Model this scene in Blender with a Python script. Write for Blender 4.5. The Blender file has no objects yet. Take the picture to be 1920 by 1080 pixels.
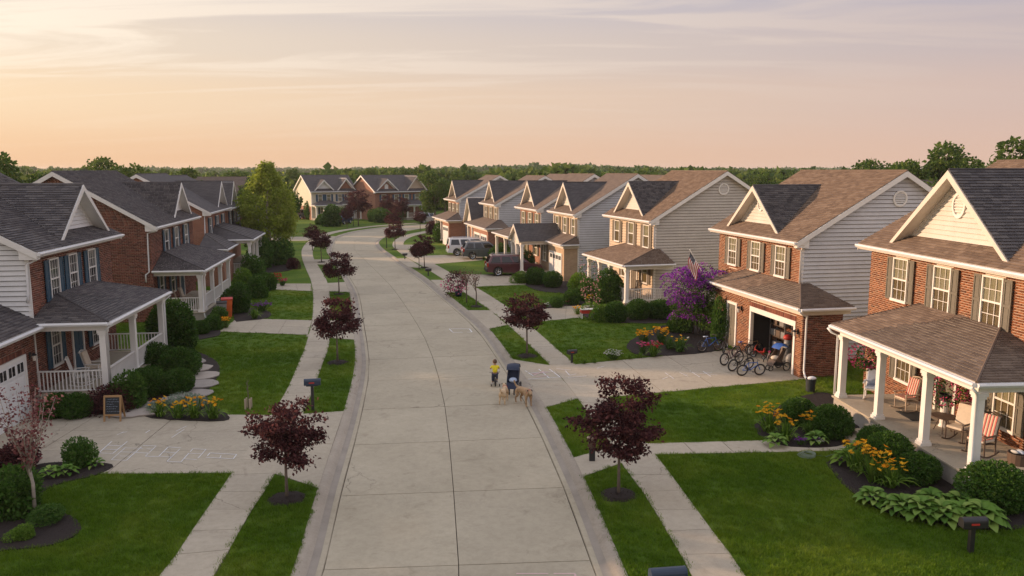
import bpy, bmesh, math, random
import numpy as np
from math import sin, cos, tan, atan, radians as R, pi, sqrt, hypot
from mathutils import Vector, Matrix
random.seed(7); rng = np.random.default_rng(7)
S = bpy.context.scene
COL = S.collection
# ------------------------------------------------ camera
PITCH = atan(222/1500.); CAMZ = 9.0
cam = bpy.data.cameras.new('camera'); cam.lens = 36*1500/1920.; cam.sensor_width = 36
cam.clip_start = .1; cam.clip_end = 20000
camo = bpy.data.objects.new('camera', cam); COL.objects.link(camo)
camo.location = (0, 0, CAMZ); camo.rotation_euler = (pi/2-PITCH, 0, 0); S.camera = camo
# ------------------------------------------------ light
SUN_AZ, SUN_EL = 163, 12.5      # degrees ccw from +X, elevation
w = bpy.data.worlds.new("World"); S.world = w; w.use_nodes = True
N, L = w.node_tree.nodes, w.node_tree.links
N.clear()
def wn(t, **k):
    n = N.new(t)
    for a, b in k.items(): setattr(n, a, b)
    return n
out = wn('ShaderNodeOutputWorld')
sky = wn('ShaderNodeTexSky', sky_type='NISHITA'); sky.sun_disc = False
sky.sun_elevation = R(SUN_EL); sky.sun_rotation = R((90-SUN_AZ) % 360); sky.air_density = 1.3; sky.dust_density = 3.0
bg1 = wn('ShaderNodeBackground'); bg1.inputs[1].default_value = .05; L.new(sky.outputs[0], bg1.inputs[0])
tc = wn('ShaderNodeTexCoord'); sp = wn('ShaderNodeSeparateXYZ'); L.new(tc.outputs['Generated'], sp.inputs[0])
def ramp(stops):
    r = wn('ShaderNodeValToRGB'); r.color_ramp.interpolation = 'EASE'
    while len(r.color_ramp.elements) > 1: r.color_ramp.elements.remove(r.color_ramp.elements[0])
    r.color_ramp.elements[0].position = stops[0][0]; r.color_ramp.elements[0].color = (*stops[0][1], 1)
    for p, c in stops[1:]:
        e = r.color_ramp.elements.new(p); e.color = (*c, 1)
    return r
def wmath(op, a, b=None, c=None):
    n = wn('ShaderNodeMath', operation=op)
    for i, v in enumerate((a, b, c)):
        if v is None: continue
        if isinstance(v, (int, float)): n.inputs[i].default_value = v
        else: L.new(v, n.inputs[i])
    return n.outputs[0]
# thin evening overcast: warm at the horizon (warmer towards the sun), mauve grey above
rl = ramp([(0, (0.559, 0.353, 0.211)), (0.08, (0.586, 0.44, 0.299)), (0.14, (0.538, 0.445, 0.353)), (0.2, (0.464, 0.404, 0.365)), (.45, (.45, .455, .53)), (1, (.52, .54, .65))])
rr = ramp([(0, (0.459, 0.314, 0.25)), (0.08, (0.404, 0.302, 0.273)), (0.14, (0.341, 0.284, 0.291)), (0.2, (0.291, 0.266, 0.314)), (.45, (.45, .455, .53)), (1, (.52, .54, .65))])
for r_ in (rl, rr): L.new(sp.outputs[2], r_.inputs[0])
side = wmath('MULTIPLY_ADD', sp.outputs[0], -0.9, .5); side.node.use_clamp = True
mx = wn('ShaderNodeMixRGB'); L.new(side, mx.inputs[0]); L.new(rr.outputs[0], mx.inputs[1]); L.new(rl.outputs[0], mx.inputs[2])
# wispy streaks on a high plane
den = wmath('ADD', sp.outputs[2], .10)
cx = wmath('DIVIDE', sp.outputs[0], den); cy = wmath('DIVIDE', sp.outputs[1], den)
cb = wn('ShaderNodeCombineXYZ'); L.new(cx, cb.inputs[0]); L.new(cy, cb.inputs[1])
mp = wn('ShaderNodeMapping'); L.new(cb.outputs[0], mp.inputs[0])
mp.inputs['Rotation'].default_value = (0, 0, R(28)); mp.inputs['Scale'].default_value = (.42, 1.9, 1); mp.inputs['Location'].default_value = (2.3, .7, 0)
n1 = wn('ShaderNodeTexNoise'); n1.inputs['Scale'].default_value = 1.0; n1.inputs['Detail'].default_value = 9; n1.inputs['Roughness'].default_value = .58; n1.inputs['Distortion'].default_value = .7
L.new(mp.outputs[0], n1.inputs[0])
cr = ramp([(0, (0, 0, 0)), (.45, (0, 0, 0)), (.60, (.8, .8, .8)), (1, (1, 1, 1))]); L.new(n1.outputs[0], cr.inputs[0])
cm = wn('ShaderNodeMixRGB'); cm.blend_type = 'MIX'
fz = ramp([(0, (0, 0, 0)), (.05, (.1, .1, .1)), (.16, (1, 1, 1)), (1, (1, 1, 1))]); L.new(sp.outputs[2], fz.inputs[0])
cf = wmath('MULTIPLY', wmath('MULTIPLY', cr.outputs[0], fz.outputs[0]), wmath('MULTIPLY_ADD', side, .5, .5))
L.new(cf, cm.inputs[0]); L.new(mx.outputs[0], cm.inputs[1]); cc = wn('ShaderNodeMixRGB'); L.new(side, cc.inputs[0]); cc.inputs[1].default_value = (.42, .335, .305, 1); cc.inputs[2].default_value = (.68, .585, .48, 1); L.new(cc.outputs[0], cm.inputs[2])
bg2 = wn('ShaderNodeBackground'); bg2.inputs[1].default_value = 1.0; L.new(cm.outputs[0], bg2.inputs[0])
ms = wn('ShaderNodeMixShader'); ms.inputs[0].default_value = .88
L.new(bg1.outputs[0], ms.inputs[1]); L.new(bg2.outputs[0], ms.inputs[2]); L.new(ms.outputs[0], out.inputs[0])
sl = bpy.data.lights.new('sun', 'SUN'); sl.energy = 3.0; sl.angle = R(1.2); sl.color = (1, .66, .42)
slo = bpy.data.objects.new('sun', sl); COL.objects.link(slo)
sd = Vector((cos(R(SUN_AZ))*cos(R(SUN_EL)), sin(R(SUN_AZ))*cos(R(SUN_EL)), sin(R(SUN_EL))))
slo.rotation_euler = sd.to_track_quat('Z', 'Y').to_euler(); slo.location = (-60, 60, 60)
S.view_settings.view_transform = 'Standard'; S.view_settings.look = 'None'
S.view_settings.exposure = 0.84; S.view_settings.gamma = 1; S.view_settings.use_curve_mapping = False
S.render.engine = 'CYCLES'
S.cycles.volume_step_rate = 4

# ------------------------------------------------ helpers
def G(px, py, h=0.0):
    """point of the world at height h below a direction measured from the camera site"""
    x = (px-960)/1500.; z = -(py-540)/1500.
    d = (x, cos(PITCH)+z*sin(PITCH), -sin(PITCH)+z*cos(PITCH)); t = (h-CAMZ)/d[2]
    return (d[0]*t, d[1]*t)
def tag(o, label=None, cat=None, group=None, kind=None):
    if label: o['label'] = label
    if cat: o['category'] = cat
    if group: o['group'] = group
    if kind: o['kind'] = kind
    return o
def empty(name, loc=(0, 0, 0), rz=0, label=None, cat=None, group=None, kind=None):
    o = bpy.data.objects.new(name, None); o.empty_display_size = .2; COL.objects.link(o)
    o.location = loc if len(loc) == 3 else (*loc, 0); o.rotation_euler = (0, 0, rz)
    return tag(o, label, cat, group, kind)
def link(name, me, parent=None, loc=(0, 0, 0), rot=(0, 0, 0), sc=None):
    o = bpy.data.objects.new(name, me); COL.objects.link(o)
    if parent is not None: o.parent = parent
    o.location = loc; o.rotation_euler = rot
    if sc: o.scale = sc
    return o
def copy_tree(o, parent=None):
    c = o.copy(); COL.objects.link(c); c.parent = parent
    for ch in o.children: copy_tree(ch, c)
    return c
def npmesh(name, V, F, mat, smooth=False):
    """V (n,3) array, F (m,k) array of one polygon size"""
    V = np.asarray(V, dtype=np.float32).reshape(-1, 3); F = np.asarray(F, dtype=np.int32)
    me = bpy.data.meshes.new(name); k = F.shape[1]
    me.vertices.add(len(V)); me.vertices.foreach_set('co', V.ravel())
    me.loops.add(F.size); me.loops.foreach_set('vertex_index', F.ravel())
    me.polygons.add(len(F)); me.polygons.foreach_set('loop_start', np.arange(len(F), dtype=np.int32)*k)
    me.update(calc_edges=True)
    if smooth: me.polygons.foreach_set('use_smooth', np.ones(len(F), dtype=bool))
    if mat: me.materials.append(mat)
    return me
class MB:
    def __init__(s, sx=1): s.v = []; s.f = []; s.sx = sx; s.mi = []; s.cur = 0
    def add(s, vs, fs):
        n = len(s.v); s.v += [(p[0]*s.sx, p[1], p[2]) for p in vs]; s.f += [tuple(i+n for i in f) for f in fs]; s.mi += [s.cur]*len(fs); return s
    def box(s, x0, x1, y0, y1, z0, z1):
        return s.add([(x0,y0,z0),(x1,y0,z0),(x1,y1,z0),(x0,y1,z0),(x0,y0,z1),(x1,y0,z1),(x1,y1,z1),(x0,y1,z1)],
                     [(0,3,2,1),(4,5,6,7),(0,1,5,4),(1,2,6,5),(2,3,7,6),(3,0,4,7)])
    def prism(s, pts, d):
        """extrude a planar 3-D polygon by vector d"""
        n = len(pts); q = [tuple(p[i]+d[i] for i in range(3)) for p in pts]
        return s.add(list(pts)+q, [tuple(range(n))[::-1], tuple(range(n, 2*n))]+[(i, (i+1) % n, (i+1) % n+n, i+n) for i in range(n)])
    def tube(s, pts, r, n=8, cap=True):
        pts = [Vector(p) for p in pts]; rs = r if isinstance(r, (list, tuple)) else [r]*len(pts)
        vs = []; fs = []
        for i, p in enumerate(pts):
            t = (pts[min(i+1, len(pts)-1)]-pts[max(i-1, 0)])
            if t.length < 1e-9: t = Vector((0, 0, 1))
            t.normalize(); a = t.orthogonal().normalized() if i == 0 else (a-t*a.dot(t)).normalized(); b = t.cross(a)
            for k in range(n):
                an = 2*pi*k/n; q = p+(a*cos(an)+b*sin(an))*rs[i]; vs.append(tuple(q))
        for i in range(len(pts)-1):
            for k in range(n): fs.append((i*n+k, i*n+(k+1) % n, (i+1)*n+(k+1) % n, (i+1)*n+k))
        if cap: fs.append(tuple(range(n))[::-1]); fs.append(tuple((len(pts)-1)*n+k for k in range(n)))
        return s.add(vs, fs)
    def lathe(s, prof, c=(0, 0, 0), n=16, axis='z', a0=0, a1=2*pi):
        vs = []; fs = []; full = abs(a1-a0-2*pi) < 1e-6; m = n if full else n+1
        for r, h in prof:
            for k in range(m):
                an = a0+(a1-a0)*k/n; x, y, z = r*cos(an), r*sin(an), h
                if axis == 'x': x, y, z = z, x, y
                elif axis == 'y': x, y, z = x, z, y
                vs.append((c[0]+x, c[1]+y, c[2]+z))
        for i in range(len(prof)-1):
            for k in range(n): k2 = (k+1) % m; fs.append((i*m+k, i*m+k2, (i+1)*m+k2, (i+1)*m+k))
        return s.add(vs, fs)
    def ball(s, c, r, n=10, m=7):
        rr = r if isinstance(r, (tuple, list)) else (r, r, r); vs = []; fs = []
        for i in range(m+1):
            th = pi*i/m
            for k in range(n): an = 2*pi*k/n; vs.append((c[0]+rr[0]*sin(th)*cos(an), c[1]+rr[1]*sin(th)*sin(an), c[2]+rr[2]*cos(th)))
        for i in range(m):
            for k in range(n): fs.append((i*n+k, (i+1)*n+k, (i+1)*n+(k+1) % n, i*n+(k+1) % n))
        return s.add(vs, fs)
    def torus(s, c, R0, r, axis='x', n=24, m=6):
        vs = []; fs = []
        for i in range(n):
            A = 2*pi*i/n
            for k in range(m):
                B = 2*pi*k/m; q = R0+r*cos(B); a, b, h = q*cos(A), q*sin(A), r*sin(B)
                p = (h, a, b) if axis == 'x' else ((a, h, b) if axis == 'y' else (a, b, h)); vs.append((c[0]+p[0], c[1]+p[1], c[2]+p[2]))
        for i in range(n):
            for k in range(m): fs.append((i*m+k, ((i+1) % n)*m+k, ((i+1) % n)*m+(k+1) % m, i*m+(k+1) % m))
        return s.add(vs, fs)
    def mesh(s, name, mat, smooth=False, bevel=0, seg=2):
        me = bpy.data.meshes.new(name); me.from_pydata(s.v, [], s.f)
        for m in (mat if isinstance(mat, (list, tuple)) else [mat]): me.materials.append(m)
        if isinstance(mat, (list, tuple)): me.polygons.foreach_set('material_index', s.mi)
        if bevel:
            bm = bmesh.new(); bm.from_mesh(me); bmesh.ops.remove_doubles(bm, verts=bm.verts, dist=1e-5); bmesh.ops.recalc_face_normals(bm, faces=bm.faces)
            bmesh.ops.bevel(bm, geom=[e for e in bm.edges if len(e.link_faces) == 2 and e.calc_face_angle(0) > .5], offset=bevel, segments=seg, profile=.5, affect='EDGES')
            bm.to_mesh(me); bm.free()
        if smooth: me.polygons.foreach_set('use_smooth', [True]*len(me.polygons))
        me.update(); return me
    def build(s, name, mat, parent=None, loc=(0, 0, 0), rot=(0, 0, 0), smooth=False, bevel=0):
        return link(name, s.mesh(name, mat, smooth, bevel), parent, loc, rot)

# ------------------------------------------------ materials
M = {}
def nt(name):
    m = bpy.data.materials.new(name); m.use_nodes = True; t = m.node_tree; b = t.nodes['Principled BSDF']; M[name] = m
    return m, t, b
def sock(t, n, v, i):
    if isinstance(v, (int, float)): n.inputs[i].default_value = v
    elif isinstance(v, tuple): n.inputs[i].default_value = (*v, 1) if len(v) == 3 and n.inputs[i].type == 'RGBA' else v
    else: t.links.new(v, n.inputs[i])
def node(t, ty, ins=(), **k):
    n = t.nodes.new(ty)
    for a, b in k.items(): setattr(n, a, b)
    for i, v in (ins.items() if isinstance(ins, dict) else enumerate(ins)):
        if v is not None: sock(t, n, v, i)
    return n
def crmp(t, fac, stops, interp='LINEAR'):
    r = node(t, 'ShaderNodeValToRGB'); cr_ = r.color_ramp; cr_.interpolation = interp
    cr_.elements[0].position = stops[0][0]; cr_.elements[0].color = (*stops[0][1], 1)
    cr_.elements[1].position = stops[-1][0]; cr_.elements[1].color = (*stops[-1][1], 1)
    for p, c in stops[1:-1]: e = cr_.elements.new(p); e.color = (*c, 1)
    t.links.new(fac, r.inputs[0]); return r.outputs[0]
def noise(t, scale, detail=4, rough=.6, vec=None, dist=0):
    n = node(t, 'ShaderNodeTexNoise'); n.inputs['Scale'].default_value = scale; n.inputs['Detail'].default_value = detail; n.inputs['Roughness'].default_value = rough
    n.inputs['Distortion'].default_value = dist
    if vec is None: vec = objco(t)
    t.links.new(vec, n.inputs['Vector']); return n.outputs[0]
def objco(t, which='Object'):
    for n in t.nodes:
        if n.type == 'TEX_COORD': return n.outputs[which]
    return node(t, 'ShaderNodeTexCoord').outputs[which]
def geopos(t):
    for n in t.nodes:
        if n.type == 'NEW_GEOMETRY': return n.outputs['Position']
    return node(t, 'ShaderNodeNewGeometry').outputs['Position']
def bump(t, b, h, strength=.3, dist=.02):
    n = node(t, 'ShaderNodeBump', {'Strength': strength, 'Distance': dist}); t.links.new(h, n.inputs['Height']); t.links.new(n.outputs[0], b.inputs['Normal'])
def math_(t, op, a, b=None, clamp=False):
    n = node(t, 'ShaderNodeMath', [a, b], operation=op, use_clamp=clamp); return n.outputs[0]
def mixc(t, f, a, b, mode='MIX'):
    return node(t, 'ShaderNodeMixRGB', [f, a, b], blend_type=mode).outputs[0]
def rnd(t):
    g = node(t, 'ShaderNodeNewGeometry'); o = node(t, 'ShaderNodeObjectInfo')
    return math_(t, 'FRACT', math_(t, 'ADD', g.outputs['Random Per Island'], o.outputs['Random']))
def flat(name, c, rough=.6, metal=0, var=.12, sc=6, bmp=0, spec=None, coat=0):
    m, t, b = nt(name); n = noise(t, sc, 5)
    k = crmp(t, n, [(.25, tuple(x*(1-var) for x in c)), (.75, tuple(min(1, x*(1+var)) for x in c))])
    t.links.new(k, b.inputs['Base Color']); b.inputs['Roughness'].default_value = rough; b.inputs['Metallic'].default_value = metal
    if spec is not None: b.inputs['Specular IOR Level'].default_value = spec
    if coat: b.inputs['Coat Weight'].default_value = coat; b.inputs['Coat Roughness'].default_value = .05
    if bmp: bump(t, b, noise(t, sc*8, 6), bmp, .01)
    return m
def island(name, stops, rough=.85, grime=.25, gs=3, bmp=.35, bs=90, spec=.3):
    """each separate piece takes its own shade from the ramp"""
    m, t, b = nt(name); k = crmp(t, rnd(t), stops)
    g = noise(t, gs, 5, .65, geopos(t)); k = mixc(t, grime, k, crmp(t, g, [(.3, (.35, .33, .31)), (.7, (1, 1, 1))]), 'MULTIPLY')
    k = mixc(t, .25, k, crmp(t, noise(t, 60, 4, .7, geopos(t)), [(.3, (.6, .6, .6)), (.7, (1, 1, 1))]), 'MULTIPLY')
    t.links.new(k, b.inputs['Base Color']); b.inputs['Roughness'].default_value = rough; b.inputs['Specular IOR Level'].default_value = spec
    if bmp: bump(t, b, noise(t, bs, 5, .7, geopos(t)), bmp, .004)
    return m
island('brick', [(0, (.15, .050, .022)), (.2, (.22, .075, .032)), (.55, (.275, .100, .042)), (.8, (.34, .130, .058)), (.93, (.27, .125, .06)), (1, (.12, .05, .03))])
island('brick_dark', [(0, (.10, .036, .026)), (.3, (.18, .062, .042)), (.7, (.24, .086, .056)), (.93, (.30, .12, .08)), (1, (.09, .045, .035))])
flat('mortar', (.64, .54, .43), .95, bmp=.3)
island('shingle', [(0, (.070, .064, .067)), (.35, (.095, .087, .089)), (.7, (.118, .108, .108)), (1, (.15, .137, .132))], .95, .22, 1.2, .5, 120)
island('shingle_tan', [(0, (.125, .090, .069)), (.35, (.155, .112, .085)), (.7, (.178, .130, .098)), (1, (.21, .158, .122))], .95, .22, 1.2, .5, 120)
island('leafcol', [(0, (.02, .05, .01)), (1, (.06, .12, .02))], .5)
def texshingle(name, a, b_, c):
    m, t, b = nt(name); s = node(t, 'ShaderNodeSeparateXYZ'); t.links.new(objco(t), s.inputs[0])
    v = node(t, 'ShaderNodeCombineXYZ'); t.links.new(math_(t, 'ADD', s.outputs[0], s.outputs[1]), v.inputs[0]); t.links.new(s.outputs[2], v.inputs[1])
    br = node(t, 'ShaderNodeTexBrick', {'Vector': v.outputs[0], 'Color1': a, 'Color2': b_, 'Mortar': c, 'Scale': 1.0, 'Mortar Size': .012, 'Brick Width': .4, 'Row Height': .085, 'Bias': 0.0})
    br.offset = .5; k = mixc(t, .5, br.outputs[0], crmp(t, noise(t, 1.3, 6), [(.3, (.6, .6, .6)), (.7, (1, 1, 1))]), 'MULTIPLY')
    k = mixc(t, .5, k, crmp(t, noise(t, 14, 3), [(.35, (.65, .65, .65)), (.65, (1, 1, 1))]), 'MULTIPLY')
    t.links.new(k, b.inputs['Base Color']); b.inputs['Roughness'].default_value = .95; bump(t, b, br.outputs['Fac'], -.4, .02)
texshingle('roof_far', (.085, .077, .080), (.125, .113, .112), (.04, .036, .036))
texshingle('roof_far_tan', (.145, .105, .08), (.195, .145, .11), (.10, .072, .055))
def texbrick(name, a, b_, c, bw=.24, rh=.085):
    m, t, b = nt(name); s = node(t, 'ShaderNodeSeparateXYZ'); t.links.new(objco(t), s.inputs[0])
    v = node(t, 'ShaderNodeCombineXYZ'); t.links.new(math_(t, 'ADD', s.outputs[0], s.outputs[1]), v.inputs[0]); t.links.new(s.outputs[2], v.inputs[1])
    br = node(t, 'ShaderNodeTexBrick', {'Vector': v.outputs[0], 'Color1': a, 'Color2': b_, 'Mortar': c, 'Scale': 1.0, 'Mortar Size': .010, 'Brick Width': bw, 'Row Height': rh, 'Bias': 0.0})
    k = mixc(t, .5, br.outputs[0], crmp(t, noise(t, 2, 6), [(.3, (.65, .6, .6)), (.7, (1, 1, 1))]), 'MULTIPLY')
    t.links.new(k, b.inputs['Base Color']); b.inputs['Roughness'].default_value = .9; bump(t, b, br.outputs['Fac'], -.5, .01)
texbrick('brick_far', (.27, .092, .046), (.36, .135, .068), (.36, .29, .23))
texbrick('brick_tan', (.45, .30, .17), (.55, .38, .22), (.45, .38, .30))
def sid(name, c, rough=.55):
    m, t, b = nt(name); n = noise(t, 1.5, 6, .65, geopos(t)); r = rnd(t)
    k = crmp(t, n, [(.25, tuple(x*.84 for x in c)), (.75, tuple(min(x*1.04, .85) for x in c))])
    k = mixc(t, .5, k, crmp(t, r, [(0, (.92, .92, .92)), (1, (1, 1, 1))]), 'MULTIPLY')
    t.links.new(k, b.inputs['Base Color']); b.inputs['Roughness'].default_value = rough; bump(t, b, noise(t, 40, 4, .6, geopos(t)), .08, .005)
sid('siding_white', (.72, .72, .71)); sid('siding_grey', (.59, .60, .62)); sid('siding_tan', (.52, .485, .43)); sid('siding_cream', (.66, .59, .46)); sid('siding_sand', (.56, .43, .30))
sid('gable_cream', (.64, .60, .54)); sid('gable_white', (.78, .77, .76))
flat('trim', (.76, .74, .70), .5, var=.06, sc=2); flat('trim_cream', (.64, .58, .50), .55, var=.06, sc=2); flat('metal_white', (.74, .74, .74), .35, var=.06, sc=2)
flat('shutter_blue', (.022, .075, .125), .5); flat('shutter_grey', (.15, .135, .105), .5); flat('shutter_brown', (.14, .115, .085), .55)
flat('dark', (.012, .012, .013), .6); flat('black_metal', (.02, .02, .022), .4); flat('rubber', (.018, .018, .018), .75)
flat('garage_white', (.74, .74, .73), .45, var=.05, sc=2); flat('concrete_face', (.36, .33, .29), .9, bmp=.3)
flat('steel', (.45, .45, .46), .3, .8); flat('chrome', (.6, .6, .6), .18, 1)
# curtains
m, t, b = nt('curtain'); wv = node(t, 'ShaderNodeTexWave', {'Vector': objco(t), 'Scale': 5.5, 'Distortion': 2.2, 'Detail': 2.0}, bands_direction='Y')
t.links.new(crmp(t, wv.outputs[1], [(0, (.20, .17, .10)), (1, (.40, .355, .23))]), b.inputs['Base Color']); b.inputs['Roughness'].default_value = .9
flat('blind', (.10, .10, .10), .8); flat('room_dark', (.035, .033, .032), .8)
def glass(name, tint, a, g=.75):
    m, t, b = nt(name); o = t.nodes['Material Output']; gl = node(t, 'ShaderNodeBsdfGlossy', {'Roughness': .04, 'Color': (.9, .92, .95)}); tr = node(t, 'ShaderNodeBsdfTransparent', {'Color': tint})
    fr = node(t, 'ShaderNodeLayerWeight', {'Blend': .5}); f = math_(t, 'MULTIPLY_ADD', math_(t, 'POWER', fr.outputs['Facing'], 4.0), g); f.node.inputs[2].default_value = a
    bp = node(t, 'ShaderNodeBump', {'Strength': .06, 'Distance': .02}); t.links.new(noise(t, 3, 2), bp.inputs['Height']); t.links.new(bp.outputs[0], gl.inputs['Normal'])
    mxs = node(t, 'ShaderNodeMixShader', [f, tr.outputs[0], gl.outputs[0]]); t.links.new(mxs.outputs[0], o.inputs[0])
glass('glass', (.85, .87, .86), .06); glass('glass_dark', (.42, .44, .45), .07); glass('glass_screen', (.62, .58, .52), .04); glass('car_glass', (.03, .04, .06), .07, .35)
# concrete
def conc(name, c1, c2, fs=1.0):
    m, t, b = nt(name); P = geopos(t); r = rnd(t)
    k = crmp(t, noise(t, .35*fs, 7, .62, P, .4), [(.28, c1), (.72, c2)])
    k = mixc(t, .6, k, crmp(t, r, [(0, (.86, .86, .87)), (.5, (.97, .96, .95)), (1, (1, 1, 1))]), 'MULTIPLY')
    k = mixc(t, .55, k, crmp(t, noise(t, 5*fs, 6, .75, P), [(.3, (.72, .71, .70)), (.6, (1, 1, 1))]), 'MULTIPLY')
    k = mixc(t, .5, k, crmp(t, noise(t, 120, 3, .7, P), [(.3, (.72, .72, .72)), (.7, (1, 1, 1))]), 'MULTIPLY')
    # hairline cracks and dark spots
    vo = node(t, 'ShaderNodeTexVoronoi', {'Vector': P, 'Scale': .9}, feature='F1'); sp_ = crmp(t, vo.outputs[0], [(.012, (.45, .43, .4)), (.03, (1, 1, 1))])
    k = mixc(t, .8, k, sp_, 'MULTIPLY')
    ds = node(t, 'ShaderNodeVectorMath', {0: P}, operation='ADD'); nz = node(t, 'ShaderNodeTexNoise', {'Vector': P, 'Scale': 1.3, 'Detail': 4.0}); t.links.new(nz.outputs[1], ds.inputs[1])
    ve = node(t, 'ShaderNodeTexVoronoi', {'Vector': ds.outputs[0], 'Scale': .23}, feature='DISTANCE_TO_EDGE'); ck = crmp(t, ve.outputs[0], [(.0, (0, 0, 0)), (.0035, (1, 1, 1))])
    k = mixc(t, math_(t, 'MULTIPLY', crmp(t, noise(t, .12, 2, .5, P), [(.5, (0, 0, 0)), (.56, (1, 1, 1))]), .55), k, mixc(t, 1, k, ck, 'MULTIPLY'))
    k = mixc(t, .5, k, crmp(t, noise(t, .8, 5, .7, P, 1.0), [(.30, (.62, .60, .58)), (.42, (1, 1, 1))]), 'MULTIPLY')
    t.links.new(k, b.inputs['Base Color']); b.inputs['Roughness'].default_value = .88; b.inputs['Specular IOR Level'].default_value = .25
    bump(t, b, noise(t, 70, 6, .7, P), .25, .006)
conc('concrete', (.425, .375, .275), (.525, .465, .345)); conc('walk', (.44, .385, .295), (.53, .47, .365)); conc('curb', (.36, .315, .25), (.46, .40, .32), 2.5); conc('drive', (.42, .37, .285), (.51, .45, .345))
flat('joint', (.095, .076, .058), .95, var=.3)  # paving joints; also the painted lap shade behind siding boards
# gutter stain band is in the curb itself (damp dirt collects there)
flat('gutter_dirt', (.285, .25, .205), .9, var=.2, sc=1.2)
# grass, soil
def grassmat(name, blade):
    m, t, b = nt(name); P = geopos(t)
    k = crmp(t, noise(t, .22, 5, .6, P), [(.28, (.064, .135, .006)), (.48, (.100, .182, .009)), (.60, (.155, .225, .018)), (.74, (.26, .255, .05))])
    k = mixc(t, .6, k, crmp(t, noise(t, 4.5, 7, .85, P), [(.36, (.38, .42, .35)), (.5, (.85, .87, .8)), (.64, (1.0, 1.0, .95))]), 'MULTIPLY')
    if blade:
        k = mixc(t, .75, k, crmp(t, rnd(t), [(0, (.35, .42, .3)), (.4, (.8, .8, .8)), (.85, (1, 1, 1)), (1, (1, .9, .5))]), 'MULTIPLY')
        k = mixc(t, 1.0, k, (1.45, 1.45, 1.4), 'MULTIPLY')
        b.inputs['Roughness'].default_value = .55
    else:
        k = mixc(t, .7, k, crmp(t, noise(t, 35, 6, .8, P), [(.3, (.4, .42, .4)), (.65, (1, 1, 1))]), 'MULTIPLY')
        b.inputs['Roughness'].default_value = .9; bump(t, b, noise(t, 45, 6, .8, P), .8, .05)
    b.inputs['Specular IOR Level'].default_value = .2; t.links.new(k, b.inputs['Base Color'])
    if blade: trans(t, b, k, .35)
def trans(t, b, col, f=.3):
    tr = node(t, 'ShaderNodeBsdfTranslucent'); sock(t, tr, col, 0)
    ms_ = node(t, 'ShaderNodeMixShader', [f, b.outputs[0], tr.outputs[0]]); t.links.new(ms_.outputs[0], t.nodes['Material Output'].inputs[0])
grassmat('grass', False); grassmat('blade', True)
flat('mulch', (.017, .010, .008), .95, var=.5, sc=18, bmp=1.0); island('mulch_chip', [(0, (.012, .007, .005)), (.7, (.030, .018, .013)), (1, (.075, .05, .035))], .95)
flat('terrain', (.045, .065, .018), .95, var=.35, sc=.05)
def leaf(name, a, b_, c=None, f=.3, rough=.6, sheen=.12):
    m, t, b = nt(name); st = [(0, a), (1, b_)] if c is None else [(0, a), (.6, b_), (1, c)]
    k = crmp(t, rnd(t), st); k = mixc(t, .5, k, crmp(t, noise(t, 1.6, 3, .6, geopos(t)), [(.3, (.6, .6, .6)), (.7, (1.15, 1.15, 1.1))]), 'MULTIPLY')
    t.links.new(k, b.inputs['Base Color']); b.inputs['Roughness'].default_value = rough; b.inputs['Specular IOR Level'].default_value = sheen
    trans(t, b, k, f)
leaf('leaf_purple', (.038, .014, .018), (.090, .031, .035), (.19, .07, .065), .4)
leaf('leaf_pink', (.12, .03, .04), (.28, .10, .10), (.45, .25, .22), .3)
leaf('leaf_box', (.028, .075, .012), (.055, .13, .018), (.095, .18, .03), .25, .55)
leaf('leaf_bush', (.040, .10, .016), (.072, .155, .024), (.12, .215, .04))
leaf('leaf_lime', (.08, .17, .018), (.14, .25, .03), (.22, .34, .05))
leaf('leaf_hosta', (.08, .18, .025), (.15, .27, .045), (.27, .38, .09), .25, .45)
leaf('leaf_birch', (.21, .29, .030), (.30, .37, .050), (.40, .45, .09), .5)
leaf('leaf_tree', (.055, .105, .020), (.09, .155, .028), (.15, .205, .042), .4)
leaf('leaf_dark', (.03, .05, .02), (.055, .08, .025), None, .2)
leaf('leaf_grey', (.16, .22, .15), (.28, .34, .26), None, .2)
leaf('petal_orange', (.80, .28, .01), (.88, .40, .02), None, .3); leaf('petal_gold', (.85, .45, .02), (.90, .56, .04), None, .3)
leaf('petal_violet', (.17, .020, .30), (.33, .06, .46), (.50, .15, .60), .35); leaf('petal_pink', (.60, .06, .20), (.75, .16, .32), None, .3)
leaf('petal_red', (.45, .02, .03), (.60, .05, .06), None, .3); leaf('petal_white', (.6, .6, .56), (.78, .78, .74), None, .3); leaf('petal_rose', (.5, .22, .24), (.7, .42, .40), None, .3)
flat('bark', (.16, .125, .10), .9, var=.3, sc=12, bmp=.6); flat('bark_pale', (.38, .33, .28), .85, var=.3, sc=10, bmp=.4)
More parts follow.
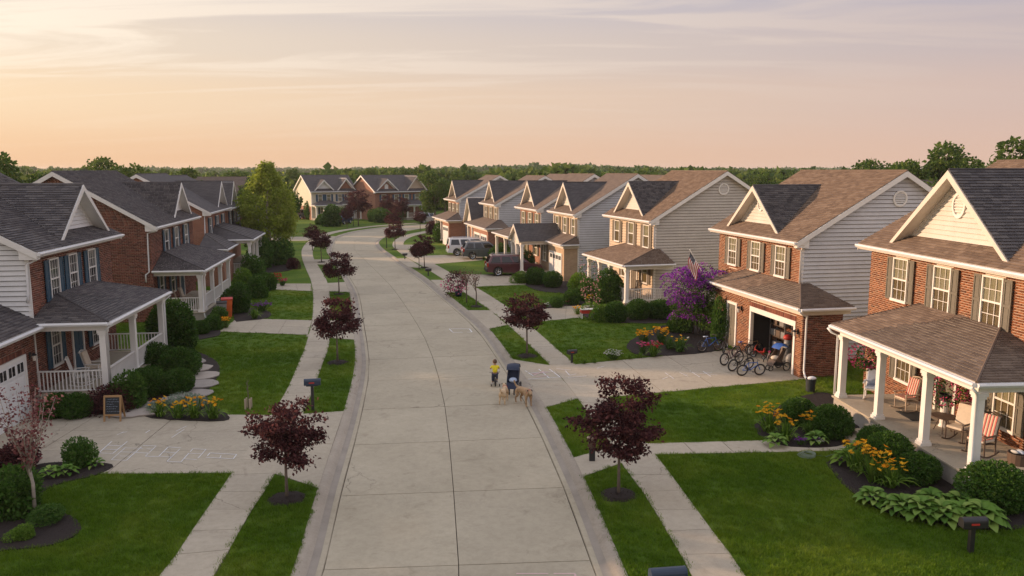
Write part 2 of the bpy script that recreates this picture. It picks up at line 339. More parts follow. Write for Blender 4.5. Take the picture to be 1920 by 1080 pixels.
# ================================================ ground
def catmull(P, n=8):
    P = [P[0]]+list(P)+[P[-1]]; o = []
    for i in range(1, len(P)-2):
        a, b, c, d = [np.array(q, float) for q in P[i-1:i+3]]
        for k in range(n):
            t = k/n; o.append(.5*((2*b)+(-a+c)*t+(2*a-5*b+4*c-d)*t*t+(-a+3*b-3*c+d)*t**3))
    o.append(np.array(P[-2], float)); return np.array(o)
def resample(P, step):
    d = np.r_[0, np.cumsum(np.hypot(*np.diff(P, axis=0).T))]; n = int(d[-1]/step); s = np.arange(n+1)*step
    return np.c_[np.interp(s, d, P[:, 0]), np.interp(s, d, P[:, 1])]
def offset(P, w):
    T = np.gradient(P, axis=0); T /= np.linalg.norm(T, axis=1)[:, None]
    return P+np.c_[T[:, 1], -T[:, 0]]*w      # +w is to the right of travel
LC = resample(catmull([(-4.2,5),(-4.7,12),(-4.95,16.8),(-5.55,21.9),(-6.3,28.9),(-7.4,36.8),(-9.42,46.5),(-12.06,58.65),(-15.2,70),(-18.9,82.8),(-20.8,89.4),(-22.5,97.9),(-23.8,105.6),(-24.0,112),(-23.2,119),(-20,127.5),(-15.9,132.5),(-8,138),(10,145),(70,163)]), 1.0)
RC = resample(catmull([(3.5,5),(3.0,12),(2.58,16.8),(2.14,22.3),(1.24,30.1),(.15,36.8),(-1.3,44.8),(-2.83,50.9),(-5.05,58.9),(-7.0,66),(-9.75,75),(-12.2,83),(-14.7,91.3),(-16.3,97.9),(-16.95,103),(-17,110),(-15.9,117),(-13.5,124),(-8,130),(10,137),(70,155)]), 1.0)
MASK = []                                     # polygons without grass
def at_y(C, y): return float(np.interp(y, C[:, 1], C[:, 0]))
terr = MB(); terr.add([(-4000, -200, -.30), (4000, -200, -.30), (4000, 6000, -.30), (-4000, 6000, -.30)], [(0, 1, 2, 3)])
tag(terr.build('ground', M['terrain']), kind='structure')
def polymesh(name, pts, z, mat, parent=None, kind=None, thick=None):
    bm = bmesh.new(); vs = [bm.verts.new((p[0], p[1], z)) for p in pts]; f = bm.faces.new(vs)
    if f.calc_area() and f.normal.z < 0: f.normal_flip()
    if thick:
        r = bmesh.ops.extrude_face_region(bm, geom=[f]); bmesh.ops.translate(bm, verts=[v for v in r['geom'] if isinstance(v, bmesh.types.BMVert)], vec=(0, 0, -thick))
    bmesh.ops.recalc_face_normals(bm, faces=bm.faces)
    if not thick: bmesh.ops.triangulate(bm, faces=bm.faces)
    me = bpy.data.meshes.new(name); bm.to_mesh(me); bm.free(); me.materials.append(mat)
    o = link(name, me, parent)
    if kind: o['kind'] = kind
    return o
polymesh('lawn', [tuple(p) for p in LC]+[(70, 330), (-150, 330), (-150, 5)], 0, M['grass'], kind='structure')
polymesh('lawn', [tuple(p) for p in RC]+[(150, 155), (150, 5)], 0, M['grass'], kind='structure')
# street: dark bed with separate concrete panels
street = polymesh('street', [tuple(p) for p in LC]+[tuple(p) for p in RC[::-1]], -.17, M['joint'], kind='structure')
cl, cr_ = offset(LC, .66), offset(RC, -.66)
def strip_slabs(name, A, B, step, z, th, mat, parent, gap=.022, split=(0, 1), jit=0):
    """slabs between polylines A and B, joints every `step` metres"""
    A = resample(A, .25); n = int(len(A)*.25/step); out_ = []
    dB = np.r_[0, np.cumsum(np.hypot(*np.diff(B, axis=0).T))]
    # match B by nearest point
    Bf = resample(B, .1); idx = [int(np.argmin(np.hypot(*(Bf-A[min(int(i*step/.25), len(A)-1)]).T))) for i in range(n+1)]
    for i in range(n):
        a0, a1 = A[min(int(i*step/.25), len(A)-1)], A[min(int((i+1)*step/.25), len(A)-1)]; b0, b1 = Bf[idx[i]], Bf[idx[i+1]]
        for k in range(len(split)-1):
            s0, s1 = split[k], split[k+1]
            p = [a0+(b0-a0)*s0, a0+(b0-a0)*s1, a1+(b1-a1)*s1, a1+(b1-a1)*s0]; c = sum(p)/4
            q = []
            for v in p:
                d = v-c; q.append(v-np.sign(1)*d/np.linalg.norm(d)*gap*.7)
            zz = z+random.uniform(-jit, jit); mb = MB(); mb.add([(v[0], v[1], zz-th) for v in q]+[(v[0], v[1], zz) for v in q], [(4, 5, 6, 7), (0, 1, 5, 4), (1, 2, 6, 5), (2, 3, 7, 6), (3, 0, 4, 7)])
            out_.append(mb.build(name, mat, parent))
    return out_
strip_slabs('concrete_panel', cl[:190], cr_, 4.15, -.115, .05, M['concrete'], street, .026, (0, .5, 1), .002)
def sweep(P, prof, side, mat, name, parent=None):
    V = []; n = len(prof)
    for k, (wd, z) in enumerate(prof): V.append(np.c_[offset(P, side*wd), np.full(len(P), z)])
    V = np.stack(V, 1).reshape(-1, 3); F = []
    for i in range(len(P)-1):
        for k in range(n-1): F.append((i*n+k, i*n+k+1, (i+1)*n+k+1, (i+1)*n+k))
    return link(name, npmesh(name, V, F, mat, False), parent)
prof = [(-.02, -.15), (-.015, .004), (.0, .012), (.14, .010), (.20, -.008), (.28, -.06), (.34, -.098), (.42, -.112)]
prof2 = [(.42, -.112), (.635, -.113), (.64, -.17)]
for P, sd_ in ((LC, 1), (RC, -1)):
    cu = sweep(P, prof, sd_, M['curb'], 'curb'); cu['kind'] = 'structure'
    gp = sweep(P, [(.415, -.1115)]+[(.60, -.116), (.64, -.116), (.645, -.17)], sd_, M['concrete'], 'gutter_pan', cu)
    sweep(P, [(.31, -.0755), (.34, -.0945), (.42, -.1085), (.50, -.1095)], sd_, M['gutter_dirt'], 'gutter_stain', cu)
# sidewalks
LSl = catmull([(-7.8,9)]+[(-7.89,16.77),(-7.99,18.26),(-8.21,20.78),(-8.41,23.0),(-9.16,30.98),(-10.05,36.78),(-10.74,40.86),(-12.06,47.42),(-13.68,54.3),(-14.99,59.44),(-16.69,65.64),(-19.03,73.24),(-21.86,82.79),(-24.16,91.88),(-25.99,102.4),(-26.8,112),(-25.6,121),(-22,130),(-16,137)])
LSr = catmull([(-6.5,9)]+[(-6.66,16.77),(-6.78,18.26),(-6.97,20.67),(-7.08,22.79),(-7.89,29.74),(-8.9,36.78),(-9.54,40.86),(-10.99,47.42),(-12.5,54.3),(-13.75,59.44),(-15.2,65),(-17.5,72.5),(-20.3,81.5),(-22.6,90.64),(-24.6,102),(-25.4,112),(-24.3,120.5),(-20.9,129),(-15.5,135.5)])
RSl = catmull([(4.3,9)]+[(4.02,16.77),(3.87,19.2),(3.66,21.7),(3.36,23.89),(2.58,30.98),(1.76,36.26),(-0.25,46.08),(-1.41,50.92),(-3.51,58.39),(-5.58,65.31),(-8.5,75),(-10.86,82.28),(-12.9,89.5),(-14.4,96),(-15.1,104),(-14.6,112),(-12,121)])
RSr = catmull([(5.5,9)]+[(5.22,16.77),(5.01,19.35),(4.82,21.78),(4.55,24.7),(3.8,31.2),(2.99,36.16),(2.33,39.36),(1.38,44.2),(-0.1,51.32),(-2.3,59.5),(-4.2,65.8),(-7.1,75.4),(-9.5,82.6),(-11.6,89.9),(-13.1,96.3),(-13.7,104),(-13.1,111.5),(-10.7,120)])
for A, B in ((LSl, LSr), (RSl, RSr)):
    poly = [tuple(p) for p in A]+[tuple(p) for p in B[::-1]]; MASK.append(np.array(poly))
    sw = polymesh('sidewalk', poly, .004, M['joint'], kind='structure')
    strip_slabs('concrete_slab', A, B, 1.25, .022, .02, M['walk'], sw, .016, (0, 1), .003)
def pave(name, q, nx, ny, mat='drive', z=.017, piece='concrete_slab', gap=.012):
    """q: four corners; separate slabs over a dark joint bed"""
    q = [np.array(p[:2], float) for p in q]; MASK.append(np.array(q))
    o = polymesh(name, [tuple(p) for p in q], .0045, M['joint'], kind='structure')
    def at(a, b): return (q[0]*(1-a)+q[1]*a)*(1-b)+(q[3]*(1-a)+q[2]*a)*b
    xs = nx if isinstance(nx, (list, tuple)) else [i/nx for i in range(nx+1)]; ys = ny if isinstance(ny, (list, tuple)) else [i/ny for i in range(ny+1)]
    for i in range(len(xs)-1):
        for j in range(len(ys)-1):
            p = [at(xs[i], ys[j]), at(xs[i+1], ys[j]), at(xs[i+1], ys[j+1]), at(xs[i], ys[j+1])]; c = sum(p)/4
            p = [v-(v-c)/np.linalg.norm(v-c)*gap*1.2 for v in p]; zz = z+random.uniform(-.002, .002)
            mb = MB(); mb.add([(v[0], v[1], zz-.018) for v in p]+[(v[0], v[1], zz) for v in p], [(4, 5, 6, 7), (0, 1, 5, 4), (1, 2, 6, 5), (2, 3, 7, 6), (3, 0, 4, 7)])
            mb.build(piece, M[mat], o)
    return o
def Lc(y): return at_y(LC, y)
def Rc(y): return at_y(RC, y)
# left: driveways and their aprons
pave('driveway', [(-17.75, 22.75), (-8.38, 22.9), (-8.84, 28.6), (-17.75, 28.95)], [0, .27, .60, 1], 3)
pave('driveway_apron', [(-7.12, 22.85), (Lc(21.75), 21.75), (Lc(29.1), 29.1), (-7.80, 28.75)], 1, 2)
pave('driveway', [G(411, 622), G(577, 628), G(585, 601), G(444, 597)], 3, 2)
pave('driveway_apron', [(-11.25, 42.7), (Lc(41.9), 41.9), (Lc(47.9), 47.9), (-11.1, 47.3)], 1, 2)
pave('driveway', [G(505, 543), G(585, 546), G(583, 532), G(498, 532)], 3, 2)
pave('driveway_apron', [(-14.0, 59.2), (Lc(58.6), 58.6), (Lc(64.0), 64.0), (-14.9, 63.4)], 1, 2)
pave('driveway_apron', [(-19.0, 76.2), (Lc(76), 76), (Lc(80.6), 80.6), (-20.2, 80.4)], 1, 2)
pave('driveway', [(-36, 101), (-26.1, 102), (-26.7, 108.5), (-37, 107)], 4, 2)
pave('driveway_apron', [(-24.8, 102.2), (Lc(101.5), 101.5), (Lc(109), 109), (-25.4, 108.5)], 1, 2)
# right
pave('front_walk', [(4.55, 24.45), (11.0, 24.85), (10.9, 26.0), (4.42, 25.5)], 5, 1, 'walk')
pave('walk_apron', [(Rc(22.6), 22.6), (3.42, 23.75), (3.30, 25.2), (Rc(24.2), 24.2)], 1, 1, 'walk')
pave('driveway', [(3.80, 30.95), (13.2, 33.9), (12.15, 39.9), (2.92, 36.4)], 4, 3)
pave('driveway_apron', [(Rc(29.6), 29.6), (2.66, 30.8), (1.80, 36.2), (Rc(37.4), 37.4)], 1, 2)
pave('driveway', [G(1010, 603), G(1085, 596), G(1115, 572), G(952, 580)], 3, 2)
pave('driveway_apron', [G(915, 617), G(951, 610), G(920, 582), G(878, 582)], 1, 2)
pave('driveway', [G(893, 538), G(1000, 533), G(1010, 517), G(846, 514)], 3, 2)
pave('driveway_apron', [G(833, 548), G(871, 549), G(833, 525), G(807, 525)], 1, 2)
pave('driveway', [G(804, 496), G(905, 488), G(905, 476), G(779, 480)], 3, 2)
pave('driveway_apron', [G(766, 501), G(794, 503), G(764, 484), G(741, 485)], 1, 2)
pave('driveway', [G(757, 467), G(800, 466), G(795, 459), G(752, 459)], 2, 1)
# front path paving by the left porch (flagstones)
island('flagstone', [(0, (.30, .27, .24)), (.5, (.38, .34, .30)), (1, (.46, .40, .34))], .85)
# ================================================ houses
PC = {}
def cached(key, fn):
    if key not in PC: PC[key] = fn()
    return PC[key]
class House:
    """local frame: x = s*v (v runs from the facade into the house), y = u along the facade, z up"""
    def __init__(h, s, o, t, name, label, group=None):
        h.s = s; h.o = o; h.t = R(t)
        h.root = empty('house' if not name else name, (o[0], o[1], 0), h.t, label, 'house', group)
        h.near = sqrt(o[0]**2+o[1]**2)
    def world(h, u, v, z=0):
        x = h.s*v; return (h.o[0]+x*cos(h.t)-u*sin(h.t), h.o[1]+x*sin(h.t)+u*cos(h.t), z)
    def mask(h, u0, u1, v0, v1):
        MASK.append(np.array([h.world(u0, v0)[:2], h.world(u1, v0)[:2], h.world(u1, v1)[:2], h.world(u0, v1)[:2]]))
    def mb(h): return MB(h.s)
    def part(h, name, mb, mat, parent=None, **k):
        return mb.build(name, M[mat] if isinstance(mat, str) else mat, parent or h.root, **k)
def clip_interval(poly, y):
    """poly: list of (x,y) convex; x-interval at height y"""
    xs = []
    for i in range(len(poly)):
        (x0, y0), (x1, y1) = poly[i], poly[(i+1) % len(poly)]
        if (y0-y)*(y1-y) <= 0 and abs(y1-y0) > 1e-9: xs.append(x0+(x1-x0)*(y-y0)/(y1-y0))
    return (min(xs), max(xs)) if len(xs) >= 2 else None
CAMP = np.array([0, 0, CAMZ])
def roof_face(h, pts, mat='shingle', detail=1, parent=None, indiv=0, th=.14, deck='trim', name='roof_deck', cap=True):
    """pts in (u,v,z); pts[0]->pts[1] horizontal eave. Deck plus shingle tabs or a covering sheet"""
    P = [np.array((h.s*p[1], p[0], p[2]), float) for p in pts]
    e = P[1]-P[0]; e /= np.linalg.norm(e); nrm = np.cross(e, P[2]-P[0]); nrm /= np.linalg.norm(nrm)
    if nrm[2] < 0: nrm = -nrm
    up = np.cross(nrm, e); up = up if up[2] > 0 else -up
    mb = MB(); mb.prism([tuple(p-nrm*.012) for p in P], tuple(-nrm*th)); d = mb.build(name, M[deck], parent or h.root)
    q = [(float(np.dot(p-P[0], e)), float(np.dot(p-P[0], up))) for p in P]; H_ = max(y for x, y in q)
    if detail == 0:
        mb = MB(); mb.prism([tuple(p+nrm*.012) for p in P], tuple(-nrm*.022)); mb.build('shingle_sheet', M['roof_far_tan' if 'tan' in mat else 'roof_far'], d if parent is None else parent); return d
    EX, TW = .145, .30; tabs = []; k = 0; y = 0
    while y < H_-.02:
        y1 = min(y+EX, H_); a = clip_interval(q, y+(y1-y)*.5)
        if a and a[1]-a[0] > .05:
            x = a[0]-random.random()*TW
            while x < a[1]:
                wd = TW*random.uniform(.75, 1.25); x0, x1 = max(x, a[0]), min(x+wd, a[1])
                if x1-x0 > .03: tabs.append((x0, x1-.006, y, y1, random.uniform(.0, .008)))
                x += wd
        y += EX; k += 1
    T = np.array(tabs); lo = .030+T[:, 4]; hi = .004
    def pt(x, y, n): return P[0]+np.outer(x, e)+np.outer(y, up)+np.outer(n, nrm)
    n = len(T); one = np.ones(n)
    V = np.stack([pt(T[:, 0], T[:, 2], lo), pt(T[:, 1], T[:, 2], lo), pt(T[:, 1], T[:, 3]+.01, hi*one), pt(T[:, 0], T[:, 3]+.01, hi*one), pt(T[:, 0], T[:, 2], -.005*one), pt(T[:, 1], T[:, 2], -.005*one)], 1)
    # nearest tabs become pieces of their own
    th_ = h.t; C = V[:, 0]; Wd = np.c_[h.o[0]+C[:, 0]*cos(th_)-C[:, 1]*sin(th_), h.o[1]+C[:, 0]*sin(th_)+C[:, 1]*cos(th_), C[:, 2]]
    dist = np.linalg.norm(Wd-CAMP, axis=1)
    sel = np.zeros(n, bool)
    if indiv:
        full = (T[:, 1]-T[:, 0]) > .15; order = np.argsort(np.where(full, dist, 1e9))[:min(indiv, int(full.sum()))]; sel[order] = True
        for i in order:
            v = V[i]; sl_ = [v[0]+e*0, v[1], v[2], v[3]]; mb = MB()
            b_ = [p-nrm*.012 for p in sl_]; mb.add([tuple(p) for p in sl_+b_], [(0, 1, 2, 3), (7, 6, 5, 4), (4, 5, 1, 0), (5, 6, 2, 1), (6, 7, 3, 2), (7, 4, 0, 3)])
            link('shingle', mb.mesh('shingle', M[mat]), d)
    Vr = V[~sel].reshape(-1, 3); m = (~sel).sum(); b = np.arange(m)[:, None]*6
    F = np.concatenate([b+np.array([[0, 1, 2, 3]]), b+np.array([[4, 5, 1, 0]])])
    o = link('shingles', npmesh('shingles', Vr, F, M[mat]), d); o['kind'] = 'stuff'
    return d
def brick_wall(h, plane, c, rects, holes, top=None, mat='brick', indiv=0, parent=None, out=-1, bl=.225, bh=.064, j=.017, th=.022, name='bricks'):
    """plane 'u': wall runs along u at v=c; plane 'v': wall runs along v at u=c. out: sign of the outward normal on the other axis"""
    a0, a1, z0, z1 = rects; B = []; z = z0; k = 0
    while z+bh*.6 < z1:
        zt = min(z+bh, z1); lo, hi = a0, a1
        if top:
            iv = clip_interval(top, zt)
            if not iv: break
            lo, hi = max(a0, iv[0]), min(a1, iv[1])
        ivs = [(lo, hi)]
        for (x0, x1, y0, y1) in holes:
            if zt > y0+.005 and z < y1-.005:
                nv = []
                for p, q in ivs:
                    if x1 <= p or x0 >= q: nv.append((p, q)); continue
                    if x0 > p: nv.append((p, x0))
                    if x1 < q: nv.append((x1, q))
                ivs = nv
        for p, q in ivs:
            x = p-((k % 2)*.5)*(bl+j)
            while x < q-.02:
                x0, x1 = max(x, p), min(x+bl, q)
                if x1-x0 > .02: B.append((x0, x1, z, zt, random.uniform(-.003, .003)))
                x += bl+j
        z += bh+j; k += 1
    if not B: return
    B = np.array(B); n = len(B); f = c+out*(th+B[:, 4]); bk = np.full(n, c)
    def co(a, d, zz): return np.c_[h.s*d, a, zz] if plane == 'u' else np.c_[h.s*a, d, zz]
    V = np.stack([co(B[:, 0], f, B[:, 2]), co(B[:, 1], f, B[:, 2]), co(B[:, 1], f, B[:, 3]), co(B[:, 0], f, B[:, 3]), co(B[:, 0], bk, B[:, 2]), co(B[:, 1], bk, B[:, 2]), co(B[:, 1], bk, B[:, 3]), co(B[:, 0], bk, B[:, 3])], 1)
    C = V[:, 0]; t_ = h.t; Wd = np.c_[h.o[0]+C[:, 0]*cos(t_)-C[:, 1]*sin(t_), h.o[1]+C[:, 0]*sin(t_)+C[:, 1]*cos(t_), C[:, 2]]; dist = np.linalg.norm(Wd-CAMP, axis=1)
    sel = np.zeros(n, bool)
    if indiv:
        full = (B[:, 1]-B[:, 0]) > bl-.002; order = np.argsort(np.where(full, dist, 1e9))[:min(indiv, int(full.sum()))]; sel[order] = True
        me = cached(('brickmesh', mat, plane, h.s), lambda: (MB().box(-.5, .5, -.5, .5, -.5, .5)).mesh('brick', M[mat]))
        for i in order:
            ct = V[i].mean(0); sz = V[i].max(0)-V[i].min(0); link('brick', me, parent or h.root, tuple(ct), (0, 0, 0), tuple(sz))
    m = (~sel).sum(); Vr = V[~sel].reshape(-1, 3); b = np.arange(m)[:, None]*8
    F = np.concatenate([b+np.array([q]) for q in ([0, 1, 2, 3], [0, 4, 5, 1], [3, 2, 6, 7], [0, 3, 7, 4], [1, 5, 6, 2])])
    o = link(name, npmesh(name, Vr, F, M[mat]), parent or h.root); o['kind'] = 'stuff'
def siding(h, plane, c, a0, a1, z0, z1, mat, top=None, out=-1, ex=.19, holes=(), parent=None):
    z = z0
    while z < z1-.03:
        zt = min(z+ex, z1); lo, hi = a0, a1
        if top:
            iv = clip_interval(top, z+.02); iv2 = clip_interval(top, min(zt, max(p[1] for p in top)-.02))
            if not iv or not iv2: break
            lo, hi = max(a0, iv[0]), min(a1, iv[1]); lo2, hi2 = max(a0, iv2[0]), min(a1, iv2[1])
        else: lo2, hi2 = lo, hi
        segs = [(lo, hi, lo2, hi2)]
        for (x0, x1, y0, y1) in holes:
            if zt > y0+.01 and z < y1-.01:
                nv = []
                for p, q, p2, q2 in segs:
                    if x1 <= p or x0 >= q: nv.append((p, q, p2, q2)); continue
                    if x0 > p: nv.append((p, x0, p2, x0))
                    if x1 < q: nv.append((x1, q, x1, q2))
                segs = nv
        for lo_, hi_, l2, h2 in segs:
            if hi_-lo_ < .04 or h2-l2 < .01: continue
            f0, f1 = c+out*.060, c+out*.012
            def co(a, d, zz): return (d, a, zz) if plane == 'u' else (a, d, zz)
            z_ = z+(.026 if ex > .18 else .012); mb = h.mb(); mb.add([co(lo_, c, z_), co(hi_, c, z_), co(hi_, f0, z_), co(lo_, f0, z_), co(l2, c, zt), co(h2, c, zt), co(h2, f1, zt), co(l2, f1, zt)],
                                [(0, 1, 2, 3), (7, 6, 5, 4), (3, 2, 6, 7), (0, 3, 7, 4), (1, 5, 6, 2), (0, 4, 5, 1)])
            h.part('siding_board', mb, mat, parent)
        z += ex
def window(h, u, v, z0, z1, wd=.86, plane='u', shutter=None, detail=2, curtain='curtain', sill=None, lower='glass'):
    """window set at wall face v (facing -v)"""
    def fr():
        a = h.mb(); w2 = wd/2; H_ = z1-z0; f = .06
        a.box(-.075, .0, -w2, -w2+f, 0, H_); a.box(-.075, 0, w2-f, w2, 0, H_); a.box(-.073, 0, -w2+f, w2-f, H_-f, H_); a.box(-.095, 0, -w2-.03, w2+.03, -.05, f*.8)
        a.box(-.062, -.02, -w2+f, w2-f, H_*.5-.03, H_*.5+.03)
        return a.mesh('window', M['trim'])
    me = cached(('win', h.s, wd, round(z1-z0, 3)), fr); o = link('window', me, h.root, (h.s*v, u, z0))
    H_ = z1-z0; w2 = wd/2-.06
    if detail >= 2:
        def mun():
            a = h.mb()
            for (y0, y1) in ((.05, H_*.5-.03), (H_*.5+.03, H_-.06)):
                ym = (y0+y1)/2; a.box(-.042, -.032, -w2, w2, ym-.009, ym+.009)
                for x in (-w2/3, w2/3): a.box(-.043, -.033, x-.009, x+.009, y0, y1)
            return a.mesh('window_grille', M['trim'])
        link('window_grille', cached(('mun', h.s, wd, round(H_, 3)), mun), o)
    pu = cached(('pu', h.s, wd, round(H_, 3)), lambda: h.mb().add([(-.03,-w2,H_*.5+.03),(-.03,w2,H_*.5+.03),(-.03,w2,H_-.06),(-.03,-w2,H_-.06)],[(0,1,2,3)]).mesh('pane', M['glass']))
    pl = cached(('pl', h.s, wd, round(H_, 3), lower), lambda: h.mb().add([(-.03,-w2,.05),(-.03,w2,.05),(-.03,w2,H_*.5-.03),(-.03,-w2,H_*.5-.03)],[(0,1,2,3)]).mesh('pane', M[lower]))
    link('pane', pu, o); link('pane', pl, o)
    def cu():
        V = []; F = []; n = 26
        for i in range(n+1):
            y = -w2+2*w2*i/n; x = -.008+.006*sin(i*1.9)
            V += [(h.s*x, y, .05), (h.s*x, y, H_-.06)]
        for i in range(n): F.append((2*i, 2*i+2, 2*i+3, 2*i+1))
        return npmesh('curtain', V, F, M[curtain])
    if curtain: link('curtain', cached(('cu', h.s, wd, round(H_, 3), curtain), cu), o)
    if shutter:
        def sh():
            a = h.mb(); sw = .36; a.box(-.020, .0, -sw/2, sw/2, 0, H_)
            for (y0, y1) in ((.0, .07), (H_*.5-.04, H_*.5+.04), (H_-.07, H_)): a.box(-.042, -.0195, -sw/2, sw/2, y0, y1)
            for x in (-sw/2, sw/2-.055): a.box(-.041, -.019, x, x+.055, .07, H_-.07)
            for (y0, y1) in ((.10, H_*.5-.07), (H_*.5+.07, H_-.10)):
                if detail >= 1: a.box(-.031, -.018, -sw/2+.085, sw/2-.085, y0, y1)
            return a.mesh('shutter', M[shutter])
        me = cached(('sh', h.s, round(H_, 3), shutter, detail), sh)
        for sg in (-1, 1): link('shutter', me, h.root, (h.s*(v-.031), u+sg*(wd/2+.22), z0-.02))
def column(h, u, v, z0, z1, mat='trim', sz=.22):
    def mk():
        a = h.mb(); s2 = sz/2; H_ = z1-z0
        a.box(-s2-.06, s2+.06, -s2-.06, s2+.06, 0, .10); a.box(-s2-.03, s2+.03, -s2-.03, s2+.03, .10, .17)
        a.box(-s2, s2, -s2, s2, .17, H_-.18); a.box(-s2-.03, s2+.03, -s2-.03, s2+.03, H_-.18, H_-.10); a.box(-s2-.055, s2+.055, -s2-.055, s2+.055, H_-.10, H_)
        return a.mesh('column', M[mat])
    return link('column', cached(('col', h.s, round(z1-z0, 3), mat, sz), mk), h.root, (h.s*v, u, z0))
def railing(h, pts, z0, ht=.88, sp=.13, baluster=True):
    """pts: list of (u,v)"""
    for (ua, va), (ub, vb) in zip(pts[:-1], pts[1:]):
        L_ = hypot(ub-ua, vb-va); an = math.atan2(ub-ua, h.s*(vb-va))
        o = empty('railing', (h.s*va, ua, z0), an); o.parent = h.root
        a = MB(); a.box(0, L_, -.04, .04, ht-.05, ht); top = a.build('top_rail', M['trim'], o); a = MB(); a.box(0, L_, -.03, .03, .08, .13); a.build('bottom_rail', M['trim'], o)
        n = max(1, int(L_/sp)); me = cached(('bal', ht, sp), lambda: MB().box(-.018, .018, -.018, .018, .13, ht-.05).mesh('baluster', M['trim']))
        for i in range(n): link('baluster', me, o, ((i+.5)*L_/n, 0, 0))
def tri(p, q, r): return [p, q, r]
def gutter(h, u0, u1, v, z, mat='metal_white', parent=None, plane='u'):
    a = h.mb(); prof_ = [(0, 0), (-.11, .0), (-.13, -.05), (-.09, -.12), (0, -.12)]
    if plane == 'u': a.prism([(v+p[0], u0, z+p[1]) for p in prof_], (0, u1-u0, 0))
    else: a.prism([(u0, v+p[0], z+p[1]) for p in prof_], (u1-u0, 0, 0))     # runs along v from u0 to u1 at u=v
    return h.part('gutter', a, mat, parent)
def downspout(h, pts, mat='metal_white', r=.045):
    a = h.mb(); a.tube([(p[1], p[0], p[2]) for p in pts], r, 8); return h.part('downspout', a, mat, smooth=True)
def garage_door(h, u0, u1, v, z0, z1, windows=True):
    o = empty('garage_door', (h.s*v, (u0+u1)/2, z0)); o.parent = h.root; w2 = (u1-u0)/2; H_ = z1-z0
    n = 4; ph = H_/n
    for i in range(n):
        a = h.mb(); a.box(-.03, .0, -w2, w2, i*ph+.006, (i+1)*ph-.006); m = max(2, int(2*w2/.62)); cw = 2*w2/m
        if i < n-1 or not windows:
            for k in range(m): a.box(-.042, -.029, -w2+k*cw+.07, -w2+(k+1)*cw-.07, i*ph+.09, (i+1)*ph-.09)
        else:
            for k in range(m):
                y0, y1 = -w2+k*cw+.08, -w2+(k+1)*cw-.08
                a.box(-.045, -.029, y0-.03, y1+.03, i*ph+.07, i*ph+.10); a.box(-.045, -.029, y0-.03, y1+.03, (i+1)*ph-.10, (i+1)*ph-.07)
                for x in (y0-.03, (y0+y1)/2-.015, y1): a.box(-.044, -.028, x, x+.03, i*ph+.10, (i+1)*ph-.10)
        pn = h.part('door_panel', a, 'garage_white', o)
        if i == n-1 and windows:
            for k in range(m):
                y0, y1 = -w2+k*cw+.08, -w2+(k+1)*cw-.08; g = h.mb(); g.box(-.036, -.031, y0, y1, i*ph+.10, (i+1)*ph-.10); h.part('pane', g, 'car_glass', o)
    a = h.mb(); a.box(-.06, 0, -w2-.14, -w2, 0, H_+.14); a.box(-.06, 0, w2, w2+.14, 0, H_+.14); a.box(-.058, 0, -w2, w2, H_, H_+.14); h.part('door_frame', a, 'trim', o)
def vent(h, plane, c, a, z, r=.36, out=-1, ry=None):
    ry = ry or r; o = empty('gable_vent', (h.s*(c if plane == 'u' else a), (a if plane == 'u' else c), z)); o.parent = h.root
    def co(x, d, zz): return (d, x, zz) if plane == 'u' else (x, d, zz)
    mb = h.mb(); n = 24; vs = []; fs = []
    for i in range(n):
        an = 2*pi*i/n
        for rr, d in ((1.0, 0), (1.0, .06), (.78, .06), (.78, .0)): vs.append(co(rr*r*cos(an), out*(d+.034), rr*ry*sin(an)))
    for i in range(n):
        for k in range(4): fs.append((i*4+k, i*4+(k+1) % 4, ((i+1) % n)*4+(k+1) % 4, ((i+1) % n)*4+k))
    mb.add(vs, fs); h.part('vent_frame', mb, 'trim', o)
    for i in range(7):
        zz = -ry*.68+i*ry*1.36/6.; hw = r*.76*sqrt(max(0.02, 1-(zz/(ry*.8))**2)); a_ = h.mb()
        a_.add([co(-hw, out*.034, zz), co(hw, out*.034, zz), co(hw, out*.075, zz-ry*.09), co(-hw, out*.075, zz-ry*.09), co(-hw, out*.034, zz+.012), co(hw, out*.034, zz+.012), co(hw, out*.075, zz-ry*.09+.012), co(-hw, out*.075, zz-ry*.09+.012)],
               [(0, 1, 2, 3), (7, 6, 5, 4), (3, 2, 6, 7), (0, 4, 5, 1), (0, 3, 7, 4), (1, 5, 6, 2)]); h.part('vent_slat', a_, 'trim', o)
OV = .45
def soldier(h, u0, u1, v, z0, z1, mat):
    """a course of upright bricks, each its own piece"""
    n = max(1, int((u1-u0)/.082)); st = (u1-u0)/n; me = cached(('brickmesh', mat, 's', h.s), lambda: (MB().box(-.5, .5, -.5, .5, -.5, .5)).mesh('brick', M[mat]))
    for i in range(n): link('brick', me, h.root, (h.s*(v-.017), u0+(i+.5)*st, (z0+z1)/2), (0, 0, 0), (.034+random.uniform(-.003, .003), st-.014, z1-z0))
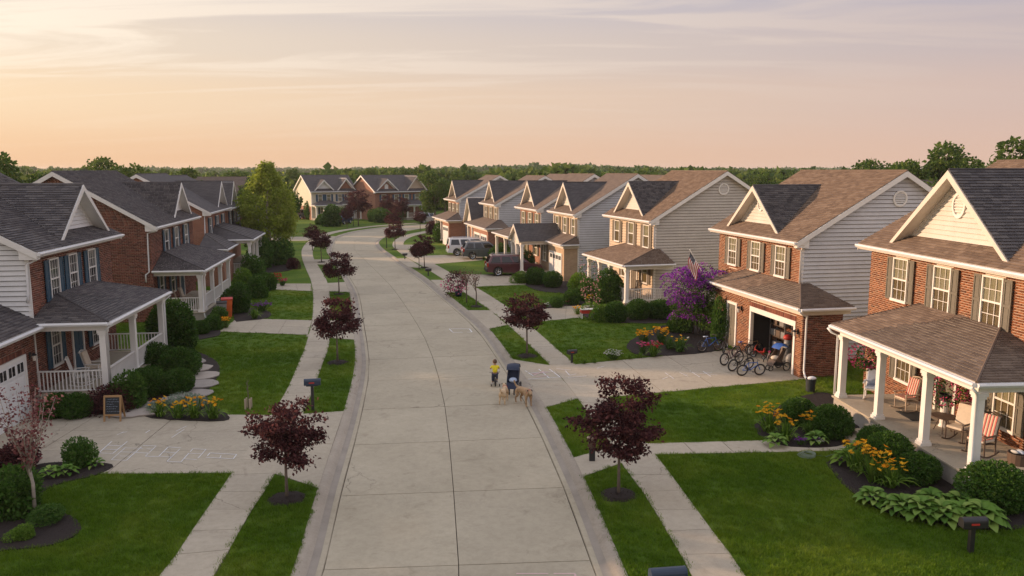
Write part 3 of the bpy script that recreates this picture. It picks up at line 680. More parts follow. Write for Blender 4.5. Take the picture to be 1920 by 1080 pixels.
def body(h, W, D, ze, zr, facade, gable, roofm, detail, gdet, win, holes_f=(), fh0=0, ov=.3, gtop=None, far=True, ifac=0, igab=0, ish=0, fac_brick='brick', gab_brick='brick', trimc='trim', lower_facade=True, vent_near=True, rakem='trim'):
    m = (zr-ze)/(D/2+OV); zw = lambda v: ze+(min(v, D-v)+OV)*m-.15
    h.W, h.D, h.ze, h.zr, h.m = W, D, ze, zr, m
    h.mask(-.0, W, 0, D)
    a = h.mb(); a.prism([(0, 0, -.2), (0, 0, zw(0)), (D/2, 0, zw(D/2)), (D, 0, zw(0)), (D, 0, -.2)], (0, W, 0))
    gb = gable.startswith('brick')
    core = 'mortar' if (facade.startswith('brick') and detail) or (gb and gdet) else ('joint' if gdet else ('brick_far' if gb else gable))  # dark core shows between siding boards as painted lap shade
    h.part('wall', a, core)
    top = [(0, -.2), (0, zw(0)), (D/2, zw(D/2)), (D, zw(0)), (D, -.2)]
    if gable.startswith('brick'):
        if gdet: brick_wall(h, 'v', 0, (0, D, 0, 20), (), top, gable, igab, bl=.235, bh=.074 if gdet == 2 else .064)
        else:
            a = h.mb(); a.prism([(p[0], -.012, p[1]) for p in top], (0, .012, 0)); h.part('gable_wall', a, 'brick_far')
    else:
        if gdet: siding(h, 'v', 0, .0, D, gdet if gdet > 1 else 0, 20, gable, top)
        else:
            a = h.mb(); a.prism([(p[0], -.012, p[1]) for p in top], (0, .012, 0)); h.part('gable_wall', a, gable)
        a = h.mb(); a.box(-.04, .10, -.045, .0, 0, zw(0)-.02); h.part('corner_board', a, 'trim')
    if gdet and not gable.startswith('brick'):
        a = h.mb(); a.prism([(p[0], -.006, p[1]) for p in top], (0, .006, 0)); h.part('lap_shade', a, 'joint')  # dark sheet behind the boards, lap shadow painted into their gaps
    # facade
    zt = zw(0)-.08
    if facade.startswith('brick'):
        if detail:
            brick_wall(h, 'u', 0, (0, W, fh0, zt), list(holes_f)+[(u-wd/2, u+wd/2, z0-.16, z1) for (u, z0, z1, wd) in win], None, facade, ifac)
            for (u, z0, z1, wd) in win: soldier(h, u-wd/2+.01, u+wd/2-.01, -.001, z0-.155, z0-.05, facade)
        else:
            a = h.mb(); a.box(-.012, 0, 0, W, 0, zt); h.part('facade_wall', a, 'brick_far')
    else:
        if detail: siding(h, 'u', 0, 0, W, fh0, zt, facade, None, holes=list(holes_f)+[(u-wd/2, u+wd/2, z0-.04, z1) for (u, z0, z1, wd) in win])
        else:
            a = h.mb(); a.box(-.012, 0, 0, W, 0, zt); h.part('facade_wall', a, facade)
        a = h.mb(); a.box(-.045, .0, -.04, .10, 0, zt); a.box(-.045, 0, W-.10, W+.04, 0, zt); h.part('corner_board', a, trimc)
    # main roof: two slopes
    rf = empty('roof'); rf.parent = h.root; h.roof = rf
    vr = D/2; e0, e1 = -ov, W+ov
    roof_face(h, [(e0, -OV, ze), (e1, -OV, ze), (e1, vr, zr), (e0, vr, zr)], roofm, detail, rf, 0 if not ish else ish, deck=trimc)
    roof_face(h, [(e0, D+OV, ze), (e1, D+OV, ze), (e1, vr, zr), (e0, vr, zr)], roofm, 0, rf, deck=trimc)
    a = h.mb(); a.tube([(vr, e0-.01, zr-.0), (vr, e1+.01, zr-.0)], .05, 6); h.part('ridge_cap', a, roofm if detail else ('roof_far_tan' if 'tan' in roofm else 'roof_far'), rf)
    # rake boards, near and far
    L_ = sqrt((vr+OV)**2+(zr-ze)**2)
    for ue, sg in ((e0, -1), (e1, 1)):
        for (va, vb) in ((-OV, vr), (D+OV, vr)):
            a = h.mb(); a.prism([(va, ue, ze-.02), (vb, ue, zr-.02), (vb, ue, zr-.28), (va, ue, ze-.26)], (0, sg*.03, 0)); h.part('rake_board', a, rakem, rf)
    # cornice return at the near eave
    for va, sg in ((-OV, 1), (D+OV, -1)):
        a = h.mb(); a.prism([(va, e0+.01, ze-.02), (va+sg*.62, e0+.01, ze+.62*m-.05), (va+sg*.62, e0+.01, ze-.28), (va, e0+.01, ze-.28)], (0, ov-.04, 0)); h.part('cornice_return', a, 'trim', rf)
    # frieze, fascia, gutter on the street side
    a = h.mb(); a.box(-.05, 0, 0, W, zt, zw(0)+.05); h.part('frieze', a, trimc)
    a = h.mb(); a.box(-OV, -.05, e0, e1, ze-.19, ze-.15); h.part('soffit', a, trimc)
    a = h.mb(); a.box(-OV-.02, -OV, e0, e1, ze-.20, ze-.02); h.part('fascia', a, trimc)
    gutter(h, e0, e1, -OV-.02, ze-.02, 'metal_white')
def cross_gable(h, uc, hw, zp, mat='gable_cream', roofm='shingle', detail=1, vf=-.12, vp=.42, ish=0, ventr=None, trimc='trim_cream', sidemat=True, brickface=False):
    """steep street gable standing on the main slope"""
    m = h.m; zb = lambda v: h.ze+(v+OV)*m; m2 = (zp-zb(vf))/hw; vb = (zp-h.ze)/m-OV
    cg = empty('cross_gable'); cg.parent = h.root
    for sg in (-1, 1):
        A = (uc, vf, zp); B = (uc, vb, zp); C = (uc+sg*hw, vf, zb(vf))
        # ridge edge is the horizontal one: run the courses parallel to it
        roof_face(h, [C, (C[0], C[1]+.001, C[2]), (B[0], B[1], B[2]), A] if False else [A, B, C], roofm, 0, cg, th=.13, deck=trimc) if not detail else roof_tri(h, A, B, C, roofm, cg, ish, trimc)
        # rake board
        a = h.mb(); d = .21; a.prism([(vf, uc, zp-.02), (vf, uc+sg*hw, zb(vf)-.02), (vf, uc+sg*(hw-.20), zb(vf)-.03), (vf, uc, zp-.02-d*sqrt(1+m2*m2))], (-.035, 0, 0)); h.part('rake_board', a, trimc, cg)
        s2 = .17*sqrt(1+m2*m2)
        a = h.mb(); a.prism([(vp, uc, zp-s2), (vp, uc+sg*(hw-(vp-vf)*m/m2-.17), zb(vp)+.0), (vp, uc+sg*(hw-(vp-vf)*m/m2-.40), zb(vp)+.0), (vp, uc, zp-s2-.16*sqrt(1+m2*m2))], (-.05, 0, 0)); h.part('frieze_board', a, trimc, cg)
    zb1 = zb(vp); hw1 = (zp-.14*sqrt(1+m2*m2)-zb1)/m2
    tp = [(uc-hw1, zb1-.05), (uc+hw1, zb1-.05), (uc, zb1+hw1*m2)]
    a = h.mb(); a.prism([(vp, p[0], p[1]) for p in tp], (.1, 0, 0)); h.part('pediment', a, mat if not brickface else 'brick_far', cg)
    if not brickface: siding(h, 'u', vp, uc-hw1, uc+hw1, zb1, 20, mat, tp, ex=.17 if detail else .25, parent=cg)
    if ventr: vent(h, 'u', vp, uc, zb1+hw1*m2*.55, ventr, ry=ventr*1.25)
    a = h.mb(); a.tube([(vf, uc, zp), (vb, uc, zp)], .05, 6); h.part('ridge_cap', a, roofm if detail else 'roof_far', cg)
    return cg
def roof_tri(h, A, B, C, mat, parent, ish, deck):
    """A front top, B back top (ridge), C low front corner: courses run parallel to the ridge"""
    P = [np.array((h.s*p[1], p[0], p[2]), float) for p in (A, B, C)]; e = P[1]-P[0]; e /= np.linalg.norm(e)
    n_ = np.cross(e, P[2]-P[0]); n_ /= np.linalg.norm(n_)
    if n_[2] < 0: n_ = -n_
    up = np.cross(n_, e); up = up if up[2] > 0 else -up
    # shift origin to C level: build with a tiny horizontal eave at C
    Cq = np.array(P[2]); eps = e*.002
    pts = [Cq, Cq+eps, P[1], P[0]]
    back = [(p[1], p[0]*h.s, p[2]) for p in pts]
    return roof_face(h, back, mat, 1, parent, ish, th=.13, deck=deck)
def porch(h, u0, u1, d, zf, ze, zt, roofm='shingle', detail=1, cols=(), side_cols=(), o=.35, ut=None, vb=0, hipn=True, hipf=True, ish=0, floor=True, trimc='trim', pieces=True, slabmat='walk', v0f=None, back=0):
    """hipped porch roof on columns; vb: how far the near end wraps back past the facade line"""
    ue0, ue1, ve = u0-o, u1+o, -d-o; run = d+o
    ut0 = ut[0] if ut else (ue0+run*.75 if hipn else ue0); ut1 = ut[1] if ut else (ue1-run*.75 if hipf else ue1)
    pr = empty('porch_roof'); pr.parent = h.root
    roof_face(h, [(ue0, ve, ze), (ue1, ve, ze), (ut1, 0, zt), (ut0, 0, zt)], roofm, detail, pr, ish, deck=trimc)
    if hipn:
        if vb > 0:
            roof_face(h, [(ue0, ve, ze), (ue0, vb, ze), (ut0, max(vb-.35, .05), zt), (ut0, 0, zt)], roofm, detail, pr, 0, deck=trimc)
            roof_face(h, [(ue0, vb, ze), (0, vb, ze), (0, vb-.3, zt), (ut0, vb-.3, zt)], roofm, 0, pr, 0, deck=trimc)
        else: roof_face(h, [(ue0, ve, ze), (ue0, 0, ze), (ut0, 0, zt)], roofm, detail, pr, 0, deck=trimc)
    if hipf: roof_face(h, [(ue1, ve, ze), (ue1, 0, ze), (ut1, 0, zt)], roofm, detail, pr, 0, deck=trimc)
    # hip caps
    for (ua, ub) in (((ue0, ut0),) if hipn else ())+(((ue1, ut1),) if hipf else ()):
        a = h.mb(); a.tube([(ve, ua, ze+.01), (0, ub, zt+.01)], .045, 6); h.part('hip_cap', a, roofm if detail else 'roof_far', pr)
    gutter(h, ue0, ue1, ve, ze-.02, parent=pr); gutter(h, ve, vb, ue0, ze-.02, parent=pr, plane='v')
    if hipf:
        a = h.mb(); a.box(ve, 0, ue1, ue1+.11, ze-.14, ze-.02); h.part('gutter', a, 'metal_white', pr)
    a = h.mb(); a.box(-d-.12, -d+.12, u0-.12, u1+.12, ze-.36, ze-.12); a.box(-d+.12, vb, u0-.12, u0+.12, ze-.36, ze-.12); a.box(-d+.12, 0, u1-.12, u1+.12, ze-.36, ze-.12)
    h.part('porch_beam', a, trimc)
    a = h.mb(); a.box(-d-o+.01, vb-.01, ue0+.01, ue1-.01, ze-.125, ze-.105); h.part('porch_ceiling', a, trimc)
    if floor:
        a = h.mb(); a.box(-d-.18, vb+back, u0-.18, u1+.18, 0, zf-.06); h.part('porch_base', a, 'concrete_face')
        a = h.mb(); a.box(-d-.24, vb+back, u0-.24, u1+.24, zf-.06, zf); h.part('porch_floor', a, slabmat)
        h.mask(u0-.24, u1+.24, -d-.24, vb+back)
    for c in cols: column(h, c, -d, zf, ze-.36)
    for (u, v) in side_cols: column(h, u, v, zf, ze-.36)
def door(h, u, v, zf, mat='shutter_brown', wd=.95, ht=2.1):
    o = empty('front_door', (h.s*v, u, zf)); o.parent = h.root
    a = h.mb(); a.box(-.035, 0, -wd/2, wd/2, 0, ht)
    for (y0, y1) in ((.15, .9), (1.05, 1.95)):
        for sg in (-1, 1): a.box(-.048, -.034, sg*wd*.23-.15, sg*wd*.23+.15, y0, y1)
    h.part('door_leaf', a, mat, o); a = h.mb(); a.ball((-.08, wd/2-.1, 1.0), .035); h.part('handle', a, 'steel', o)
    a = h.mb(); a.box(-.07, 0, -wd/2-.12, -wd/2, 0, ht+.12); a.box(-.07, 0, wd/2, wd/2+.12, 0, ht+.12); a.box(-.068, 0, -wd/2, wd/2, ht, ht+.12); h.part('door_frame', a, 'trim', o)
def light_fixture(h, u, v, z):
    o = empty('wall_lantern', (h.s*v, u, z)); o.parent = h.root
    a = h.mb(); a.box(-.03, 0, -.05, .05, -.12, .12); a.tube([(-.02, 0, .05), (-.14, 0, .12), (-.16, 0, .06)], .012, 6); a.lathe([(.02, .10), (.10, .03), (.10, .01)], (-.16, 0, .0), 8); h.part('bracket', a, 'black_metal', o)
    a = h.mb(); a.lathe([(.001, -.20), (.05, -.19), (.075, .0), (.001, .01)], (-.16, 0, .0), 8); h.part('lamp_glass', a, 'trim_cream', o)

# ---------------- right row, nearest first
def W4(us, z0, z1, wd=.9): return [(u, z0, z1, wd) for u in us]
r1 = House(1, (15.4, 22.6), 4.5, None, 'nearest brick house on the right with cream gable, round vent and white-columned porch', 'two-storey houses lining the street')
w1 = W4((2.35, 4.95, 7.55), 4.05, 5.68, 1.0)
g1 = [(1.35, 1.05, 2.8, 1.0), (6.9, 1.05, 2.8, 1.0)]
body(r1, 9.8, 10.5, 6.02, 9.35, 'brick', 'siding_grey', 'shingle_tan', 1, 1, w1+g1, holes_f=[(3.75, 4.9, .6, 2.85)], trimc='trim_cream', ifac=220, ish=0)
for (u, a_, b_, wd) in w1: window(r1, u, -.028, a_, b_, wd, shutter='shutter_grey', lower='glass_screen')
for (u, a_, b_, wd) in g1: window(r1, u, -.028, a_, b_, wd, shutter='shutter_grey', lower='glass_screen')
door(r1, 4.33, -.0, .6, 'shutter_grey')
cross_gable(r1, 5.0, 3.35, 9.0, ish=300, ventr=.36)
porch(r1, -1.0, 6.6, 2.6, .6, 3.3, 4.15, 'shingle_tan', 1, cols=(-1.0, 1.35, 4.0, 6.6), ut=(1.9, 6.2), ish=300)
light_fixture(r1, 5.3, -.03, 2.3)
downspout(r1, [(7.05, -3.05, 3.15), (6.95, -2.95, 3.0), (6.8, -2.76, 2.9), (6.8, -2.76, .65)])
downspout(r1, [(-1.3, -3.05, 3.15), (-1.25, -2.85, 2.98), (-1.14, -2.76, 2.85), (-1.14, -2.76, .75), (-1.3, -2.9, .45), (-1.3, -2.9, .15)])
# steps to the porch
for i, (zz, vv) in enumerate(((.45, -3.15), (.30, -3.55), (.15, -3.95))):
    a = r1.mb(); a.box(vv, vv+.44, 2.1, 3.9, 0, zz); r1.part('step', a, 'walk')
r2 = House(1, (13.45, 36.95), 11.3, None, 'brick house with an open garage full of bicycles, grey siding on its side', 'two-storey houses lining the street')
w2 = W4((1.75, 4.2, 6.75), 3.85, 5.35, .95)
body(r2, 8.5, 10, 5.72, 8.95, 'brick', 'siding_grey', 'shingle_tan', 1, 1, w2, trimc='trim_cream', ifac=100)
for (u, a_, b_, wd) in w2: window(r2, u, -.028, a_, b_, wd, shutter='shutter_grey', lower='glass_screen')
cross_gable(r2, 4.7, 2.75, 8.2, ventr=.28)
vent(r2, 'v', 0, 4.9, 7.65, .38)
downspout(r2, [(-.12, -.50, 5.6), (-.1, -.35, 5.42), (-.07, -.08, 5.3), (-.07, -.08, 3.75)])
# garage block of r2 : u -2.7..5.7, v -1.45..0.45
GU0, GU1, GV = -2.75, 5.75, -1.45; DO = (-2.1, 1.75)
a = r2.mb()
a.box(GV, .45, GU0, GU0+.15, 0, 3.0); a.box(GV, GV+.12, GU0+.15, DO[0], 0, 3.0); a.box(GV, GV+.12, DO[1], GU1, 0, 3.0); a.box(GV, GV+.12, DO[0], DO[1], 2.25, 3.0)
a.box(GV+.12, 0, DO[1]+.5, DO[1]+.6, 0, 3.0); a.box(GV+.12, 0, GU1-.12, GU1, 0, 3.0); r2.part('garage_wall', a, 'mortar')
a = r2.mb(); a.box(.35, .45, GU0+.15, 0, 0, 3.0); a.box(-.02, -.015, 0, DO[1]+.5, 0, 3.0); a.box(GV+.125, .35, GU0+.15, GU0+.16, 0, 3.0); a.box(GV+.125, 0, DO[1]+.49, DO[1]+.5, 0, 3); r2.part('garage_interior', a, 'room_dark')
r2.mask(GU0, GU1, GV, .45)
brick_wall(r2, 'u', GV, (GU0, GU1, 0, 2.95), [(DO[0]-.14, DO[1]+.14, 0, 2.65), (3.2, 4.3, 0, 2.32)], None, 'brick', 100)
soldier(r2, DO[0]-.14, DO[1]+.14, GV, 2.43, 2.64, 'brick_dark')
brick_wall(r2, 'v', GU0, (GV, .45, 0, 2.95), (), None, 'brick_dark', 0)
a = r2.mb(); a.box(GV-.05, GV, DO[0]-.14, DO[0], 0, 2.42); a.box(GV-.05, GV, DO[1], DO[1]+.14, 0, 2.42); a.box(GV-.05, GV+.02, DO[0], DO[1], 2.18, 2.42); r2.part('garage_door_frame', a, 'trim')
a = r2.mb(); a.box(GV+.13, -.1, DO[0], DO[1], 2.26, 2.30); r2.part('raised_garage_door', a, 'garage_white')
door(r2, 3.75, GV+.0, 0.05, 'shutter_grey', .85, 2.15)
porch(r2, GU0, GU1, 1.45, 0, 3.15, 3.75, 'shingle_tan', 1, (), o=.38, ut=(-.02, 5.2), vb=.75, floor=False, trimc='trim_cream', ish=150)
light_fixture(r2, -2.45, GV-.03, 2.0); light_fixture(r2, 2.75, GV-.03, 2.15)
downspout(r2, [(-3.15, -1.86, 3.0), (-2.95, -1.6, 2.85), (-2.9, -1.35, 2.75), (-2.83, -1.33, 2.6), (-2.83, -1.33, .35), (-3.05, -1.4, .15), (-3.3, -1.45, .06)])
r3 = House(1, (9.5, 53.2), 14.9, None, 'cream and tan-sided house with wide hipped porch, behind the purple flowering vine', 'two-storey houses lining the street')
w3 = W4((1.2, 3.75, 6.35), 3.75, 5.3, .95)
g3 = [(1.3, 1.3, 2.7, .95), (4.9, 1.3, 2.7, .95)]
body(r3, 7.85, 10.1, 5.65, 8.9, 'siding_sand', 'siding_tan', 'shingle_tan', 1, 1, w3+g3, trimc='trim_cream')
for (u, a_, b_, wd) in w3+g3: window(r3, u, -.03, a_, b_, wd, shutter='shutter_brown', detail=1, lower='glass_screen')
cross_gable(r3, 4.3, 2.7, 8.15, ventr=.24); vent(r3, 'v', 0, 4.95, 7.7, .40)
door(r3, 3.1, -.03, .45, 'shutter_brown')
porch(r3, -1.3, 5.6, 2.5, .45, 2.95, 3.75, 'shingle_tan', 1, cols=(-1.3, 1.5, 3.5, 5.6), ut=(-.02, 4.6), vb=.75, side_cols=())
railing(r3, [(-1.3, -2.5), (-1.3, 0)], .45); railing(r3, [(-1.3, -2.5), (1.5, -2.5)], .45)
downspout(r3, [(-.15, -.5, 5.5), (-.1, -.3, 5.35), (-.07, -.08, 5.25), (-.07, -.08, 3.9)])
a = r3.mb(); a.box(-.036, 0, .1, 7.7, .45, 2.7); 
r4 = House(1, (5.35, 64.6), 15.2, None, 'grey-sided house with small gabled entry porch and white garage door', 'two-storey houses lining the street')
w4 = W4((1.0, 3.1, 5.2), 3.7, 5.05, .8)
body(r4, 6.3, 10, 5.45, 8.65, 'siding_sand', 'siding_grey', 'shingle_tan', 0, 1, w4, trimc='trim_cream')
for (u, a_, b_, wd) in w4: window(r4, u, -.012, a_, b_, wd, shutter='shutter_brown', detail=1)
cross_gable(r4, 3.5, 2.3, 7.95, detail=0); vent(r4, 'v', 0, 5, 7.4, .35)
downspout(r4, [(-.1, -.4, 5.35), (-.07, -.08, 5.2), (-.07, -.08, 3.3)])
# brick garage front of r4 and its pent roof
a = r4.mb(); a.box(-1.2, 0, -.02, 6.2, 0, 3.0); r4.part('garage_wall', a, 'brick_tan'); r4.mask(-.1, 6.2, -4, 0)
garage_door(r4, .6, 3.6, -1.2, 0, 2.1)
porch(r4, -.02, 3.6, 1.2, 0, 3.05, 3.7, 'shingle_tan', 0, (), o=.3, ut=(.0, 3.9), floor=False, hipf=False, trimc='trim_cream')
# gabled entry porch of r4: ridge runs out from the wall
def gable_porch(h, u0, u1, d, zf, ze, zp, roofm):
    uc = (u0+u1)/2; ve = -d-.3; pr = empty('porch_roof'); pr.parent = h.root
    for sg, ue in ((-1, u0-.3), (1, u1+.3)): roof_face(h, [(ue, ve, ze), (ue, 0, ze), (uc, 0, zp), (uc, ve, zp)], roofm, 0, pr, deck='trim_cream')
    a = h.mb(); a.prism([(-d-.05, u0-.1, ze-.05), (-d-.05, u1+.1, ze-.05), (-d-.05, uc, zp-.2)], (.08, 0, 0)); h.part('pediment', a, 'gable_cream', pr)
    for sg, ue in ((-1, u0-.3), (1, u1+.3)):
        a = h.mb(); a.prism([(ve, ue, ze-.02), (ve, uc, zp-.02), (ve, uc, zp-.26), (ve, ue, ze-.24)], (-.04, 0, 0)); h.part('rake_board', a, 'trim_cream', pr)
    a = h.mb(); a.box(-d-.1, -d+.1, u0-.1, u1+.1, ze-.30, ze-.05); a.box(-d+.1, 0, u0-.1, u0+.1, ze-.30, ze-.05); a.box(-d+.1, 0, u1-.1, u1+.1, ze-.30, ze-.05); h.part('porch_beam', a, 'trim_cream', pr)
    a = h.mb(); a.box(-d-.2, 0, u0-.2, u1+.2, 0, zf); h.part('porch_floor', a, 'walk'); h.mask(u0-.2, u1+.2, -d-.2, 0)
    for u in (u0, uc, u1): column(h, u, -d, zf, ze-.30)
gable_porch(r4, 4.0, 7.0, 3.6, .4, 3.0, 4.4, 'shingle')
window(r4, 5.0, -1.205, 1.2, 2.6, .9, shutter='shutter_brown', detail=1); door(r4, 6.0-.4, -1.2, .4, 'shutter_brown') if False else None
r5 = House(1, (2.6, 72.2), 15.5, None, 'brick-fronted house with grey side, hipped porch on three white columns', 'two-storey houses lining the street')
w5 = W4((1.0, 3.2, 5.4), 3.7, 5.05, .85)
body(r5, 6.6, 10, 5.45, 8.6, 'brick', 'siding_grey', 'shingle_tan', 0, 1, w5+[(1.4, 1.2, 2.6, 1.0)], trimc='trim_cream')
for (u, a_, b_, wd) in w5+[(1.4, 1.2, 2.6, 1.0), (4.6, 1.2, 2.6, 1.0)]: window(r5, u, -.012, a_, b_, wd, shutter='shutter_grey', detail=1)
cross_gable(r5, 3.9, 2.3, 7.95, detail=0)
porch(r5, .3, 6.6, 2.4, .4, 3.0, 3.8, 'shingle_tan', 0, cols=(.3, 3.4, 6.6), ut=(1.6, 5.6), trimc='trim_cream')
r6 = House(1, (-1.4, 83.6), 16, None, 'grey-sided house with twin white garage doors behind the white van', 'two-storey houses lining the street')
w6 = W4((.9, 3.0, 5.1), 3.7, 5.05, .85)
body(r6, 6.2, 10, 5.4, 8.35, 'siding_sand', 'siding_grey', 'shingle_tan', 0, 1, w6, trimc='trim_cream')
for (u, a_, b_, wd) in w6: window(r6, u, -.012, a_, b_, wd, shutter='shutter_brown', detail=1)
cross_gable(r6, 3.4, 2.2, 7.8, detail=0)
a = r6.mb(); a.box(-1.6, .5, -1.8, 6.2, 0, 3.0); r6.part('garage_wall', a, 'brick_far'); r6.mask(-1.8, 6.2, -1.6, 0)
garage_door(r6, -1.3, 1.1, -1.6, 0, 2.2); garage_door(r6, 1.7, 4.1, -1.6, 0, 2.2)
porch(r6, -1.8, 7.0, 1.6, .0, 3.1, 3.8, 'shingle_tan', 0, cols=(5.0, 7.0), o=.35, ut=(0, 6.0), vb=.6, floor=False, trimc='trim_cream')
r7 = House(1, (-6.3, 96), 17, None, 'farthest house of the right row, narrow brick front beside a small gabled wing', 'two-storey houses lining the street')
w7 = W4((.9, 2.9, 4.9), 3.6, 4.95, .85)
body(r7, 6.0, 10, 5.4, 8.3, 'brick', 'siding_grey', 'shingle_tan', 0, 1, w7, trimc='trim_cream')
for (u, a_, b_, wd) in w7: window(r7, u, -.012, a_, b_, wd, shutter='shutter_brown', detail=1)
cross_gable(r7, 3.2, 2.2, 7.7, detail=0)
a = r7.mb(); a.box(-1.5, .5, -1.0, 2.6, 0, 3.0); r7.part('garage_wall', a, 'brick_far'); garage_door(r7, -.6, 2.2, -1.5, 0, 2.2); r7.mask(-1, 6, -2, 0)
porch(r7, -1.0, 6.6, 1.5, .35, 3.1, 3.9, 'shingle_tan', 0, cols=(3.3, 5.0, 6.6), o=.35, ut=(.4, 5.4), trimc='trim_cream', floor=False)
# small steep wing with dark roof between r6 and r7
wg = House(1, (-4.2, 90.2), 16.5, 'house_wing', 'low wing with steep dark roof and skylight between two grey-sided houses')
wg.root['category'] = 'house wing'
a = wg.mb(); a.box(0, 6, 0, 3.6, 0, 3.2); wg.part('wall', a, 'brick_far'); wg.mask(0, 3.6, 0, 6)
for sg, ue in ((-1, -.3), (1, 3.9)): roof_face(wg, [(ue, -.4, 3.1), (ue, 6, 3.1), (1.8, 6, 5.9), (1.8, -.4, 5.9)], 'shingle', 0, deck='trim_cream', name='roof')
a = wg.mb(); a.prism([(-.05, 0, 3.1), (-.05, 3.6, 3.1), (-.05, 1.8, 5.7)], (.06, 0, 0)); wg.part('pediment', a, 'gable_cream')
for ue in (-.3, 3.9):
    a = wg.mb(); a.prism([(-.41, ue, 3.08), (-.41, 1.8, 5.88), (-.41, 1.8, 5.6), (-.41, ue, 2.85)], (-.04, 0, 0)); wg.part('rake_board', a, 'trim_cream')
a = wg.mb(); a.prism([(2.2, .35, 3.96), (3.3, .35, 3.96), (3.3, 1.05, 5.05), (2.2, 1.05, 5.05)], (0, -.09, .06)); wg.part('skylight', a, 'car_glass')

# ---------------- left row
l1 = House(-1, (-17.9, 29.4), 7.2, None, 'nearest left house, dark brick with blue shutters, white siding side and railed porch', 'two-storey houses lining the street')
wl = W4((1.95, 3.75, 5.75), 3.95, 5.55, .85)
gl = [(1.6, 1.35, 2.95, .85), (5.6, 1.35, 2.95, .85)]
body(l1, 8.2, 10, 6.0, 8.95, 'brick_dark', 'siding_white', 'shingle', 1, 3.2, wl+gl, holes_f=[(3.2, 4.3, .6, 2.85)], ifac=120, ish=150)
for (u, a_, b_, wd) in wl+gl: window(l1, u, -.028, a_, b_, wd, shutter='shutter_blue', curtain='blind', lower='glass_dark')
door(l1, 3.75, 0, .6, 'shutter_blue')
cross_gable(l1, 5.3, 2.65, 8.38, mat='gable_white', trimc='trim', ish=150)
porch(l1, -.05, 7.0, 2.45, .6, 3.38, 4.15, 'shingle', 1, cols=(-.05, 3.2, 7.0), ut=(2.0, 5.6), ish=150)
railing(l1, [(-.05, -2.45), (-.05, 0)], .6); railing(l1, [(-.05, -2.45), (3.2, -2.45)], .6); railing(l1, [(3.2, -2.45), (7.0, -2.45)], .6); railing(l1, [(7.0, -2.45), (7.0, 0)], .6)
downspout(l1, [(-.12, -.5, 5.85), (-.1, -.32, 5.7), (-.1, -.02, 5.55), (-.1, .05, 4.4), (-.1, .1, 4.1)])
downspout(l1, [(7.3, -2.85, 3.2), (7.2, -2.62, 3.0), (7.1, -2.6, 2.9), (7.1, -2.6, .7)])
downspout(l1, [(-.35, -2.8, 3.2), (-.25, -2.65, 3.05), (-.08, -2.6, 2.95), (-.08, -2.6, .7)])
# single-storey garage on the near side of l1
a = l1.mb(); a.box(.02, 7, -7.5, -.05, 0, 3.15); l1.part('garage_wall', a, 'mortar'); l1.mask(-7.5, 0, 0, 7)
brick_wall(l1, 'u', .02, (-7.5, -.05, 0, 3.05), [(-6.15, -.85, 0, 2.58)], None, 'brick_dark', 80)
soldier(l1, -6.15, -.85, .02, 2.36, 2.57, 'brick_dark')
garage_door(l1, -6.0, -1.0, .02, 0, 2.2)
roof_face(l1, [(-7.9, -.4, 3.3), (0, -.4, 3.3), (0, 3.6, 5.3), (-7.9, 3.6, 5.3)], 'shingle', 1, None, 150, name='garage_roof')
gutter(l1, -7.9, -.35, -.42, 3.27)
a = l1.mb(); a.box(-.40, .0, -7.9, -.4, 3.08, 3.12); l1.part('soffit', a, 'trim')
light_fixture(l1, -.55, -.01, 2.2)
l2 = House(-1, (-21.3, 47.0), 8.9, None, 'second left house, all dark brick with a big blank brick side wall and grey shutters', 'two-storey houses lining the street')
wl2 = W4((3.3, 5.7, 8.3), 3.8, 5.3, .9); gl2 = [(1.6, 1.2, 2.7, .9), (4.2, 1.2, 2.7, .9)]
body(l2, 10.6, 9.9, 5.7, 8.9, 'brick_dark', 'brick_dark', 'shingle', 1, 2, wl2+gl2, ifac=0, igab=0)
for (u, a_, b_, wd) in wl2+gl2: window(l2, u, -.028, a_, b_, wd, shutter='shutter_blue', curtain='blind', lower='glass_dark', detail=1)
door(l2, 6.5, -.03, .5, 'shutter_blue')
cross_gable(l2, 7.6, 2.4, 8.15, mat='gable_white', trimc='trim')
porch(l2, .3, 9.0, 2.6, .5, 3.08, 4.0, 'shingle', 1, cols=(.3, 1.1, 3.6, 6.2, 9.0), ut=(2.4, 8.0))
railing(l2, [(.3, -2.6), (.3, 0)], .5); railing(l2, [(1.1, -2.6), (9.0, -2.6)], .5)
downspout(l2, [(-.12, -.5, 5.55), (-.1, -.3, 5.4), (-.08, .1, 5.3), (-.08, .15, 3.0), (-.1, .35, 2.85), (-.1, .35, 2.4)])
downspout(l2, [(0.05, -3.0, 2.95), (.1, -2.8, 2.8), (.15, -2.75, 2.7), (.15, -2.75, .5), (-.1, -2.9, .1)])
l3 = House(-1, (-24.7, 64.6), 10, None, 'third left house, dark brick with two stepped porch roofs and narrow white gable', 'two-storey houses lining the street')
wl3 = W4((1.6, 4.6, 7.4), 3.75, 5.1, .85)
body(l3, 9.0, 9.9, 5.6, 8.65, 'brick_dark', 'brick_dark', 'shingle', 0, 0, wl3)
for (u, a_, b_, wd) in wl3: window(l3, u, -.012, a_, b_, wd, shutter='shutter_blue', curtain='blind', lower='glass_dark', detail=1)
cross_gable(l3, 7.2, 2.3, 8.0, mat='gable_white', trimc='trim', detail=0)
downspout(l3, [(-.1, -.4, 5.5), (-.08, .05, 5.3), (-.08, .1, 3.6), (-.08, -.3, 3.4)])
porch(l3, 1.4, 8.0, 3.1, .4, 3.3, 4.3, 'shingle', 0, cols=(1.4, 3.6, 5.8, 8.0), ut=(3.4, 7.4))
a = l3.mb(); a.box(-1.8, 0, -3.2, 1.0, 0, 2.9); l3.part('garage_wall', a, 'brick_far'); l3.mask(-3.2, 1, -1.8, 0)
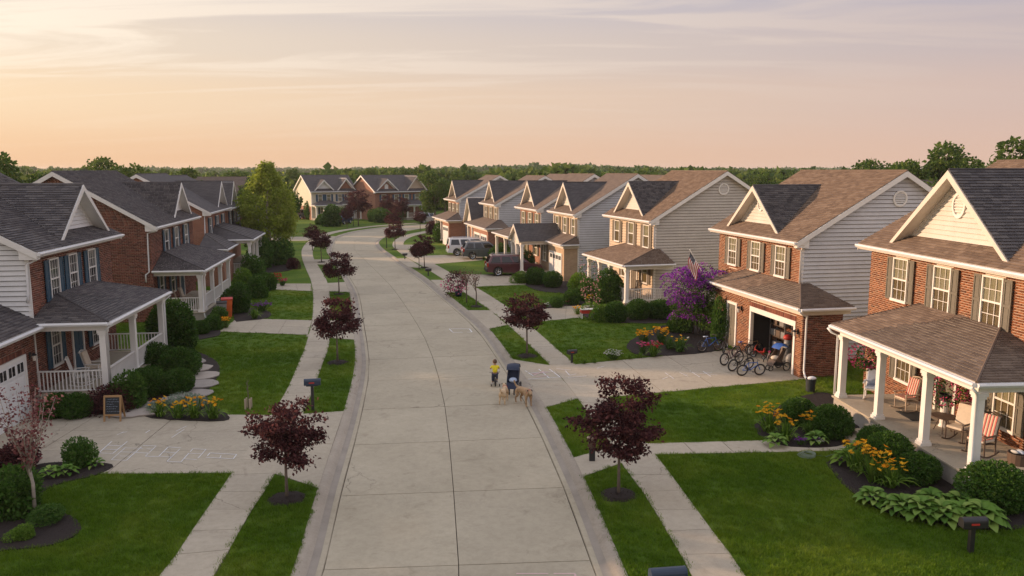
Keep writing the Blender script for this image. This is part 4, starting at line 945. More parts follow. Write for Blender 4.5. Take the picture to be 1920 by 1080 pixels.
porch(l3, -3.2, 1.0, 1.8, .0, 2.95, 3.9, 'shingle', 0, (), ut=(-.5, 1.3), floor=False, hipf=False)
railing(l3, [(1.4, -3.1), (1.4, 0)], .4); railing(l3, [(3.6, -3.1), (8.0, -3.1)], .4)
l4 = House(-1, (-26.5, 74.6), 10, None, 'farthest left-row house, brick with small white gable, beside the tall birch', 'two-storey houses lining the street')
wl4 = W4((1.3, 3.6, 5.9), 3.75, 5.1, .85)
body(l4, 7.0, 9.9, 5.5, 8.45, 'brick_dark', 'brick_dark', 'shingle', 0, 0, wl4)
for (u, a_, b_, wd) in wl4: window(l4, u, -.012, a_, b_, wd, shutter='shutter_blue', curtain='blind', lower='glass_dark', detail=1)
cross_gable(l4, 3.8, 2.0, 7.9, mat='gable_white', trimc='trim', detail=0)
porch(l4, .5, 6.0, 2.6, .4, 3.1, 4.0, 'shingle', 0, cols=(.5, 3.2, 6.0), ut=(2.2, 5.0)); railing(l4, [(.5, -2.6), (6.0, -2.6)], .4)

# ---------------- houses facing the camera beyond the bend
f1 = House(-1, (-35.9, 144), -58, None, 'cream-sided house beyond the bend with white gable and two small porches', 'houses beyond the bend')
wf1 = W4((1.6, 3.2, 5.3, 7.0), 3.3, 4.6, .8)
body(f1, 8.4, 9.5, 5.1, 8.0, 'siding_cream', 'siding_cream', 'shingle', 0, 0, wf1)
for (u, a_, b_, wd) in wf1+[(2.0, 1.1, 2.4, .9)]: window(f1, u, -.012, a_, b_, wd, shutter='shutter_blue', detail=0)
a = f1.mb(); a.box(-.05, 9.5, -.03, -.012, 0, 2.4); f1.part('brick_base', a, 'brick_far')
cross_gable(f1, 2.4, 1.9, 7.2, mat='gable_white', trimc='trim', detail=0); cross_gable(f1, 6.6, 1.8, 7.5, mat='brick_far', trimc='trim', detail=0, brickface=True)
porch(f1, .2, 4.6, 2.0, .4, 2.75, 3.5, 'shingle', 0, cols=(.2, 1.6, 3.1, 4.6), vb=0)
porch(f1, 5.2, 8.6, 1.6, .1, 2.85, 3.6, 'shingle', 0, cols=(5.2, 8.6)); garage_door(f1, 5.8, 8.0, -.03, 0, 2.2)
f2 = House(-1, (-24.3, 143), -52, None, 'red brick house beyond the bend with arched gable window and blue shutters', 'houses beyond the bend')
wf2 = W4((1.7, 4.3, 6.4, 8.6), 3.3, 4.6, .95)
body(f2, 10.6, 9.5, 5.1, 8.0, 'brick', 'brick', 'shingle', 0, 0, wf2)
for (u, a_, b_, wd) in wf2+[(1.6, .9, 2.2, 1.0)]: window(f2, u, -.012, a_, b_, wd, shutter='shutter_blue', detail=0)
cross_gable(f2, 2.5, 2.3, 7.4, mat='brick_far', trimc='trim', detail=0, brickface=True); cross_gable(f2, 8.6, 2.2, 7.9, mat='siding_sand', trimc='trim_cream', detail=0)
a = f2.mb(); a.prism([(.40, 2.15, 5.5), (.40, 2.85, 5.5), (.40, 2.85, 6.2), (.40, 2.5, 6.5), (.40, 2.15, 6.2)], (-.05, 0, 0)); f2.part('gable_window', a, 'trim')
porch(f2, 5.4, 9.8, 2.0, .4, 2.75, 3.6, 'shingle', 0, cols=(5.4, 6.8, 8.3, 9.8)); railing(f2, [(5.4, -2), (9.8, -2)], .4, sp=.2)
# house roofs seen only above others
def roofhouse(o, t, W, D, ze, zr, label, mat='shingle', wall='brick', gab='siding_grey', s=1):
    q = House(s, o, t, None, label, 'houses behind the street'); body(q, W, D, ze, zr, wall, gab, mat, 0, 0, ()); return q
roofhouse((-31.0, 47), 9, 14, 10, 5.6, 8.75, 'dark roofed house behind the nearest left houses', 'shingle', s=-1)
roofhouse((-47, 62), 9, 13, 10, 5.5, 8.7, 'dark hip-shaped roof left of the second house, at the frame edge', 'shingle', s=-1)
roofhouse((-37, 76), 10, 13, 10, 5.3, 8.6, 'grey roof showing between the birch and the left houses', 'shingle', s=-1)
roofhouse((33, 70), -60, 12, 9, 5.0, 7.9, 'brown roof peeping over between the two brick houses', 'shingle_tan')
roofhouse((15, 98), 15, 12, 9, 5.2, 8.3, 'tan roof behind the middle of the right row', 'shingle_tan')
roofhouse((5, 120), 15, 12, 9, 5.2, 8.3, 'tan roof behind the far end of the right row', 'shingle_tan')
roofhouse((-46, 118), -60, 11, 9, 5, 7.9, 'small pink-brick house half hidden behind the birch', 'shingle_tan', s=-1)
roofhouse((40, 88), -70, 11, 9, 5, 7.9, 'brown roof beyond the grey gable of the garage house', 'shingle_tan')
# ================================================ vegetation
def unit(n):
    v = rng.normal(size=(n, 3)); return v/np.linalg.norm(v, axis=1)[:, None]
def leaves(P, size, out=None, droop=.0, aspect=.55, fold=.25, bias=.5, dirs=None):
    """diamond leaves folded along the midrib. P (n,3); out: outward direction to face"""
    n = len(P); size = np.broadcast_to(size, (n,))[:, None]
    d = unit(n) if dirs is None else dirs+unit(n)*.35
    if out is not None: d = d*(1-bias)+out*bias
    d[:, 2] -= droop; d /= np.linalg.norm(d, axis=1)[:, None]
    r = unit(n); s = np.cross(d, r); s /= np.linalg.norm(s, axis=1)[:, None]+1e-9; nn = np.cross(s, d)
    V = np.stack([P, P+d*size*.5+s*size*aspect*.5+nn*size*fold*.5, P+d*size, P+d*size*.5-s*size*aspect*.5+nn*size*fold*.5], 1)
    return V
def leafmesh(name, V, mat):
    n = len(V); b = np.arange(n)[:, None]*4
    F = np.concatenate([b+np.array([[0, 1, 2]]), b+np.array([[0, 2, 3]])]); F = F.reshape(2, n, 3).transpose(1, 0, 2).reshape(-1, 3)
    return npmesh(name, V.reshape(-1, 3), F, M[mat])
def shellpts(n, r, lump=.16, k=7, zmin=-1, inner=.72):
    u = unit(n); u = u[u[:, 2] > zmin]; f = np.ones(len(u)); C = unit(k)
    for c in C: f += lump*np.maximum(0, (u@c-.55))*1.6
    f *= rng.uniform(inner, 1.02, len(u))**.6
    return u*f[:, None]*np.array(r), u
# ---- mulch beds
def bed(pts, label=None, z=.035, world=False):
    q = np.array([p if world else G(*p) for p in pts]); P = resample(np.array(list(catmull(list(map(tuple, q))+[tuple(q[0])], 5))), .25)
    P = P+rng.normal(size=P.shape)*.015; MASK.append(P)
    o = polymesh('mulch', [tuple(p) for p in P[:-1]], z, M['mulch'], kind='stuff', thick=z+.05)
    # loose chips
    lo, hi = P.min(0), P.max(0); n = int((hi-lo).prod()*(260 if q[:, 1].mean() < 30 else 60)); C = rng.uniform(lo, hi, (n, 2)); C = C[inside(P, C)]
    V = leaves(np.c_[C, np.full(len(C), z+.006)], rng.uniform(.03, .075, len(C)), np.array([[1., 0, 0]]), bias=0, aspect=.3, fold=.1)
    V[:, :, 2] = z+.004+np.abs(V[:, :, 2]-z)*.35
    link('mulch_chips', leafmesh('mulch_chips', V, 'mulch_chip'), o)['kind'] = 'stuff'
    return o
def inside(poly, pts):
    x, y = pts[:, 0], pts[:, 1]; r = np.zeros(len(pts), bool); j = len(poly)-1
    for i in range(len(poly)):
        xi, yi, xj, yj = *poly[i], *poly[j]
        if yi != yj:
            c = ((yi > y) != (yj > y)) & (x < (xj-xi)*(y-yi)/(yj-yi)+xi); r ^= c
        j = i
    return r
def ring(x, y, r=.45):
    n = 26; a = np.arange(n)*2*pi/n; rr = r*(1+rng.normal(size=n)*.05); P = np.c_[x+cos_(a)*rr, y+sin_(a)*rr]; MASK.append(P)
    V = [(p[0], p[1], .0) for p in P]+[(x+(p[0]-x)*.7, y+(p[1]-y)*.7, .06) for p in P]+[(x, y, .09)]
    F = [(i, (i+1) % n, (i+1) % n+n, i+n) for i in range(n)]+[(i+n, (i+1) % n+n, 2*n) for i in range(n)]
    me = bpy.data.meshes.new('mulch'); me.from_pydata(V, [], F); me.materials.append(M['mulch']); o = link('mulch', me); o['kind'] = 'stuff'
    m = 260; t = rng.uniform(0, 2*pi, m); q = r*np.sqrt(rng.uniform(0, 1.15, m)); C = np.c_[x+np.cos(t)*q, y+np.sin(t)*q, .03+.06*(1-q/r).clip(0)]
    link('mulch_chips', leafmesh('mulch_chips', leaves(C, rng.uniform(.03, .08, m), None, aspect=.3, fold=.1), 'mulch_chip'), o)['kind'] = 'stuff'
cos_, sin_ = np.cos, np.sin
# ---- street trees
def branches(H, cr, base, n=9, trunk_r=.045, spread=.8, lean=0, seed=0, twist=.1, fine=3):
    rd = random.Random(seed); mb = MB(); tips = []
    top = H*.80; pts = [(0, 0, 0), (lean*.3, 0, base*.5), (lean*.5+rd.uniform(-.03, .03), rd.uniform(-.03, .03), base), (lean, rd.uniform(-.08, .08), (base+top)/2), (lean+rd.uniform(-.1, .1), 0, top)]
    mb.tube(pts, [trunk_r*1.35, trunk_r, trunk_r*.9, trunk_r*.5, trunk_r*.15], 8)
    for i in range(n):
        f = (i+.5)/n; z0 = base*.92+(top-base)*f*.85; a = i*2.4+rd.uniform(-.4, .4); Lb = cr*(1-.45*f)*rd.uniform(.75, 1.05)
        x0 = lean*(z0/top); p0 = (x0, 0, z0); dz = Lb*spread*rd.uniform(.35, .9)
        p1 = (x0+cos(a)*Lb*.5, sin(a)*Lb*.5, z0+dz*.45); p2 = (x0+cos(a)*Lb, sin(a)*Lb, z0+dz)
        mb.tube([p0, p1, p2], [trunk_r*.5, trunk_r*.3, trunk_r*.1], 5); tips += [p1, p2]
        for k in range(fine):
            b = a+rd.uniform(-1, 1); q = (p1[0]+cos(b)*Lb*.4, p1[1]+sin(b)*Lb*.4, p1[2]+rd.uniform(0, .4)*Lb); mb.tube([p1, q], [trunk_r*.22, trunk_r*.07], 4); tips.append(q)
    return mb, tips
def maple_proto(H, cr, base, seed, nleaf=5200, size=.105, mat='leaf_purple', clump=.26, nc=75, flatten=.62, bark='bark'):
    global rng
    mb, tips = branches(H, cr, base, 11, .04, .8, 0, seed); r = np.random.default_rng(seed)
    tips = np.array(tips); c0 = np.array([0, 0, base+(H-base)*.42])
    # clump centres: branch tips plus random points in an uneven crown
    u = r.normal(size=(nc, 3)); u /= np.linalg.norm(u, axis=1)[:, None]; q = u*np.array([cr, cr, (H-base)*.52])*r.uniform(.45, 1.0, (nc, 1))**.5; q[:, 2] += (H+base)/2
    q[:, :2] *= (1-.35*np.clip((q[:, 2]-base)/(H-base)-.55, 0, 1))[:, None]
    C = np.r_[tips, q]; C = C[C[:, 2] > base*.95]; w = r.uniform(.4, 1.3, len(C)); w /= w.sum(); idx = r.choice(len(C), nleaf, p=w)
    off = r.normal(size=(nleaf, 3))*clump*.5*np.array([1, 1, flatten]); P = C[idx]+off
    o = P-c0; o /= np.linalg.norm(o, axis=1)[:, None]+1e-6; o[:, 2] *= .3
    V = leaves(P, r.uniform(.7, 1.25, nleaf)*size, o, droop=.25, aspect=.6, bias=.45)
    return mb.mesh('trunk', M[bark], True), leafmesh('crown', V, mat)
def tree(name, x, y, protos, label, group=None, rz=0, sc=1, cat='tree', z=0):
    o = empty(name, (x, y, z), rz, label, cat, group); o.scale = (sc,)*3 if not isinstance(sc, tuple) else sc
    link('trunk', protos[0], o); link('crown', protos[1], o); return o
mp_near = [maple_proto(2.95, .92, 1.12, 11, 6200, .105, nc=34, clump=.24, flatten=.5), maple_proto(3.45, 1.1, 1.2, 12, 7400, .108, nc=38, clump=.26, flatten=.5)]
mp_far = [maple_proto(3.1, .95, 1.35, 13, 3800, .13, nc=40, flatten=.5), maple_proto(3.1, 1.05, 1.2, 14, 3800, .13, nc=36, flatten=.5)]
PT = 'young purple-leaved trees in the grass verges'
for ((px, py), _0, pr, sc, lb) in (((538, 935), 0, mp_near[0], 1.0, 'small purple-leaved tree nearest the camera, left verge in front of the hopscotch driveway'),
    ((1160, 928), 0, mp_near[1], 1.0, 'largest purple-leaved tree, in the right verge beside the front walk'),
    ((633, 680), 0, mp_far[1], 1.03, 'purple-leaved tree in the left verge beyond the blue mailbox'),
    ((988, 668), 0, mp_far[0], 1.0, 'round purple-leaved tree in the right verge ahead of the boy'),
    ((636, 552), 0, mp_far[1], 1.02, 'purple-leaved tree in the left verge beside the second driveway'),
    ((603, 492), 0, mp_far[0], 1.03, 'purple-leaved tree in the left verge near the tall birch'),
    ((741, 468), 0, mp_far[1], 1.1, 'purple-leaved tree inside the bend of the street'),
    ((796, 502), 0, mp_far[1], 1.0, 'broad purple-leaved tree in the right verge before the white van')):
    x, y = G(px, py); to = tree('purple_leaf_tree', x, y, pr, lb, PT, random.uniform(0, 6), (sc*random.uniform(.92, 1.1), sc*random.uniform(.92, 1.1), sc)); to.rotation_euler.x = random.uniform(-.03, .03); to.rotation_euler.y = random.uniform(-.03, .03)
    ring(x, y, .52 if y < 40 else .4)
for i, (px, py, sc, lb) in enumerate(((586, 470, .95, 'purple-leaved tree just behind another where the left walk bends'), (738, 440, 1.2, 'rusty purple tree behind the one inside the bend'), (786, 505, .8, 'slim purple tree left of the broad one before the white van'),
    (672, 424, 1.9, 'large dark purple tree in front of the cream-sided house'), (651, 428, 1.1, 'small dark tree on the lawn before the cream-sided house'), (754, 416, 1.4, 'dark purple tree before the red brick house'), (788, 433, 1.0, 'dark purple shrub-like tree at the far end of the street'),
    (726, 415, 1.5, 'dark tree between the two houses beyond the bend'))):
    x, y = G(px, py); tree('purple_leaf_tree', x, y, mp_far[i % 2], lb, PT, i*1.3, (sc*random.uniform(.85, 1.15), sc*random.uniform(.85, 1.15), sc))
# sparse pinkish tree at the lower left
def sparse_proto(H, seed, mat='leaf_pink', n=1500, rad=.5):
    rd = random.Random(seed); mb = MB(); mb.tube([(0, 0, 0), (.02, 0, .9), (-.05, 0, 1.4), (-.1, .02, 1.9)], [.05, .042, .035, .02], 8); C = []
    for i in range(12):
        a = rd.uniform(0, 6.28); z0 = rd.uniform(1.1, 1.7); L_ = rd.uniform(.8, 1) * (H-z0); sp_ = rd.uniform(.2, rad)
        p0 = (-.06, 0, z0); p1 = (cos(a)*sp_*.8, sin(a)*sp_*.8, z0+L_*.45); p2 = (cos(a)*sp_*1.3, sin(a)*sp_*1.3, z0+L_*rd.uniform(.7, 1)); mb.tube([p0, p1, p2], [.018, .012, .004], 5)
        for t in np.linspace(.15, 1, 16):
            b0, b1 = (p0, p1) if t < .5 else (p1, p2); s = t*2 if t < .5 else t*2-1; C.append([b0[k]+(b1[k]-b0[k])*s for k in range(3)])
    C = np.array(C); r = np.random.default_rng(seed); P = C[r.integers(0, len(C), n)]+r.normal(size=(n, 3))*.075
    return mb.mesh('trunk', M['bark_pale' if H > 3 else 'bark'], True), leafmesh('crown', leaves(P, r.uniform(.05, .11, n), None, droop=.1, aspect=.7), mat)
sp1 = sparse_proto(3.9, 5, 'leaf_pink', 1050, .7); x, y = G(66, 968)
tree('ornamental_tree', x, y, sp1, 'thin pale-trunked tree with sparse pinkish leaves in the near left mulch bed', cat='tree')
# staked saplings on the right verge
sp2 = sparse_proto(2.6, 8, 'leaf_purple', 220, .5)
for (px, py, lb) in ((875, 568, 'nearly bare sapling on a pale stake in the right verge'), (893, 575, 'thin sapling on a dark pole beside the bare sapling')):
    x, y = G(px, py); tree('sapling', x, y, sp2, lb, None, px, .95)
ring(*G(893, 575), .42)
# ---- birch
def birch():
    r = np.random.default_rng(3); H = 9.9; mb = MB()
    mb.tube([(0, 0, 0), (.1, 0, 2), (-.1, .1, 5), (.1, 0, 7.5), (.05, 0, 9.3)], [.2, .16, .12, .06, .02], 8); mb.tube([(0, 0, .1), (-.6, .2, 2.2), (-1.1, .3, 4.6), (-1.3, .3, 6.5)], [.13, .1, .06, .02], 7); mb.tube([(0, 0, .2), (.6, -.2, 2.4), (1.0, -.3, 5)], [.11, .08, .02], 6)
    P = []
    for i in range(330):
        z = r.uniform(.12, 1)**.8; zc = 1.2+8.3*z; w = 2.75*min(1, (1-z)*2.1+.16)*min(1, .55+z*1.6); a = r.uniform(0, 2*pi); d = w*sqrt(r.uniform(.25, 1)); c = np.array([d*cos(a), d*sin(a), zc+r.uniform(0, .5)])
        mb.tube([(c[0]*.2, c[1]*.2, max(1.2, c[2]-1.0)), tuple(c)], [.02, .006], 4) if i % 4 == 0 else None
        m = 62; L_ = r.uniform(.6, 1.7); t = r.uniform(0, 1, m); q = c+np.c_[r.normal(size=m)*.17, r.normal(size=m)*.17, -t*L_]; q[:, 2] = q[:, 2].clip(.35); P.append(q)
    P = np.concatenate(P); V = leaves(P, r.uniform(.16, .30, len(P)), None, droop=.9, aspect=.6)
    return mb.mesh('trunk', M['bark_pale'], True), leafmesh('crown', V, 'leaf_birch')
x, y = G(506, 492); tree('birch_tree', x, y, birch(), 'tall drooping yellow-green birch standing beyond the left houses')
# ---- big trees behind
def big_proto(R_, H, seed, n=3600, size=.42, mat='leaf_tree', lobes=14):
    r = np.random.default_rng(seed); mb = MB(); mb.tube([(0, 0, 0), (.1, 0, H*.3), (0, .1, H*.6)], [.3, .22, .1], 7)
    C = []
    for i in range(lobes):
        a = r.uniform(0, 2*pi); z = r.uniform(.38, .95); w = R_*.72*sin(pi*min(.95, max(.1, z-.18)))**.7*r.uniform(.35, 1); C.append((w*cos(a), w*sin(a), H*z-.5, R_*r.uniform(.28, .46))); mb.tube([(0, 0, H*.4), (w*cos(a), w*sin(a), H*z-.5)], [.1, .03], 5)
    C = np.array(C); idx = r.integers(0, len(C), n); u = r.normal(size=(n, 3)); u /= np.linalg.norm(u, axis=1)[:, None]; P = C[idx, :3]+u*C[idx, 3:4]*r.uniform(.6, 1.05, (n, 1))*np.array([1, 1, .8])
    return mb.mesh('trunk', M['bark'], True), leafmesh('crown', leaves(P, r.uniform(.6, 1.3, n)*size, u, aspect=.8, bias=.3, fold=.4), mat)
bp = [big_proto(3.4, 9.5, 21), big_proto(4.0, 11.5, 22, 4600), big_proto(3.0, 8.0, 23, 3000, mat='leaf_bush'), big_proto(4.5, 10.5, 24, 4600, mat='leaf_birch' if False else 'leaf_tree')]
TB = 'leafy trees beyond the houses'
bt = [  # px of crown centre, distance, proto, scale, label
 (30, 64, 1, .88, 'rounded tree behind the roofs at the left frame edge'), (35, 52, 2, .93, 'small bright tree before the left edge tree'), (-60, 66, 0, 1, 'tree outside the left edge of the roofs'),
 (255, 95, 1, .82, 'green tree rising behind the second left house roof'), (220, 100, 0, .85, 'smaller tree left of the one behind the second left house'),
 (465, 120, 0, .85, 'tree left of the birch behind the last left house'), (440, 135, 1, .75, 'tree in the gap left of the birch'),
 (560, 175, 1, .78, 'tree behind the left end of the cream-sided house'), (655, 185, 0, 1.0, 'tree between the two houses beyond the bend, left'), (690, 190, 1, .8, 'tree between the two houses beyond the bend, right'), (630, 182, 2, 1.1, 'low tree behind the cream-sided house'),
 (815, 128, 1, .74, 'dark green tree beside the far red brick house'), (835, 140, 3, .78, 'broad tree behind the far end of the right row'), (800, 160, 0, .95, 'tree behind the gable of the far red brick house'), (770, 180, 1, .8, 'tree behind the far red brick house roof'), (860, 150, 0, .9, 'tree behind the farthest right house'),
 (1740, 88, 1, 1.01, 'tallest tree behind the two brick houses on the right'), (1700, 92, 0, 1.07, 'tree left of the tallest one on the right'), (1775, 90, 3, 1.03, 'tree right of the tallest one on the right'), (1660, 96, 0, 1.04, 'rounded tree behind the grey gable ridge'), (1605, 100, 1, .87, 'small round tree above the garage house ridge'), (1635, 106, 0, 1.0, 'low tree between round trees on the right'),
 (1810, 96, 1, .90, 'tree in the gap above the nearest right gable'), (1840, 100, 0, 1.06, 'tree just left of the nearest house ridge'), (1900, 74, 1, 1.03, 'tree rising behind the nearest right house ridge'), (1720, 70, 3, .80, 'bright tree filling the gap between the two right brick houses'), (1755, 72, 2, 1.0, 'small bright tree in the gap between right houses'), (1950, 80, 3, 1, 'tree outside the right edge'),
 (1270, 150, 0, .85, 'tree behind the tan house ridge'), (1430, 140, 1, .70, 'tree above the purple vine house gap'), (1465, 130, 2, .95, 'low tree by the small brown roof'), (1400, 160, 0, .85, 'tree behind the tan gable'),
 (500, 100, 2, .9, 'bushy tree just behind the birch'), (535, 112, 2, .9, 'bushy tree right of the birch')]
for i, (px, d, k, sc, lb) in enumerate(bt):
    tree('leafy_tree', (px-960)/1500*d, d, bp[k], lb, TB, i*1.7, sc)
# unseen trees added behind the left row to keep low sun off the street
for i, (x, y, k, sc) in enumerate(((-33, 40, 0, 1.0), (-35.5, 44.5, 1, .76), (-34, 33, 0, 1.08), (-38, 60, 0, .9), (-36, 65, 1, .75), (-44, 100, 0, .9), (-34, 25, 0, 1.1), (-36, 19, 1, .95), (-45, 112, 0, 1), (-52, 105, 1, .9))):
    tree('leafy_tree', x, y, bp[k], ('low ','tall ','broad ','dense ','loose ','narrow ','round ','spreading ','leaning ','dark ')[i]+'unseen tree added behind the left houses to shade the street', 'unseen trees added for shade behind the left houses', i*2.1, sc)
# ---- far woods: one mass
def woods(name, n, dmin, dmax, seed, cards, hfun, amax=40, mat='leaf_tree'):
    r = np.random.default_rng(seed); d = dmin*(dmax/dmin)**(r.uniform(0, 1, n)); a = np.radians(r.uniform(-amax, amax, n)); X, Y = d*np.sin(a), d*np.cos(a)
    Rr = r.uniform(3.2, 5.5, n)*np.clip(d/420, 1, 2.4); Ht = hfun(X, Y, d)+r.uniform(-1.8, 1.4, n)+1.6*(r.uniform(0, 1, n) > .93)
    idx = np.repeat(np.arange(n), cards); m = len(idx); u = r.normal(size=(m, 3)); u /= np.linalg.norm(u, axis=1)[:, None]; u[:, 2] = np.abs(u[:, 2])*1.0
    rad = Rr[idx]*r.uniform(.75, 1.05, m); vert = (Ht*.55)[idx]
    P = np.c_[X[idx]+u[:, 0]*rad, Y[idx]+u[:, 1]*rad, (Ht[idx]-vert)+u[:, 2]*vert*r.uniform(.8, 1.0, m)]
    V = leaves(P, Rr[idx]*r.uniform(.28, .55, m), u, aspect=.9, bias=.3, fold=.5)
    return tag(link(name, leafmesh(name, V, mat)), kind='stuff')
hf = lambda X, Y, d: 6.3+1.5*np.clip((d-400)/900, 0, 1)+2.8*np.exp(-((np.degrees(np.arctan2(X, Y))-2)/7.5)**2)*np.clip((d-300)/300, 0, 1)+1.0*np.sin(X*.012+1)*np.clip(d/700, 0, 1)+.8*np.sin(X*.05+d*.01)*np.clip(d/400, 0, 1.5)+.6*np.sin(X*.11)
woods('woodland', 900, 175, 420, 41, 150, hf); woods('woodland', 1500, 400, 2400, 42, 90, hf, mat='leaf_bush')
# ---- shrubs
def shrub_proto(r, n, size, mat, seed, lump=.14, zmin=-.75, core='leaf_dark'):
    global rng
    keep = rng; rng = np.random.default_rng(seed); P, u = shellpts(n, r, lump, 9, zmin, .70); P[:, 2] += r[2]*.82
    V = leaves(P, rng.uniform(.7, 1.3, len(P))*size, u, aspect=.6, bias=.55)
    u2 = unit(700); P2 = u2*np.array(r)*.74; P2[:, 2] += r[2]*.82; V = np.concatenate([V, leaves(P2, np.full(700, max(r)*.34), np.roll(u2, 1, 1), aspect=1.1, bias=.3)]); rng = keep
    V[:, :, 2] = V[:, :, 2].clip(.01); return leafmesh('foliage', V, mat)
sb = {'box': [shrub_proto((.62, .62, .55), 4200, .075, 'leaf_box', 51), shrub_proto((.62, .62, .52), 4200, .075, 'leaf_box', 52)],
      'bush': [shrub_proto((.6, .6, .6), 2200, .13, 'leaf_bush', 53, .3)], 'lime': [shrub_proto((.6, .6, .5), 2200, .11, 'leaf_lime', 54, .3)],
      'purple': [shrub_proto((.6, .6, .5), 2000, .09, 'leaf_purple', 55, .35)], 'tall': [shrub_proto((.85, .85, 1.15), 5200, .14, 'leaf_box', 56, .3)], 'grey': [shrub_proto((.6, .6, .35), 1600, .09, 'leaf_grey', 57, .3)],
      'dark': [shrub_proto((.6, .6, .6), 1800, .10, 'leaf_bush', 58, .3)]}
def shrub(kind, px, py, wpx, label, hs=1.0, group=None, k=0, at=None, rz=None, cat='shrub'):
    x, y = at if at else G(px, py); Z = y*.989+1.3
    s = (wpx/1500*Z if at is None else wpx)/1.3/(1.35 if kind == 'tall' else 1)
    o = link('shrub', sb[kind][k % len(sb[kind])], None, (x, y+s*.4 if at is None else y, 0), (0, 0, rz if rz is not None else random.uniform(0, 6)), (s, s, s*hs))
    return tag(o, label, cat, group)
SG = 'clipped round shrubs in the beds'
for a in (('box', 97, 780, 58, 'round clipped shrub left of a pair under the near left porch railing'), ('box', 138, 780, 54, 'round clipped shrub right of a pair under the near left porch railing'),
    ('box', 268, 742, 66, 'dark round shrub at the front left of the hedge group by the stone path'), ('box', 325, 735, 60, 'round shrub at the front right of the hedge group by the stone path'), ('box', 328, 705, 66, 'lighter round shrub in the middle of the hedge group'), ('box', 280, 700, 70, 'low shrub behind the hedge group against the porch', ), ('box', 348, 690, 45, 'shrub at the far right end of the hedge group'),
    ('box', 1505, 795, 68, 'round shrub at the porch of the near right house, farther of a pair', .95), ('box', 1566, 818, 72, 'round shrub beside the porch steps of the near right house', .98),
    ('box', 1648, 850, 62, 'small round shrub just right of the porch steps', 1), ('box', 1676, 885, 86, 'large round shrub in the middle of the near right bed', 1), ('box', 1727, 905, 84, 'wide round shrub below the porch post', .85), ('box', 1890, 960, 120, 'big round shrub at the right frame edge by the porch', .85)):
    shrub(a[0], a[1], a[2]+6, a[3], a[4], a[5] if len(a) > 5 else 1, SG, int(a[1]) % 2)
shrub('tall', 322, 664, 78, 'tall leafy bush at the far corner of the near left porch', .92)
shrub('purple', 200, 778, 70, 'low purple-leaved bush behind the chalkboard sign', .9); shrub('bush', 236, 770, 55, 'green bush at the near left porch corner', 1.2)
shrub('dark', 140, 880, 56, 'small round bronze-green bush at the edge of the near left driveway', 1.0); shrub('purple', 20, 890, 70, 'maroon bush at the left frame edge'); shrub('bush', 12, 975, 88, 'leafy green shrub mass at the lower left corner', 1.0); shrub('lime', 35, 1015, 40, 'tiny lime shrub at the foot of the pale-trunked tree', .7); shrub('dark', 78, 985, 60, 'low dark groundcover shrub round the pale trunk', .5)
shrub('box', 372, 628, 30, 'shrub in the bed before the second left porch', 1); shrub('bush', 398, 620, 28, 'bright bush beside the bins of the second left house'); shrub('tall', 440, 588, 42, 'big dark bush hiding the second left porch end', .95); shrub('bush', 408, 606, 28, 'bushy plant left of the big dark bush', 1)
shrub('bush', 480, 560, 34, 'spreading green shrub by the third left driveway', 1.2); shrub('lime', 455, 545, 36, 'lime shrub by the third left porch', 1.3); shrub('bush', 500, 545, 30, 'loose shrub before the third left driveway', 1); shrub('purple', 548, 505, 22, 'dark shrub on the far left lawn', 1.2); shrub('dark', 520, 498, 50, 'dark shrub mass under the birch', 1.0); shrub('dark', 485, 505, 46, 'dark shrub left of the birch foot', 1.3); shrub('dark', 470, 525, 40, 'shrub behind the third left porch railing', 1.2)
for a in (('lime', 1130, 605, 34, 'leafy lime shrub left of the round shrub at the tan house', 1.1), ('box', 1157, 606, 42, 'round light green shrub before the porch post of the tan house', 1.1), ('box', 1200, 600, 44, 'dark round shrub right of the tan house porch post'), ('box', 1240, 600, 50, 'wide dark shrub at the right of the tan house bed', .85), ('box', 1004, 535, 38, 'round clipped shrub left of a pair by the maroon car'), ('box', 1036, 540, 36, 'round clipped shrub right of a pair by the maroon car'), ('lime', 976, 532, 26, 'small loose shrub right behind the maroon car'), ('bush', 985, 515, 34, 'leafy shrub between the maroon car and the round pair', 1.2),
    ('lime', 1085, 550, 36, 'yellow-green bush at the corner of the grey-sided house', 1.2), ('dark', 1045, 578, 22, 'small dark shrub in the border of the third right driveway'), ('bush', 1072, 572, 30, 'border shrub by the third right driveway', .9), ('bush', 1100, 565, 34, 'leafy shrub at the tan house porch foot', 1.2), ('tall', 1142, 575, 46, 'tall dark climbing bush at the tan house porch', 1.05), ('bush', 1275, 625, 40, 'light bush under the purple vine', .9), ('bush', 1290, 600, 44, 'shrub behind the purple vine'),
    ('bush', 925, 510, 22, 'small shrub behind the maroon car bonnet'), ('bush', 860, 458, 46, 'wide green shrub beyond the white van', .8), ('bush', 828, 455, 30, 'shrub by the far right porch', 1.2), ('purple', 812, 440, 24, 'reddish shrub at the far right garden', 1.3), ('bush', 905, 470, 30, 'shrub by the twin garage house'), ('bush', 940, 490, 34, 'low shrub before the brick-fronted porch', .9), ('bush', 960, 495, 24, 'shrub at the foot of the gabled porch'),
    ('bush', 620, 425, 34, 'round shrub before the cream-sided house', 1.1), ('lime', 603, 422, 26, 'yellowish shrub before the cream-sided house', .9), ('dark', 582, 412, 24, 'dark shrub at the left corner of the cream-sided house', 1.6), ('bush', 640, 418, 26, 'shrub right of the cream-sided house porch'), ('dark', 700, 416, 24, 'shrub left of the red brick house'), ('dark', 745, 412, 26, 'shrub before the red brick house window'), ('dark', 770, 408, 16, 'clipped shrub at the far white porch', 1.3), ('dark', 715, 418, 40, 'low shrub row before the red brick house', .7)):
    shrub(*a[:5], hs=a[5] if len(a) > 5 else 1.0, group=SG if a[0] == 'box' else None)
